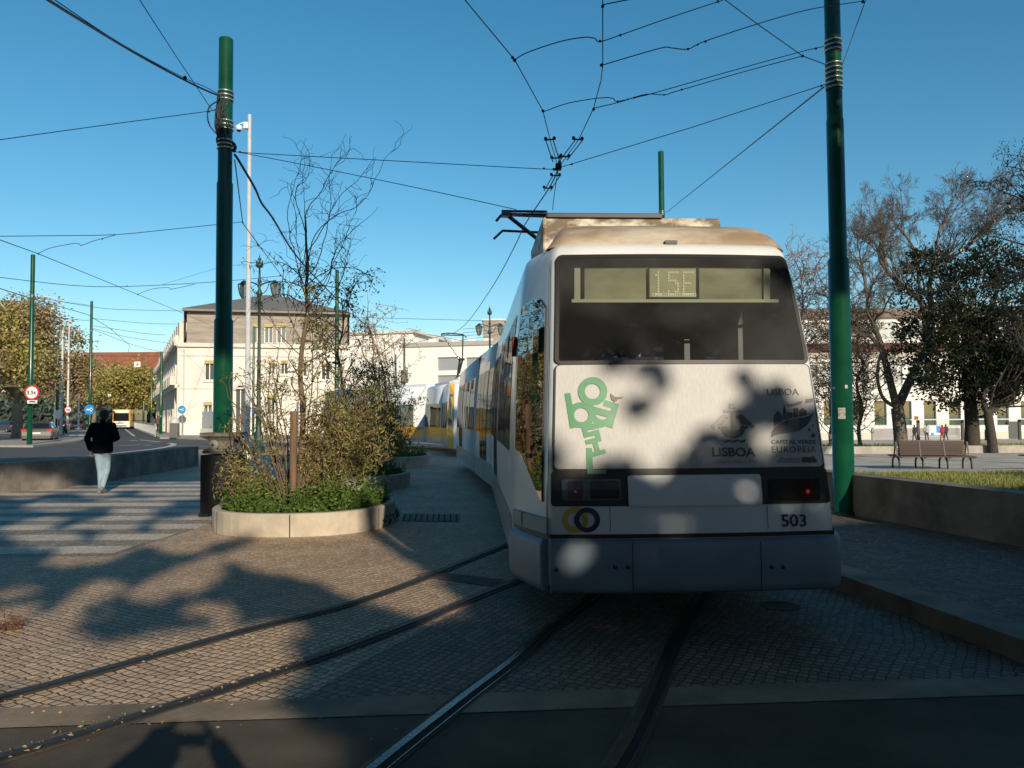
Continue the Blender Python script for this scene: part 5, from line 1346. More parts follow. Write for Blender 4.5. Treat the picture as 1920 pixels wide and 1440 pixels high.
shrub('willow_shrub', (WB.x-.15, 11.55, .25), 'sparser willow shrub drooping to the left of the stake over the black pedestal', [(445, 710, 38, 11.6, .8), (420, 800, 30, 11.8, .6), (475, 750, 36, 11.8, .7), (510, 690, 42, 11.8, 1), (430, 880, 30, 11.2, 1.8), (412, 850, 24, 11.3, .8), (500, 780, 34, 11.8, .5), (460, 640, 30, 11.6, .4), (415, 925, 22, 11.1, 1.6)], 22, 30, 13, 'leaf_olive', .07, .018)
for i, (px, py, Y, sz) in enumerate(((400, 660, 10.9, .5),)):
    pass
e_ = shrub('willow_shrub', (P2.x+.1, P2.y, .3), 'second willow shrub, brownish, growing in the planter behind', [(700, 790, 50, 18, 1), (720, 850, 35, 17.6, 1), (690, 700, 55, 18, 1), (640, 760, 55, 18, .8), (740, 790, 30, 18.2, .8), (660, 860, 35, 17.5, .6), (700, 650, 35, 18.2, .3)], 23, 42, 12, 'leaf_olive', .10, .024, r0=.016)
e_ = shrub('willow_shrub', (P3.x+.1, P3.y, .3), 'farthest willow shrub with leaves turned brown, beside the yellow tram', [(700, 700, 45, 25.5, 1), (735, 770, 32, 25.5, 1), (680, 760, 45, 25.5, .8), (715, 650, 35, 25.5, .6), (745, 820, 22, 25.3, .6), (700, 610, 35, 26, .35)], 24, 40, 14, 'leaf_plane2', .13, .035, r0=.02, m_bark='twig_red')
# second slim trunk tree behind (dark trunk at px 612-640)
def curly_tree(name, base, top, r, label, seed, m_b, nlimb=14, L=2.0, leaves=0, m_l='leaf_olive', curl=.2, step=.14, sub=5, spreadk=1.0, fr=.3, twr=1.0, cat='tree', start=.3, rmul=1.0):
    e = empty(name, base, label, cat); T = Tree(seed, curl); rnd = T.r; base = V(base); top = V(top)
    n = 10; pts = [base.lerp(top, i/n)+V((rnd.gauss(0, 1), rnd.gauss(0, 1), 0))*r*(.9 if 0 < i < n else 0) for i in range(n+1)]; pts = spline(pts, 3)
    T.b.tube(pts, r, 7, rads=[lerp(r, r*fr, i/(len(pts)-1)) for i in range(len(pts))]); tips = []
    for i in range(nlimb):
        k = int(lerp(len(pts)*start, len(pts)-1, i/nlimb)); a = rnd.uniform(0, 6.283); d = V((math.cos(a)*spreadk, math.sin(a)*spreadk, rnd.uniform(.7, 1.6)))
        p1, _ = T.branch(pts[k], d, L*rnd.uniform(.7, 1.2), r*.3*rmul, .008*twr, step, curl*.6, up=.03)
        for j in range(sub):
            q = rnd.randrange(len(p1)//4, len(p1)); p2, _ = T.branch(p1[q], V((rnd.gauss(0, 1), rnd.gauss(0, 1), rnd.gauss(.5, .5))), L*rnd.uniform(.3, .6), .011*twr, .006*twr, step*.7, curl); tips.append(p2)
            for j2 in range(3):
                q2 = rnd.randrange(1, len(p2)); p3, _ = T.branch(p2[q2], V((rnd.gauss(0, 1), rnd.gauss(0, 1), rnd.gauss(.2, .7))), L*rnd.uniform(.12, .3), .007*twr, .004*twr, step*.5, curl*1.3); tips.append(p3)
    T.b.build('trunk', M[m_b], e)
    if leaves: lb = MB(); leaves_on(lb, tips, leaves, .11, .04, rnd, .08, .6); lb.build('foliage', M[m_l], e)
    return e
curly_tree('willow_tree', (P2.x-.4, P2.y+.2, .3), P(640, 560, 18), .05, 'second slim corkscrew willow in the planter behind, leafy halfway up', 31, 'bark', 11, 1.2, 3, curl=.18, step=.1)
curly_tree('willow_tree', (P3.x-.3, P3.y, .3), P(690, 600, 25.5), .06, 'third slim corkscrew willow with bare twigs, behind the brown shrub', 32, 'twig_red', 12, 1.8, 1, curl=.2, step=.13)
# ------------------------------------------------------------------ big trees
def big_tree(name, base, label, seed, trunk, m_b, lvl, kids, L, r, leaf=None, group=None, twr=.006, **kw):
    """trunk: list of limb polylines (points, r0, r1); branching continues from each limb end"""
    e = empty(name, base, label, 'tree', group); T = Tree(seed, kw.pop('curl', .12), sides=7); T.maxlv = lvl
    for pts, r0, r1, go in trunk:
        sp = spline(pts, 5); T.b.tube(sp, r0, 9, rads=[lerp(r0, r1, i/(len(sp)-1)) for i in range(len(sp))])
        if go:
            ns, LL = go; d0 = (sp[-1]-sp[-3]).normalized()
            for i in range(ns):
                k = int(lerp(len(sp)*.45, len(sp)-1, i/max(ns-1, 1))); dd = d0+V((T.r.gauss(0, .55), T.r.gauss(0, .55), T.r.gauss(.15, .3)))
                T.grow(sp[k], dd, LL*T.r.uniform(.85, 1.3), r1*.62, lvl, kids, mins=twr, **kw)
    T.b.build('trunk', M[m_b], e)
    if leaf:
        m_l, per, s, w, spread, keep = leaf; lb = MB(); leaves_on(lb, T.tips, per, s, w, T.r, spread, .2, keep); lb.build('crown', M[m_l], e)
    return e, T
M['bark_tan'] = mat('bark_tan_grey', (.15, .125, .095), .85, noise=.4, nscale=2)
# bare spreading tree on the right (trunk px 1690, fork at 770)
Yb = 42
q = lambda x, y, d=0: P(x, y, Yb+d)
zb = zr(Yb)
b0 = q(1690, 860); b0.z = zb
e, T = big_tree('bare_tree', b0, 'bare spreading tree with forked trunk and fine upswept twigs behind the bench', 41, [
    ([b0, q(1688, 815), q(1682, 765)], .38, .33, None),
    ([q(1682, 765), q(1665, 700, -.5), q(1650, 640, -1), q(1630, 590, -1)], .22, .11, (6, 2.2)),
    ([q(1682, 765), q(1705, 715, .5), q(1738, 650, .8), q(1745, 590, 1), q(1743, 535, 1), q(1752, 495, 1)], .27, .10, (8, 2.4)),
    ([q(1738, 650, .8), q(1728, 570, 0), q(1700, 545, -.5), q(1665, 510, -.5), q(1648, 485, -.5)], .17, .09, (8, 2.3)),
    ([q(1752, 495, 1), q(1790, 480, 1), q(1822, 455, .5)], .09, .06, (6, 2.0)),
    ([q(1682, 765), q(1655, 745, -.3), q(1645, 700, -.5), q(1655, 650, -1)], .11, .07, (4, 1.6)),
    ([q(1752, 495), q(1760, 440), q(1765, 420)], .08, .05, (7, 2.0)),
    ([q(1630, 590, -1), q(1622, 530, -1), q(1612, 480, -1)], .10, .05, (7, 1.9)),
    ([q(1665, 510, -.5), q(1655, 460, -.5), q(1660, 430, -.5)], .08, .05, (6, 1.8)),
    ([q(1822, 455), q(1850, 430), q(1865, 410)], .07, .04, (6, 1.9)),
    ([q(1728, 570), q(1722, 520), q(1715, 470), q(1690, 430)], .09, .05, (6, 2.0)),
], 'bark_tan', 4, [4, 4, 4, 4], 2, .1, ratio=.66, spread=.66, rr=.5, twr=.0075, up=.03, curl=.16, start=.25)
# dark evergreen magnolia-like trees
def evergreen(base, label, seed, blobs, limbs, nclump, Y, s=.20, w=.12, per=38, m='leaf_dark'):
    e = empty('evergreen_tree', base, label, 'tree', 'trees in the park on the right'); T = Tree(seed, .12, 7); rnd = T.r; lb = MB()
    for pts, r0, r1 in limbs: sp = spline(pts, 5); T.b.tube(sp, r0, 9, rads=[lerp(r0, r1, i/(len(sp)-1)) for i in range(len(sp))])
    root = limbs[0][0][-1]; wt = [b_[2]**2 for b_ in blobs]
    for i in range(nclump):
        bl = rnd.choices(blobs, wt)[0]; c = P(bl[0], bl[1], Y+bl[3] if len(bl) > 3 else Y); R_ = bl[2]*Y/1440
        v_ = V((rnd.gauss(0, 1), rnd.gauss(0, 1), rnd.gauss(0, 1))).normalized()*rnd.random()**.4*R_; p = c+v_
        if i % 5 == 0: T.b.tube(spline([root.lerp(c, rnd.uniform(0, .4)), root.lerp(p, .6)+V((rnd.gauss(0, .3), rnd.gauss(0, .3), -.2)), p], 4), .04, 4, rads=[lerp(.06, .015, k/8) for k in range(9)])
        cs = rnd.uniform(.22, .5)
        for k in range(per):
            o = V((rnd.gauss(0, 1), rnd.gauss(0, 1), rnd.gauss(0, .7)))*cs*.55; leaf(lb, p+o, o+v_*.2+V((0, 0, .2)), s*rnd.uniform(.6, 1.2), w*rnd.uniform(.7, 1.2), rnd)
    T.b.build('trunk', M['bark_dk'], e); lb.build('crown', M[m], e); return e
Ye = 40; q = lambda x, y, d=0: P(x, y, Ye+d); b1 = q(1823, 855); b1.z = zr(Ye)
evergreen(b1, 'large dark evergreen tree with a thick straight trunk right of the bench', 42,
    [(1790, 690, 75), (1850, 640, 80), (1720, 610, 42, 1), (1820, 530, 60, 1), (1770, 490, 38, 1.5), (1860, 500, 52, 1), (1690, 660, 26, 1), (1905, 600, 60), (1760, 640, 60, -1), (1840, 730, 48, -1), (1900, 700, 50), (1775, 752, 20, -1), (1745, 700, 35, -1), (1790, 580, 50, -1), (1700, 560, 30, 1), (1725, 500, 30, 1), (1905, 530, 55, 1), (1680, 700, 22, 0), (1890, 640, 60, 0)],
    [([b1, q(1822, 800), q(1818, 740), q(1812, 660), q(1815, 600)], .40, .2), ([q(1815, 700), q(1790, 640), q(1770, 590)], .16, .06), ([q(1815, 690), q(1850, 620), q(1860, 560)], .18, .06)], 680, Ye)
b2 = P(1862, 850, 38); b2.z = zr(38)
q = lambda x, y, d=0: P(x, y, 38+d)
evergreen(b2, 'smaller forked tree with dark leaves at the right edge, beside the straight trunk', 43,
    [(1890, 690, 50), (1920, 640, 60), (1870, 735, 22), (1935, 700, 55)], [([b2, q(1858, 815), q(1852, 775)], .24, .2), ([q(1852, 775), q(1843, 745), q(1858, 722)], .15, .1), ([q(1852, 775), q(1870, 762), q(1876, 735), q(1885, 690)], .16, .1)], 170, 38)
# low dark foliage on the bare tree (magnolia mass at px 1690-1720)
# curly willows at right edge hanging in
cb = P(1985, 850, 27); cb.z = zr(27)
curly_tree('willow_tree', cb, P(1955, 330, 27), .17, 'corkscrew willow reaching in from the right edge with twisted leafy twigs', 44, 'bark_dk', 34, 2.3, 9, 'leaf_dark', curl=.22, step=.13, sub=7, twr=1.3, spreadk=1.1)
# willows behind the right pole
for i, (px, pt, yt, Y, lb, sd) in enumerate(((1505, 1500, 500, 50, 'bare reddish corkscrew willow behind the right corner of the tram', 45), (1560, 1575, 560, 46, 'bare reddish corkscrew willow behind the right green pole', 46), (1615, 1610, 620, 48, 'low bare corkscrew willow between the green pole and the forked tree', 47), (1455, 1440, 520, 54, 'bare corkscrew willow peeping over the tram roof right of the fairing', 48))):
    c = P(px, 850, Y); c.z = zr(Y); curly_tree('willow_tree', c, P(pt, yt, Y), .13, lb, sd, 'twig_red', 52, 3.1 if i != 2 else 2.2, 2 if i in (1, 2) else 0, 'leaf_plane', curl=.26, step=.22, sub=7, twr=1.9, start=.12, spreadk=.8, rmul=.7)

# ---- left: plane trees with turning leaves
def plane(px, Y, top, wpx, label, seed, m='leaf_plane', dens=1.0, base_y=None, low=None, s=.3, z0=0.0, bare=False, pale=True):
    c = P(px, 800, Y); c.z = z0; H = P(px, top, Y).z-z0; W_ = wpx*Y/1440; lowz = H*.28 if low is None else low
    e = empty('plane_tree', c, label, 'tree', 'trees along the left street'); T = Tree(seed, .11, 7); rnd = T.r; T.maxlv = 3
    fork = c+V((rnd.gauss(0, .2), 0, H*.24)); T.b.tube(spline([c, c.lerp(fork, .5)+V((rnd.gauss(0, .12), 0, 0)), fork], 3), .4, 9, rads=[lerp(.034*H, .026*H, i/6) for i in range(7)])
    for i in range(6):
        a = 6.283*i/6+rnd.random(); d = V((math.cos(a)*.75, math.sin(a)*.75, rnd.uniform(.7, 1.5)))
        T.grow(fork, d, H*.34*rnd.uniform(.8, 1.15), .015*H, 3, [4, 4, 3], ratio=.66, spread=.62, rr=.62, mins=.018, up=.02, start=.3)
    T.b.build('trunk', M['bark_lt'] if pale else M['bark_dk'], e)
    lb = MB(); n = int(1500*dens); ax = .5*W_; 
    for i in range(n):
        # clumps in an uneven ellipsoid
        th = rnd.uniform(0, 6.283); u = rnd.uniform(-1, 1); rr = rnd.random()**.35; sn = math.sqrt(1-u*u)
        nn = .78+.42*mnoise.noise(V((math.cos(th)*1.6+seed, math.sin(th)*1.6, u*1.8)))
        p = c+V((ax*sn*math.cos(th)*rr*nn, ax*sn*math.sin(th)*rr*nn, lowz+(H-lowz)*(.5+.5*u*rr*(nn+.12))))
        if mnoise.noise(p*.45+V((seed, 0, 0))) < .05: continue
        for k in range(12):
            o = V((rnd.gauss(0, .42), rnd.gauss(0, .42), rnd.gauss(0, .34))); leaf(lb, p+o, o+V((0, 0, -.3)), s*rnd.uniform(.6, 1.2), s*.75*rnd.uniform(.7, 1.2), rnd)
    lb.build('crown', M[m], e); return e
plane(30, 62, 545, 200, 'big plane tree with yellow green leaves at the left edge', 51, dens=1.5, s=.27)
plane(-45, 50, 560, 230, 'plane tree cut by the left edge of the picture', 52, dens=1.2, s=.27, m='leaf_plane2')
plane(112, 92, 610, 150, 'plane tree behind the grey lamp posts', 53, dens=1.2, s=.33, m='leaf_plane')
plane(235, 122, 678, 150, 'rounded golden green tree closing the street behind the bus', 54, dens=1.5, s=.42, m='leaf_plane2')
plane(172, 132, 672, 130, 'tree between the golden tree and the lamp posts', 55, dens=1.0, s=.42)
plane(305, 150, 700, 120, 'tree at the far end of the street beside the cream building', 56, dens=.8, s=.42, m='leaf_plane2')
# dark distant wood under the trees
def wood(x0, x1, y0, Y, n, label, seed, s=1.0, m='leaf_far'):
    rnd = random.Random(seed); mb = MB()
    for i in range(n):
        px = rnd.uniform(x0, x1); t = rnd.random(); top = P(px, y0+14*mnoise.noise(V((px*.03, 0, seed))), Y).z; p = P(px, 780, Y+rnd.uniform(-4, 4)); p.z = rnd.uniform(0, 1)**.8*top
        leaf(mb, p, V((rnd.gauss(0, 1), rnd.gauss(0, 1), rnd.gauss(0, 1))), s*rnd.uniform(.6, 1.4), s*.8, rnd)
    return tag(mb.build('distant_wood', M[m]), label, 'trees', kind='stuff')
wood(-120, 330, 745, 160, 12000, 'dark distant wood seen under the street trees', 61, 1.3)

wood(1990, 3300, 700, 150, 7000, 'dark distant trees beyond the right end of the white building', 62, 1.6)
# ---- grass on the bank at right
rnd = random.Random(71); mb = MB()
for i in range(42000):
    Y = 7.4+(18.4-7.4)*rnd.random()**1.15; x = xl(Y)+.02+rnd.random()**1.0*(Y*.42)
    if mnoise.noise(V((x*.9, Y*.9, 0))) < -.32 and rnd.random() < .7: continue
    z = zr(Y); H = rnd.uniform(.035, .10)*(1+.6*mnoise.noise(V((x*1.7, Y*1.7, 3)))); d = V((rnd.gauss(0, .03), rnd.gauss(0, .03), H)); a = rnd.uniform(0, 3.14); sd = V((math.cos(a), math.sin(a), 0))*.005*(1+Y*.06)
    p = V((x, Y, z)); mb.add([p-sd, p+sd, p+d], [(0, 1, 2)])
tag(mb.build('grass', M['grass']), 'short sunlit grass growing behind the right retaining wall', 'grass', kind='stuff')
mb = MB()
for i in range(9000):
    Y = 38.8+14*rnd.random(); x = rnd.uniform(18, 18+Y*.5); z = zr(Y)+.12; H = rnd.uniform(.08, .25); a = rnd.uniform(0, 3.14); sd = V((math.cos(a), math.sin(a), 0))*.03
    p = V((x, Y, z)); mb.add([p-sd, p+sd, p+V((rnd.gauss(0, .05), 0, H))], [(0, 1, 2)])
tag(mb.build('grass', M['grass']), 'lawn grass around the park trees beyond the bench', 'grass', kind='stuff')
# dry weed at left edge
c = G(14, 1180); mb = MB(); rnd = random.Random(72); T = Tree(73, .2)
for i in range(46):
    p = c+V((rnd.gauss(0, .05), rnd.gauss(0, .04), 0)); pts, _ = T.branch(p, V((rnd.gauss(0, .6), rnd.gauss(0, .6), rnd.uniform(.3, 1))), rnd.uniform(.08, .24), .003, .0015, .03, .2)
    for k in range(5): leaf(mb, pts[rnd.randrange(len(pts))], V((rnd.gauss(0, 1), rnd.gauss(0, 1), .3)), .03, .01, rnd)
mb.merge(T.b); tag(mb.build('dry_weed', M['drygrass']), 'dry reddish weed sprouting from the cobbles at the left edge', 'weed')
# fallen crumbs along the rail groove
mb = MB(); rnd = random.Random(74)
for i in range(140):
    s = rnd.choice(trk2[8:30]); p = V(s)+V((rnd.gauss(.03, .03), rnd.gauss(.0, .05), .022)); leaf(mb, p, V((rnd.gauss(0, 1), rnd.gauss(0, 1), .1)), rnd.uniform(.01, .035), .012, rnd)
for i in range(160):
    p = G(rnd.uniform(0, 900), rnd.uniform(990, 1400)); leaf(mb, p+V((0, 0, .012)), V((rnd.gauss(0, 1), rnd.gauss(0, 1), .15)), rnd.uniform(.01, .03), .012, rnd)
tag(mb.build('leaf_litter', mat('litter_tan', (.34, .24, .14), .8, isl=.4)), 'small dry leaf crumbs scattered along the rails and cobbles', 'leaf litter', kind='stuff')

# ------------------------------------------------------------------ buildings
def facade(A, Bp, z0, z1, ops, parent, m, thick=.35, frame_m=None, glass_m=None, name='wall', mullion=True, blinds=None, fr=.07):
    """wall between ground points A and B with real openings (u0,u1,z0,z1,[arch]) in metres; faces the camera side"""
    A = V((A[0], A[1], 0)); Bp = V((Bp[0], Bp[1], 0)); L = (Bp-A).length; u_ = (Bp-A)/L; n_ = V((u_.y, -u_.x, 0))
    f = lambda u, z, d=0.0: A+u_*u+V((0, 0, z))-n_*d
    us = sorted({0, L, *[o[0] for o in ops], *[o[1] for o in ops]}); zs = sorted({z0, z1, *[o[2] for o in ops], *[o[3] for o in ops]})
    b = MB()
    for i in range(len(us)-1):
        for k in range(len(zs)-1):
            cu = (us[i]+us[i+1])/2; cz = (zs[k]+zs[k+1])/2
            if any(o[0] < cu < o[1] and o[2] < cz < o[3] for o in ops): continue
            b.quad(f(us[i], zs[k]), f(us[i+1], zs[k]), f(us[i+1], zs[k+1]), f(us[i], zs[k+1]))
    for o in ops:
        a, c, d, e = o[:4]
        for (p, q_) in (((a, d), (c, d)), ((c, d), (c, e)), ((c, e), (a, e)), ((a, e), (a, d))): b.quad(f(*p), f(*q_), f(q_[0], q_[1], thick), f(p[0], p[1], thick))
    w_ = b.build(name, m, parent)
    for o in ops:
        a, c, d, e = o[:4]; b = MB(); D = thick-.05
        if frame_m:
            for (x0, x1, y0, y1) in ((a, a+fr, d, e), (c-fr, c, d, e), (a+fr, c-fr, d, d+fr), (a+fr, c-fr, e-fr, e))+((((a+c)/2-fr/2, (a+c)/2+fr/2, d+fr, e-fr),) if mullion else ()):
                b.ext([f(x0, y0, D), f(x1, y0, D), f(x1, y1, D), f(x0, y1, D)], .06, n_)
            fo = b.build('window', frame_m, parent)
        else: fo = parent
        b = MB(); b.quad(f(a, d, D+.03), f(c, d, D+.03), f(c, e, D+.03), f(a, e, D+.03)); b.build('pane', glass_m, fo)
        if blinds and o[4:5] == ('b',):
            b = MB(); b.ext([f(a, e-.28, D-.1), f(c, e-.28, D-.1), f(c, e, D-.1), f(a, e, D-.1)], .12, n_); b.build('shutter_box', blinds, fo)
    return f, n_, L
cream = mat('plaster_cream', (.75, .71, .63), .85, noise=.24, nscale=.45, bump=.1, bscale=8)
creamtrim = mat('stone_trim', (.66, .62, .54), .8, noise=.15, nscale=1)
slate = mat('mansard_cladding', (.36, .31, .26), .85, noise=.35, nscale=1.2, bump=.6, bscale=4, stretch=(.4, .4, 3))
roofm = mat('roof_metal_brown', (.20, .18, .155), .6, noise=.2, nscale=.6)
wglass = glassmat('window_glass_pale', (.10, .115, .11), gloss=.1, rough=.05); wframe = mat('window_frame_white', (.75, .74, .70), .5); yb = mat('shutter_yellow', (.42, .33, .10), .6)
ggate = mat('gate_grey_blue', (.33, .37, .38), .6, noise=.12, nscale=.7, stretch=(6, 6, .3))
# mansard building
Yc = 68.0; A = P(336, 800, Yc); Bx = P(655, 800, 71.5); A = V((A.x, A.y, 0)); Bx = V((Bx.x, Bx.y, 0))
mb1 = empty('mansard_building', A, 'cream two storey corner building with grey brown mansard roof and arched gateway', 'building')
un = (Bx-A).normalized(); nn = V((un.y, -un.x, 0))
def fuz(px, py):  # photo point -> (u, z) on the front
    r = ray(px, py); t = (A-CAMP).dot(nn)/r.dot(nn); p = CAMP+r*t; return (p-A).dot(un), p.z
def rect(px0, py0, px1, py1, *x):
    a = fuz(px0, py1); c = fuz(px1, py0); return (a[0], c[0], a[1], c[1], *x)
zc = fuz(400, 649)[1]; ze = fuz(400, 580)[1]
ops = [rect(383, 676, 402, 713, 'b'), rect(381, 754, 398, 778, 'b'), rect(503, 676, 516, 702, 'b'), rect(526, 676, 540, 702, 'b'), rect(602, 680, 619, 712, 'b'), rect(440, 722, 461, 812), rect(500, 740, 516, 776, 'b'), rect(560, 740, 576, 776, 'b'), rect(602, 745, 619, 778, 'b'), rect(560, 676, 576, 706, 'b')]
f, n_, L_ = facade(A, Bx, 0, zc, ops, mb1, cream, .3, wframe, wglass, blinds=yb)
mops = [rect(474, 607, 489, 643, 'b'), rect(495, 607, 512, 643, 'b'), rect(518, 607, 536, 643, 'b')]
f2, _, _ = facade(A+un*.5-nn*.25, Bx-un*.2-nn*.25, zc+.25, ze, [(o[0]-.5, o[1]-.5, o[2], o[3], 'b') for o in mops], mb1, slate, .25, wframe, wglass, name='mansard_wall', blinds=yb)
b = MB(); b.ext([f(-.25, zc-.1, -.25), f(L_+.1, zc-.1, -.25), f(L_+.1, zc-.1, .3), f(-.25, zc-.1, .3)], .35); b.ext([f(-.1, zc-.9, -.08), f(L_, zc-.9, -.08), f(L_, zc-.9, .05), f(-.1, zc-.9, .05)], .18); b.ext([f(-.05, 4.2, -.06), f(L_, 4.2, -.06), f(L_, 4.2, .05), f(-.05, 4.2, .05)], .15); b.build('cornice', creamtrim, mb1)
for o in ops:
    if o[1]-o[0] < 1.5: b = MB(); b.ext([f(o[0]-.1, o[2]-.18, -.1), f(o[1]+.1, o[2]-.18, -.1), f(o[1]+.1, o[2]-.18, .05), f(o[0]-.1, o[2]-.18, .05)], .16); b.build('sill', creamtrim, mb1)
# arch head over the gateway
b = MB(); au0, au1, az0, az1 = ops[5][:4]; cu = (au0+au1)/2; ra = (au1-au0)/2
for s in (-1, 1):
    pts = [f(cu+s*ra, az1, .1)]+[f(cu+s*ra*math.cos(a), az1-ra+ra*math.sin(a), .1) for a in [math.pi/2*k/8 for k in range(9)]]
    b.poly(pts if s < 0 else pts[::-1])
b.build('arch_spandrel', cream, mb1)
b = MB(); b.tube([f(cu+ra*1.06*math.cos(a), az1-ra+ra*1.06*math.sin(a), -.05) for a in [math.pi*k/12 for k in range(13)]], .12, 6); b.build('arch_moulding', creamtrim, mb1)
for du in (.35, 5.6, 13.9):
    b = MB(); b.tube([f(du, .1, -.09), f(du, zc-.3, -.09)], .055, 6); b.build('downpipe', M['mast'], mb1)
for (px_, py_) in ((420, 735), (548, 690)):
    u_c, z_c = fuz(px_, py_); b = MB(); b.ext([f(u_c-.4, z_c-.3, -.35), f(u_c+.4, z_c-.3, -.35), f(u_c+.4, z_c-.3, 0), f(u_c-.4, z_c-.3, 0)], .6); b.build('air_conditioner', M['white'], mb1)
# side wall along the street with pilasters
C_ = A+RD*52; C_ = V((C_.x, C_.y, 0)); nside = V((-RD.y, RD.x, 0))
fs_, ns_, Ls = facade(C_, A, 0, zc, [(Ls_*3.4+1.2, Ls_*3.4+2.4, z_, z_+h_) for Ls_ in range(15) for z_, h_ in ((1.3, 2.4), (5.3, 2.3))], mb1, cream, .3, wframe, wglass, name='side_wall')
b = MB()
for k in range(16):
    u = k*3.4+.3 if k < 15 else Ls-.3; b.ext([fs_(u-.3, 0, -.22), fs_(u+.3, 0, -.22), fs_(u+.3, 0, .0), fs_(u-.3, 0, .0)], zc)
b.ext([fs_(-.2, zc, -.5), fs_(Ls+.2, zc, -.5), fs_(Ls+.2, zc, .3), fs_(-.2, zc, .3)], .35); b.ext([fs_(0, 4.3, -.4), fs_(Ls, 4.3, -.4), fs_(Ls, 4.3, .0), fs_(0, 4.3, .0)], .3); b.build('pilaster', creamtrim, mb1)
b = MB()
for k in range(15):
    u = k*3.4+1.8; b.ext([fs_(u-1, 4.62, -.75), fs_(u+1, 4.62, -.75), fs_(u+1, 4.62, -.1), fs_(u-1, 4.62, -.1)], .8)
    b.lathe([(.0, 0), (.45, .1), (.5, .5), (.1, .9)], 8, Matrix.Translation(fs_(u, zc+.3, -.1)))
b.build('balcony', creamtrim, mb1)
b = MB()
for k in range(15):
    u = k*3.4+1.8; b.ext([fs_(u-.9, zc+.35, 0), fs_(u+.9, zc+.35, 0), fs_(u+.9, zc+.35, 1.6), fs_(u-.9, zc+.35, 1.6)], 2.0)
b.build('dormer', creamtrim, mb1)
b = MB(); c1 = A+nside*.0; b.quad(fs_(0, zc+.3, .3), fs_(Ls-.2, zc+.3, .3), fs_(Ls-.2, ze, 1.1), fs_(0, ze, 1.1)); b.build('side_mansard', slate, mb1)
# hipped roof
e0 = f(-.1+.3, ze, -.45+.0); e1 = f(L_+.1, ze, -.35); dpt = 16
r0 = fuz(484, 555); ridge = f(r0[0], 1.6+(r0[1]-1.6)*1.12, dpt/2); bl_ = f(.3, ze, dpt); br_ = f(L_, ze, dpt); rg2 = f(r0[0]+1.2, 1.6+(r0[1]-1.6)*1.12, dpt/2)
b = MB(); b.poly([e0, e1, rg2, ridge]); b.poly([bl_, e0, ridge]); b.poly([e1, br_, rg2]); b.poly([br_, bl_, ridge, rg2])
b.ext([e0+V((0, 0, -.22)), e1+V((0, 0, -.22)), br_+V((0, 0, -.22)), bl_+V((0, 0, -.22))], .20)
b.build('roof', roofm, mb1)
b = MB(); b.quad(f(L_, 0), f(L_, 0, dpt), f(L_, ze, dpt), f(L_, ze)); b.build('end_wall', cream, mb1)
b = MB(); b.quad(f(0.2, zc, .5), f(.2, zc, dpt), f(.2, ze, dpt), f(.2, ze, .5)); b.build('end_wall', slate, mb1)
# gate and low wall in front
gw = empty('gate_wall', A, 'low cream wall with pale grey blue metal gate panels in front of the cream building', 'wall')
g0 = G(341, 817); g1 = G(436, 819); b = MB(); b.bar(V((g0.x, g0.y, .35)), V((g1.x, g1.y, .35)), .3, .7); b.build('base_wall', cream, gw)
b = MB(); b.bar(V((g0.x, g0.y, 1.45)), V((g1.x, g1.y, 1.45)), .08, 1.45); b.build('metal_panel', ggate, gw)
b = MB()
for k in range(34): q_ = g0.lerp(g1, k/33); b.tube([(q_.x, q_.y, 2.1), (q_.x, q_.y, 2.45)], .02, 4)
b.build('spikes', M['mast'], gw)

# white modern building (centre)
Y0 = 98; A2 = V((P(640, 780, Y0).x, Y0, 0)); B2 = V((P(990, 780, 92).x, 92, 0)); u2 = (B2-A2).normalized(); n2 = V((u2.y, -u2.x, 0))
def fz2(px, py): r = ray(px, py); t = (A2-CAMP).dot(n2)/r.dot(n2); p = CAMP+r*t; return (p-A2).dot(u2), p.z
def rect2(a, b_, c, d): p = fz2(a, d); q_ = fz2(c, b_); return (p[0], q_[0], p[1], q_[1])
mb2 = empty('modern_building', A2, 'bright white modern block with wide grey windows behind the yellow tram', 'building')
plain = mat('render_white', (.80, .77, .72), .85, noise=.05, nscale=.3)
greyglass = glassmat('ribbon_glass', (.28, .31, .33), gloss=.05, rough=.15)
zt2 = fz2(850, 649)[1]
ff, _, LL = facade(A2, B2, 0, zt2, [rect2(820, 669, 863, 695), rect2(820, 703, 863, 722), rect2(874, 669, 925, 695), rect2(874, 703, 925, 722)], mb2, plain, .3, None, greyglass)
b = MB(); b.ext([ff(fz2(752, 640)[0], zt2+.02, -.2), ff(LL, zt2+.02, -.2), ff(LL, zt2+.02, 9), ff(fz2(752, 640)[0], zt2+.02, 9)], fz2(850, 641)[1]-zt2); b.build('roof_band', mat('roof_band_grey', (.36, .35, .33), .8), mb2)
b = MB(); ua = fz2(655, 640)[0]; ub = fz2(770, 640)[0]; za = zt2; zb_ = fz2(700, 626)[1]
b.ext([ff(-6, 0, .4), ff(ub, 0, .4), ff(ub, 0, 14), ff(-6, 0, 14)], zb_); b.poly([ff(ub, zb_, .4), ff(fz2(786, 641)[0], za+.3, .4), ff(ub, za+.3, .4)]); b.build('stair_block', plain, mb2)
b = MB(); b.ext([ff(-6, zb_, .1), ff(ub+.6, zb_, .1), ff(ub+.6, zb_, 14), ff(-6, zb_, 14)], .35); b.build('parapet', cream, mb2)
b = MB()
for px in (800, 845, 875, 905):
    u = fz2(px, 640)[0]; z = fz2(px, 641)[1]; b.ext([ff(u-.5, z+.02, 2), ff(u+.5, z+.02, 2), ff(u+.5, z+.02, 3), ff(u-.5, z+.02, 3)], .6)
b.build('roof_unit', M['white'], mb2)
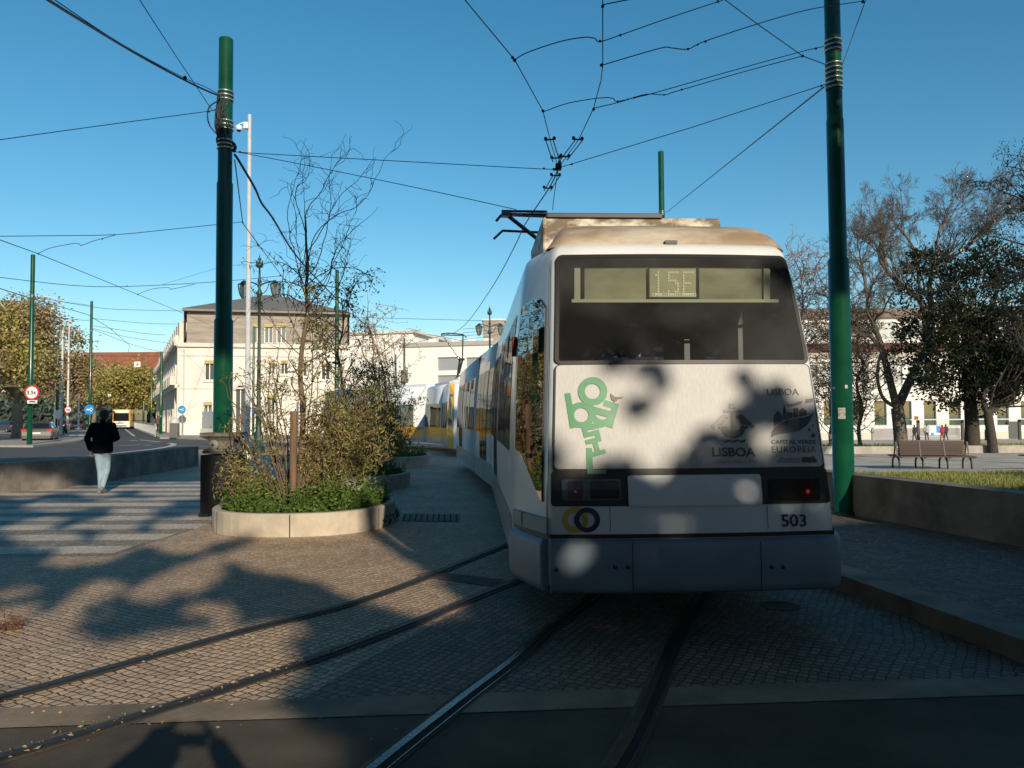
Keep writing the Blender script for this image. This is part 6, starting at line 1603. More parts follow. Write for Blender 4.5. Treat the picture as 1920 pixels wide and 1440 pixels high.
# dark kiosk roofs in front low
b = MB(); c = P(700, 818, 60); b.box(V((c.x, 60, 2.5)), (9, 3, .25)); e = empty('shelter', (c.x, 60, 0), 'low grey roofed shelter behind the third planter', 'shelter'); b.build('roof', M['mast'], e)
b = MB(); [b.box(V((c.x+dx, 60, 1.2)), (.12, .12, 2.4)) for dx in (-4, -1.3, 1.3, 4)]; b.build('post', M['mast'], e)
# grey tiled tower
t = P(913, 604, 130); e = empty('tower', (t.x+1, 130, 0), 'small grey brown tower top peeping over the white tram roofline', 'tower')
b = MB(); b.box((t.x+1.2, 130, t.z/2), (3.6, 4, t.z)); b.build('tower_wall', slate, e); b = MB(); b.box((t.x+1.2, 130, t.z+.15), (4.0, 4.4, .3)); b.build('parapet', creamtrim, e)
# red roofed long building at the far left
Yr = 175; tile = mat('roof_tiles_red', (.36, .125, .06), .8, noise=.3, nscale=.25, bump=.4, bscale=3, stretch=(4, 1, 1))
c0 = P(-160, 699, Yr); c1 = P(345, 699, Yr); r0_ = P(-160, 663, Yr+9); r1_ = P(345, 663, Yr+9)
e = empty('long_building', (c0.x, Yr, 0), 'long cream building with red tiled roof closing the far left street', 'building')
ffr, _, Lr = facade((c0.x, Yr), (c1.x, Yr), 0, c0.z, [(3+k*4.2, 4.3+k*4.2, z, z+1.9) for k in range(14) for z in (2, 6)], e, cream, .3, wframe, wglass)
b = MB(); b.quad(c0+V((0, -.6, 0)), c1+V((0, -.6, 0)), V((r1_.x, r1_.y, r0_.z)), V((r0_.x, r0_.y, r0_.z))); b.quad(V((r0_.x, r0_.y, r0_.z)), V((r1_.x, r1_.y, r0_.z)), c1+V((0, 18, 0)), c0+V((0, 18, 0))); b.build('roof', tile, e)
b = MB(); pm = P(200, 702, Yr-.7); b.poly([pm+V((-4.5, 0, -1)), pm+V((4.5, 0, -1)), pm+V((4.5, 0, .4)), pm+V((0, 0, 1.8)), pm+V((-4.5, 0, .4))]); b.ext([c0+V((0, -.8, -.3)), c1+V((0, -.8, -.3)), c1+V((0, 0, -.3)), c0+V((0, 0, -.3))], .25); b.build('pediment', creamtrim, e)

# right building
Yw = 104.0; zg = -2.2; A3 = V((P(1380, 780, Yw).x, Yw, 0)); B3 = V((P(2080, 780, Yw).x, Yw, 0))
def fz3(px, py): p = P(px, py, Yw); return p.x-A3.x, p.z
def rect3(a, b_, c, d): p = fz3(a, d); q_ = fz3(c, b_); return (p[0], q_[0], p[1], q_[1])
mb3 = empty('long_white_building', A3, 'long white three storey building with green tinted windows behind the park trees', 'building')
tglass = glassmat('tinted_glass_green', (.045, .095, .075), gloss=.06, rough=.05)
wh3 = mat('render_warm_white', (.80, .77, .70), .85, noise=.06, nscale=.3, bump=.05, bscale=2)
wx = [(1400, 1414), (1446, 1462), (1500, 1517), (1545, 1562), (1594, 1615), (1640, 1662), (1693, 1709), (1733, 1755), (1780, 1801), (1829, 1849), (1870, 1891), (1915, 1936), (1960, 1980), (2005, 2025)]
ops = [rect3(a, 752, c, 797) for a, c in wx]
zmid = fz3(1700, 724)[1]
f3, n3, L3_ = facade(A3, B3, zg, zmid, ops, mb3, wh3, .35, None, tglass, name='lower_wall')
for o in ops: b = MB(); b.ext([f3(o[0]-.05, o[2]-.12, -.08), f3(o[1]+.05, o[2]-.12, -.08), f3(o[1]+.05, o[2]-.12, .02), f3(o[0]-.05, o[2]-.12, .02)], .12); b.build('sill', creamtrim, mb3)
z676 = fz3(1700, 678)[1]; z656 = fz3(1700, 660)[1]; z642 = fz3(1700, 643)[1]; z595 = fz3(1700, 596)[1]; z566 = fz3(1700, 566)[1]
pglass = glassmat('pale_window_band', (.42, .46, .44), gloss=.05, rough=.2)
f4, _, _ = facade(A3, B3, zmid, z676, [(k*2.3+.4, k*2.3+2.0, zmid+.4, z676-.35) for k in range(21)], mb3, wh3, .3, None, pglass, name='middle_wall')
b = MB(); b.ext([f3(0, z676, -.5), f3(L3_, z676, -.5), f3(L3_, z676, .2), f3(0, z676, .2)], .35); b.build('ledge', M['white'], mb3)
b = MB(); b.quad(f3(0, z676+.35, .1), f3(L3_, z676+.35, .1), f3(L3_, z656, .1), f3(0, z656, .1)); b.build('beige_band', mat('beige_band', (.42, .37, .30), .85), mb3)
b = MB(); b.quad(f3(0, z656, .05), f3(L3_, z656, .05), f3(L3_, z642, .05), f3(0, z642, .05)); b.build('red_band', mat('dark_red_band', (.11, .03, .03), .7), mb3)
f5, _, _ = facade(A3-n3*.1, B3-n3*.1, z642, z595, [(k*4.6+.5, k*4.6+3.9, z642+.6, z595-.6) for k in range(10)], mb3, wh3, .3, None, pglass, name='upper_wall')
b = MB(); b.quad(f3(0, z595, -.4), f3(L3_, z595, -.4), f3(L3_, z566, 6), f3(0, z566, 6)); b.quad(f3(0, z566, 6), f3(L3_, z566, 6), f3(L3_, z566-2, 14), f3(0, z566-2, 14)); b.build('roof', mat('roof_tan', (.33, .24, .16), .85, noise=.3, nscale=.8), mb3)
b = MB(); b.ext([f3(0, zg, -.03), f3(L3_, zg, -.03), f3(L3_, zg, .0), f3(0, zg, 0)], fz3(1700, 809)[1]-zg-.1)
b.build('plinth', mat('plinth_cream', (.60, .56, .46), .85, noise=.1, nscale=.5), mb3)
b = MB(); o = rect3(1892, 790, 1908, 834); b.ext([f3(o[0], o[2], -.1), f3(o[1], o[2], -.1), f3(o[1], o[2], 0), f3(o[0], o[2], 0)], o[3]-o[2]); b.build('door', mat('door_dark_green', (.05, .065, .05), .5), mb3)
# ------------------------------------------------------------------ bench
bw = mat('bench_wood', (.06, .032, .022), .55, noise=.35, nscale=3, stretch=(.3, 4, 4)); bi = mat('bench_iron', (.025, .022, .022), .5)
YB = 25; zB = zr(25); bl0 = P(1676, 875, YB); br0 = P(1818, 875, YB-.4); bc = (bl0+br0)/2; bc.z = zB; LB = (br0-bl0).length
e = empty('park_bench', bc, 'long brown slatted double sided wooden bench on the park path behind the grass', 'bench', rz=math.atan2(br0.y-bl0.y, br0.x-bl0.x))
X = mw(e); hs_ = .42; lean = .26
for s in (-1, 1):
    b = MB()
    for k in range(5): b.box((0, s*(.16+k*.11), hs_), (LB, .085, .035))
    b.build('seat', bw, e, local=True)
    b = MB()
    for k in range(6):
        t = k/5; b.box((0, s*(.13-.10*t), hs_+.07+t*.38), (LB*.86-.0*t, .03, .068))
    b.build('backrest', bw, e, local=True)
for x in (-.47, -.16, .16, .47):
    b = MB(); x_ = x*LB
    for s in (-1, 1): b.tube(spline([(x_, s*.36, 0), (x_, s*.33, .28), (x_, s*.18, .38), (x_, s*.10, .42)], 4), .03, 6); b.bar((x_, s*.02, hs_-.03), (x_, s*.62, hs_-.03), .05, .03); b.bar((x_, s*.16, hs_), (x_, s*.03, hs_+.46), .04, .03)
    b.build('leg', bi, e, local=True)
c = P(1915, 875, 23.5); e = empty('park_bench', (c.x+.7, 23.5, zr(23.5)), 'dark bench seat end just entering at the right edge of the path', 'bench'); b = MB()
for k in range(4): b.box((c.x+.8, 23.3+k*.12, zr(23.5)+.42), (1.5, .09, .035))
b.build('seat', bw, e); b = MB(); b.box((c.x+.4, 23.5, zr(23.5)+.2), (.05, .4, .4)); b.box((c.x+1.3, 23.5, zr(23.5)+.2), (.05, .4, .4)); b.build('leg', bi, e)

# ------------------------------------------------------------------ bus shelter
Ysh = 88; zs_ = zr(Ysh); s0 = P(1700, 787, Ysh); s1 = P(1985, 787, Ysh)
clear = glassmat('shelter_glass', (.3, .33, .33), gloss=.03, rough=.03, see=.85, seecol=(.85, .88, .86))
e = empty('bus_shelter', (s0.x, Ysh, zs_), 'long glass tram shelter with thin flat grey roof in front of the white building', 'shelter')
b = MB(); b.box(((s0.x+s1.x)/2, Ysh, s0.z), (s1.x-s0.x, 1.8, .12)); b.build('roof', M['mast'], e)
for px in (1721, 1804, 1911): b = MB(); c = P(px, 787, Ysh); b.box((c.x, Ysh, (zs_+s0.z)/2), (.26, .26, s0.z-zs_)); b.build('post', bi, e)
b = MB(); a_ = P(1724, 815, Ysh+.6); d_2 = P(1800, 815, Ysh+.6); b.quad((a_.x, Ysh+.6, zs_+.3), (d_2.x, Ysh+.6, zs_+.3), (d_2.x, Ysh+.6, zs_+2.2), (a_.x, Ysh+.6, zs_+2.2)); b.build('glass_panel', clear, e)
b = MB(); c = P(1752, 829, Ysh+.3); b.box((c.x, Ysh+.3, zs_+.45), (5.2, .4, .07)); b.build('seat', M['mast'], e)
c = P(1718, 783.5, Ysh-.9); e = empty('stop_sign_plate', c, 'small orange brown sign plate on top of the shelter post', 'sign'); b = MB(); b.box(c, (.5, .06, .42)); b.build('plate', mat('sign_orange', (.42, .17, .05), .6), e); b = MB(); b.box(c+V((-.08, -.05, 0)), (.06, .02, .25)); b.box(c+V((.08, -.05, 0)), (.06, .02, .25)); b.build('plate_text', blk, e)
c = P(1752.5, 807, Ysh-.1); e = empty('info_panel', c, 'blue and white map panel hanging under the shelter roof', 'panel')
b = MB(); b.box(c, (1.35, .06, 1.05)); b.build('panel_board', signw, e); b = MB(); b.box(c+V((.42, -.045, .12)), (.48, .02, .8)); b.box(c+V((-.3, -.045, -.38)), (.35, .02, .28)); b.build('panel_print', blue, e)
c = P(1854, 832, 84); e = empty('litter_bin', (c.x, 84, zr(84)), 'dark litter bin by the shelter right of the thick tree trunk', 'litter bin'); b = MB(); b.box((c.x, 84, zr(84)+.6), (.6, .5, 1.2)); b.build('bin_body', bi, e, bevel=.04); b = MB(); b.box((c.x, 83.73, zr(84)+.95), (.2, .03, .2)); b.build('bin_label', signw, e)
# low grey wall ramp behind the shelter
a_ = P(1635, 830, 97); d_2 = P(1800, 830, 97); b = MB(); b.box(((a_.x+d_2.x)/2, 97, zr(97)+.6), (d_2.x-a_.x, .3, 1.7)); tag(b.build('ramp_wall', mat('ramp_grey', (.36, .34, .33), .85, noise=.15, nscale=.6)), 'low grey ramp wall at the foot of the long white building', 'wall')

# ------------------------------------------------------------------ people
skin = mat('skin', (.42, .24, .16), .55); hairm = mat('hair_black', (.010, .008, .007), .6, bump=.6, bscale=120); hairb = mat('hair_brown', (.05, .03, .02), .6)
navyj = mat('jacket_navy', (.004, .005, .009), .95, noise=.3, nscale=9, bump=.5, bscale=14, spec=.08); jeans = mat('jeans_light', (.28, .40, .47), .85, noise=.22, nscale=7, bump=.35, bscale=12); shoem = mat('shoe_grey', (.20, .19, .18), .7); solem = mat('sole_white', (.5, .5, .48), .7)
def hand(mb, w_, d, side, curl=.5, s=1.0, palm_n=None):
    """palm, four fingers and thumb from wrist w_ along d"""
    d = V(d).normalized(); pn = V(palm_n) if palm_n else V((side, 0, 0)); pn = (pn-d*pn.dot(d)).normalized(); sd = d.cross(pn).normalized()
    for i in range(4):
        o = sd*(.030-.020*i)*s; mb.cap(w_+o*.6+d*.01, w_+o+d*.085*s, .013*s, .0115*s, 8)
        L = [.066, .076, .070, .055][i]*s; p = w_+o+d*.085*s; dd = d.copy()
        for j, fr_ in enumerate((.45, .32, .23)):
            dd = (dd-pn*curl*(.35+.25*j)).normalized(); q = p+dd*L*fr_; mb.cap(p, q, .0092*s-.0006*j, .0085*s-.0007*j, 7); p = q
    p = w_+d*.025*s+sd*.028*s; dd = (d*.75+sd*.6-pn*.25).normalized()
    for fr_, r_ in ((.035, .0125), (.03, .0105), (.024, .0095)):
        q = p+dd*fr_*s; mb.cap(p, q, r_*s, r_*.92*s, 8); p = q; dd = (dd+d*.35-pn*.25*curl).normalized()
def person(name, loc, rz, label, pose, mats, H=1.76, vox=.011, hair='short', fine=True, bag=None, skirt=False):
    k = H/1.76; e = empty(name, loc, label, 'person', rz=rz)
    J = dict(pel=(0, 0, .95), chest=(0, .02, 1.28), neck=(0, .01, 1.49), head=(0, .03, 1.63), sL=(-.185, 0, 1.42), sR=(.185, 0, 1.42), eL=(-.24, -.02, 1.14), eR=(.24, -.02, 1.14), wL=(-.25, .06, .90), wR=(.25, .06, .90),
             hL=(-.09, 0, .92), hR=(.09, 0, .92), kL=(-.10, .02, .50), kR=(.10, .02, .50), aL=(-.10, -.02, .09), aR=(.10, -.02, .09), hdL=(0, .1, -1), hdR=(0, .1, -1), fL=(0, 1, 0), fR=(0, 1, 0))
    J.update(pose); J = {a: V(v_) for a, v_ in J.items()}
    # body: one continuous surface
    b = MB(); hd_ = J['head']
    b.ell(hd_+V((0, 0, .015)), (.076, .097, .112), 18); b.ell(hd_+V((0, .045, -.055)), (.052, .052, .062), 14); b.cap(J['neck']-V((0, 0, .05)), hd_+V((0, -.015, -.06)), .057, .055, 12)
    b.ell(hd_+V((0, .102, -.022)), (.012, .018, .022), 8); b.ell(hd_+V((0, .094, -.058)), (.024, .010, .009), 8)
    for s in (-1, 1): b.ell(hd_+V((s*.078, .0, -.012)), (.012, .020, .032), 8); b.ell(hd_+V((s*.03, .083, .012)), (.016, .012, .010), 8)
    b.ell(J['chest'], (.15, .10, .20), 16); b.ell(J['pel'], (.15, .10, .13), 16); b.cap(J['pel'], J['chest'], .12, .13, 14)
    for s in 'LR':
        b.cap(J['s'+s], J['e'+s], .052, .042, 10); b.cap(J['e'+s], J['w'+s], .040, .027, 10); b.cap(J['chest']+V((0, 0, .12)), J['s'+s], .07, .055, 10)
        b.cap(J['h'+s], J['k'+s], .080, .052, 10); b.cap(J['k'+s], J['a'+s], .050, .038, 10)
        if fine: hand(b, J['w'+s], J['hd'+s], -1 if s == 'L' else 1, curl=.55)
        else: b.cap(J['w'+s], J['w'+s]+J['hd'+s].normalized()*.10, .030, .026, 8)
    for i in range(len(b.v)): b.v[i] = tuple(c_*k for c_ in b.v[i])
    body = b.build('body', mats['skin'], e, local=True); remesh(body, vox*.75 if fine else vox*1.6, 3)
    # top
    b = MB(); J_ = J
    b.ell(J['chest']+V((0, -.005, .02)), (.205, .135, .21), 18); b.lathe([(.01, -.02), (.175, -.02), (.192, .0), (.198, .10), (.19, .25), (.185, .42), (.12, .52), (.01, .53)], 24, Matrix.Translation(J['pel']+V((0, 0, -.075))) @ Matrix.Diagonal((1.07, .76, 1, 1)))
    b.cap(J['neck']+V((0, -.01, -.03)), J['neck']+V((0, -.01, .015)), .078, .068, 14)
    for s in 'LR': b.cap(J['chest']+V((0, 0, .12)), J['s'+s], .095, .082, 12); b.cap(J['s'+s], J['e'+s], .080, .064, 12); b.cap(J['e'+s], J['w'+s]-(J['w'+s]-J['e'+s]).normalized()*.02, .064, .048, 12)
    for i in range(len(b.v)): b.v[i] = tuple(c_*k for c_ in b.v[i])
    o = b.build('jacket', mats['top'], e, local=True); remesh(o, vox, 3)
    # trousers
    b = MB(); b.ell(J['pel']+V((0, 0, -.03)), (.168, .118, .11), 16)
    for s in 'LR': b.cap(J['h'+s]+V((0, 0, -.02)), J['k'+s], .094, .068, 12); b.cap(J['k'+s], J['a'+s]+V((0, 0, .02)), .067, .056, 12)
    if skirt: b.cap(J['pel'], J['pel']+V((0, 0, -.55)), .17, .22, 14)
    for i in range(len(b.v)): b.v[i] = tuple(c_*k for c_ in b.v[i])
    o = b.build('trousers', mats['legs'], e, local=True); remesh(o, vox, 3)
    # shoes
    for s in 'LR':
        b = MB(); a = J['a'+s]; fd = J['f'+s].normalized(); hl = a-fd*.06+V((0, 0, -.045)); b.cap(hl+V((0, 0, .0)), hl+fd*.20, .042, .036, 12, flat=(1.05, .95)); b.cap(a+V((0, 0, -.02)), a+V((0, 0, .03)), .045, .045, 10); b.cap(hl+fd*.02+V((0, 0, -.012)), hl+fd*.19+V((0, 0, -.012)), .040, .036, 10)
        for i in range(len(b.v)): b.v[i] = tuple(c_*k for c_ in b.v[i])
        o = b.build('shoe', mats['shoe'], e, local=True); remesh(o, .009, 2)
    # hair
    b = MB(); b.ell(hd_+V((0, -.022, .035)), (.086, .096, .100), 20); b.ell(hd_+V((0, -.045, -.02)), (.078, .068, .075), 16)
    if hair == 'long': b.cap(hd_+V((0, -.06, .0)), hd_+V((0, -.09, -.2)), .08, .06, 12)
    rh = random.Random(5)
    if fine:
        for _ in range(60):
            v_ = V((rh.gauss(0, 1), rh.gauss(-.5, 1), rh.gauss(.4, .8))).normalized(); c_ = hd_+V((0, -.022, .035))+V((v_.x*.084, v_.y*.094, v_.z*.098)); b.ell(c_, (.014, .014, .016), 6)
    for i in range(len(b.v)): b.v[i] = tuple(c_*k for c_ in b.v[i])
    o = b.build('hair', mats['hair'], e, local=True); remesh(o, .009 if fine else .02, 2)
    return e
wf_ = G(191, 925)
person('person', (wf_.x, wf_.y, 0), R(6), 'man in black jacket and pale blue jeans walking away across the striped cobbles', dict(
    hL=(-.085, 0, .93), hR=(.085, 0, .93), kL=(-.05, .03, .50), kR=(.055, .10, .50), aL=(.0, -.05, .09), aR=(.06, -.13, .14), fL=(.05, 1, -.02), fR=(.02, .95, -.35),
    sL=(-.19, 0, 1.43), sR=(.19, .0, 1.43), eL=(-.29, -.06, 1.17), eR=(.31, -.05, 1.18), wL=(-.26, .03, .92), wR=(.17, .16, 1.12), hdL=(.02, .12, -1), hdR=(-.6, .5, .1), head=(.02, .05, 1.645), neck=(0, .01, 1.50)),
    dict(skin=skin, top=navyj, legs=jeans, shoe=shoem, hair=hairm), H=1.78)
# the photographer, whose shadow falls in front
px_ = person('person', (.02, -.52, 0), R(3), 'person standing at the camera position, raising a phone in both hands', dict(
    eL=(-.33, .14, 1.40), eR=(.33, .14, 1.40), wL=(-.15, .32, 1.55), wR=(.15, .32, 1.55), hdL=(.55, .35, .75), hdR=(-.55, .35, .75)), dict(skin=skin, top=navyj, legs=mat('trousers_dark', (.02, .022, .03), .8), shoe=shoem, hair=hairb), H=1.84)
ph = empty('phone', (0, -.075, 1.60), 'black phone held up in both hands by the person at the camera position', 'phone'); b = MB(); b.box((0, -.075, 1.60), (.15, .009, .074)); b.build('phone_case', M['black'], ph, bevel=.004); b = MB(); b.box((0, -.0808, 1.60), (.142, .001, .068)); b.build('phone_screen', M['lamp_dark'], ph)
far = lambda i: dict(skin=skin, shoe=shoem, hair=hairb)
for i, (px, Y, top, legs, rz_, lb, hair, hh) in enumerate(((1715, 86, (.015, .015, .02), (.02, .02, .025), .4, 'person in dark coat standing left of the shelter post', 'short', 1.7), (1738, 86, (.38, .37, .34), (.04, .04, .05), -.3, 'person in pale grey hooded coat walking under the shelter', 'short', 1.75),
        (1767, 85, (.32, .02, .02), (.22, .02, .02), .2, 'person in red clothes beside the map panel', 'long', 1.65), (1774, 88, (.03, .03, .04), (.03, .03, .04), .2, 'person in dark coat right behind the one in red', 'short', 1.75))):
    c = P(px, 820, Y); t_ = mat('coat_%d' % i, top, .8); l_ = mat('legs_%d' % i, legs, .8)
    person('person', (c.x, Y, zr(Y)), rz_, lb, dict(kL=(-.1, .1, .5), aL=(-.1, .15, .09), kR=(.1, .02, .5), aR=(.1, -.15, .09)), dict(skin=skin, shoe=shoem, hair=hairb, top=t_, legs=l_), H=hh*1.05, vox=.02, fine=False, hair=hair)
for px, py, top, lb, rz_ in ((113, 816, (.50, .02, .03), 'distant person in red jacket between the grey lamp posts', .3), (296, 814, (.12, .05, .05), 'distant pedestrian in brown jacket on the pavement beside the railing', 0), (286, 811, (.05, .05, .06), 'distant pedestrian in dark clothes behind the brown jacketed one', 0)):
    c = G(px, py); t_ = mat('coat_far', top, .8); person('person', (c.x, c.y, .12), rz_, lb, dict(kL=(-.1, .1, .5), aL=(-.1, .15, .09), kR=(.1, .02, .5), aR=(.1, -.15, .09)), dict(skin=skin, shoe=shoem, hair=hairb, top=t_, legs=blk), vox=.025, fine=False)

# ------------------------------------------------------------------ vehicles
carp = mat('car_paint_grey', (.09, .09, .088), .3, metal=.4, coat=.6); tyre = mat('tyre', (.015, .015, .015), .8); rim = mat('wheel_rim', (.35, .35, .36), .35, metal=.7); cglass = glassmat('car_glass', (.012, .014, .016), gloss=.06); tailr = mat('tail_lens_red', (.55, .02, .03), .25, emit=(1, .05, .04), estr=.25)
def car(loc, rz, label, paint, W_=1.76, L_=4.3, H_=1.46):
    e = empty('parked_car', loc, label, 'car', rz=rz); h = W_/2
    # profile in side view (y forward, z)
    lower = [(0, .42), (.02, .72), (.10, .92), (.55, .98), (3.05, .96), (4.05, .80), (4.28, .55), (4.28, .35), (4.1, .25), (.12, .25)]
    b = MB(); n = len(lower)
    for (x0, x1, s0, s1) in ((-h, -h*.9, .0, .0),): pass
    secs = [(-h, .94), (-h*.96, 1.0), (h*.96, 1.0), (h, .94)]
    vs = []
    for x, s in secs: vs += [(x, 2.14+(y-2.14)*s, .3+(z-.3)*(.9 if s < 1 else 1)) for y, z in lower]
    fs = [tuple(range(n))[::-1], tuple(range(3*n, 4*n))]
    for i in range(3):
        for k in range(n): fs.append((i*n+k, i*n+(k+1) % n, (i+1)*n+(k+1) % n, (i+1)*n+k))
    b.add(vs, fs); b.build('body', paint, e, local=True, bevel=.05)
    up = [(.18, .93), (.62, 1.36), (1.0, H_), (2.1, H_-.01), (2.55, 1.36), (3.25, .95)]; m = len(up); b = MB(); vs = []
    for s_ in (-1, 1): vs += [(s_*lerp(h*.93, h*.74, (z-.93)/(H_-.93)), y, z) for y, z in up]
    b.add(vs, [tuple(range(m))[::-1], tuple(range(m, 2*m))]+[(k, k+1, m+k+1, m+k) for k in range(m-1)]); cb_ = b.build('cabin', paint, e, local=True, bevel=.04)
    b = MB(); b.quad((-h*.80, .19, 1.0), (h*.80, .19, 1.0), (h*.70, .545, 1.32), (-h*.70, .545, 1.32)); b.build('rear_window', cglass, e, local=True)
    b = MB(); b.quad((-h*.80, 3.18, 1.02), (h*.80, 3.18, 1.02), (h*.70, 2.62, 1.35), (-h*.70, 2.62, 1.35)); b.build('windscreen', cglass, e, local=True)
    for s in (-1, 1):
        b = MB(); f_ = lambda y, z: (s*(lerp(h*.93, h*.74, (z-.93)/(H_-.93))+.008), y, z); b.add([f_(.5, .99), f_(.78, 1.34), f_(1.6, 1.38), f_(1.6, .99)], [(0, 1, 2, 3)]); b.add([f_(1.68, .99), f_(1.68, 1.38), f_(2.4, 1.35), f_(3.0, .99)], [(0, 1, 2, 3)]); b.build('side_window', cglass, e, local=True)
        b = MB(); b.box((s*(h-.17), .01, .80), (.30, .06, .17)); b.build('tail_lamp', tailr, e, local=True, bevel=.02)
        b = MB(); b.box((s*(h-.25), 4.22, .66), (.35, .08, .14)); b.build('headlight', signw, e, local=True, bevel=.02)
        b = MB(); b.box((s*(h+.07), 2.75, 1.02), (.14, .1, .12)); b.build('wing_mirror', paint, e, local=True, bevel=.02)
        for y in (.82, 3.42):
            T_ = Matrix.Translation((s*(h-.10), y, .31)) @ Matrix.Rotation(math.pi/2, 4, 'Y'); b = MB(); b.lathe([(.18, -.10), (.31, -.10), (.32, -.07), (.32, .07), (.31, .10), (.18, .10)], 20, T_); wo = b.build('wheel', tyre, e, local=True)
            b = MB(); b.lathe([(.19, -.105), (.06, -.09), (.02, -.105)], 14, T_); b.lathe([(.19, .105), (.06, .09), (.02, .105)], 14, T_); b.build('rim', rim, wo, local=True)
    b = MB(); b.box((0, -.0, .34), (W_*.92, .10, .22)); b.build('bumper', paint, e, local=True, bevel=.03)
    b = MB(); b.box((0, -.02, .62), (.5, .03, .11)); b.build('number_plate', signw, e, local=True)
    return e
c = G(68, 829); car((c.x, c.y, 0), R(24), 'grey hatchback with red tail lamps stopped on the street at the left edge', carp, W_=1.9)
c = G(128, 806); car((c.x-.5, c.y+3, 0), R(22), 'dark car parked among the round signs beyond the traffic island', mat('car_paint_black', (.02, .02, .025), .3, coat=.5))
c = G(8, 812); car((c.x-1, c.y+4, 0), R(60), 'dark car parked under the big plane tree at the left edge', mat('car_paint_navy', (.02, .03, .05), .3, coat=.5))
c = G(90, 806); car((c.x-1, c.y+6, 0), R(22), 'second dark car parked behind the grey hatchback', mat('car_paint_dark', (.03, .03, .03), .3, coat=.5))
# parked motorcycle
c = G(119, 816); e = empty('motorcycle', (c.x, c.y, .12), 'small dark motorcycle parked by the grey lamp post', 'motorcycle', rz=R(20))
for y in (0, 1.3):
    b = MB(); b.lathe([(.2, -.05), (.3, -.05), (.3, .05), (.2, .05)], 16, Matrix.Translation((0, y, .3)) @ Matrix.Rotation(math.pi/2, 4, 'Y')); b.build('wheel', tyre, e, local=True)
b = MB(); b.cap((0, .1, .65), (0, .65, .75), .12, .14); b.cap((0, .65, .72), (0, 1.0, .82), .16, .12); b.tube([(0, 1.3, .3), (0, 1.05, 1.0)], .04, 6); b.tube([(-.3, 1.0, 1.05), (.3, 1.0, 1.05)], .025, 6); b.ell((0, .65, .42), (.18, .28, .2)); b.build('body', blk, e, local=True)
# yellow bus
c = G(227, 806); bx_ = G(227, 805); bus = empty('bus', (bx_.x, bx_.y, 0), 'yellow and white city bus coming down the street under the golden tree', 'bus', rz=R(14))
by = M['yellow']; W_, L_, H_ = 2.5, 11.5, 2.95
b = MB(); b.box((0, L_/2, H_/2+.2), (W_, L_, H_-.25)); b.build('body', by, bus, local=True, bevel=.12)
b = MB(); b.quad((-1.08, -.012, 1.25), (1.08, -.012, 1.25), (1.05, -.012, 2.45), (-1.05, -.012, 2.45)); b.build('windscreen', cglass, bus, local=True)
b = MB(); b.quad((-1.15, -.010, .35), (1.15, -.010, .35), (1.15, -.010, 1.2), (-1.15, -.010, 1.2)); b.build('front_panel', signw, bus, local=True); b = MB(); b.quad((-1.05, -.012, 2.5), (1.05, -.012, 2.5), (1.0, -.012, 2.9), (-1.0, -.012, 2.9)); b.build('destination_panel', signw, bus, local=True)
for s in (-1, 1):
    b = MB(); b.box((s*.85, -.02, .75), (.35, .05, .2)); b.build('headlight', mat('headlight_glass', (.7, .7, .68), .2), bus, local=True)
    b = MB(); b.box((s*1.42, -.15, 2.2), (.14, .1, .4)); b.build('wing_mirror', blk, bus, local=True)
    for y in (2.3, 8.2): b = MB(); b.lathe([(.2, -.14), (.48, -.14), (.48, .14), (.2, .14)], 18, Matrix.Translation((s*1.1, y, .48)) @ Matrix.Rotation(math.pi/2, 4, 'Y')); b.build('wheel', tyre, bus, local=True)
    for k in range(6): b = MB(); y = .9+k*1.7; b.quad((s*1.256, y, 1.2), (s*1.256, y+1.5, 1.2), (s*1.256, y+1.5, 2.4), (s*1.256, y, 2.4)); b.build('side_window', cglass, bus, local=True)
b = MB(); b.box((0, -.02, .52), (1.5, .04, .16)); b.box((0, -.015, .95), (.9, .03, .12)); b.build('grille', blk, bus, local=True)
# ------------------------------------------------------------------ tall trees behind the camera, whose crowns throw the dappled shade
su = V((math.cos(SUN_AZ), math.sin(SUN_AZ), 0)); sv = SUN.cross(su); sv = -sv if sv.z < 0 else sv
def ell_in(x, y, lst):
    best = 9
    for (cx, cy, rx, ry, rot) in lst:
        c, s = math.cos(R(rot)), math.sin(R(rot)); dx, dy = x-cx, y-cy; u = (dx*c+dy*s)/rx; v_ = (-dx*s+dy*c)/ry; best = min(best, u*u+v_*v_)
    return best
LIT_G = [(690, 1060, 190, 60, 22), (300, 1425, 330, 90, 0), (640, 1040, 290, 50, 8), (560, 1010, 250, 40, 0), (760, 1080, 110, 50, 30), (620, 1000, 300, 40, 0), (180, 1250, 330, 50, -8), (330, 1290, 230, 60, -10), (60, 1190, 90, 50, 0), (120, 1385, 420, 62, -3), (420, 1400, 160, 40, 0),
         (175, 1115, 60, 20, -20), (370, 1075, 110, 28, -25), (300, 1100, 60, 14, -15), (400, 1148, 50, 18, 0), (150, 1160, 50, 12, -10), (90, 1010, 60, 16, 0), (190, 1030, 90, 22, -15), (60, 985, 60, 10, -10), (330, 990, 40, 10, 0), (200, 985, 60, 12, 0), (110, 950, 60, 10, 0), (250, 945, 70, 10, 0), (330, 925, 60, 12, 0), (30, 1110, 40, 14, 0),
         (250, 965, 40, 12, 0), (20, 1150, 40, 16, 0), (1620, 978, 70, 10, 8), (40, 925, 40, 10, 0), (180, 925, 30, 8, 0)]
DARK_G = [(470, 1085, 50, 10, 25), (430, 1022, 60, 7, -20), (560, 1110, 60, 5, 12)]
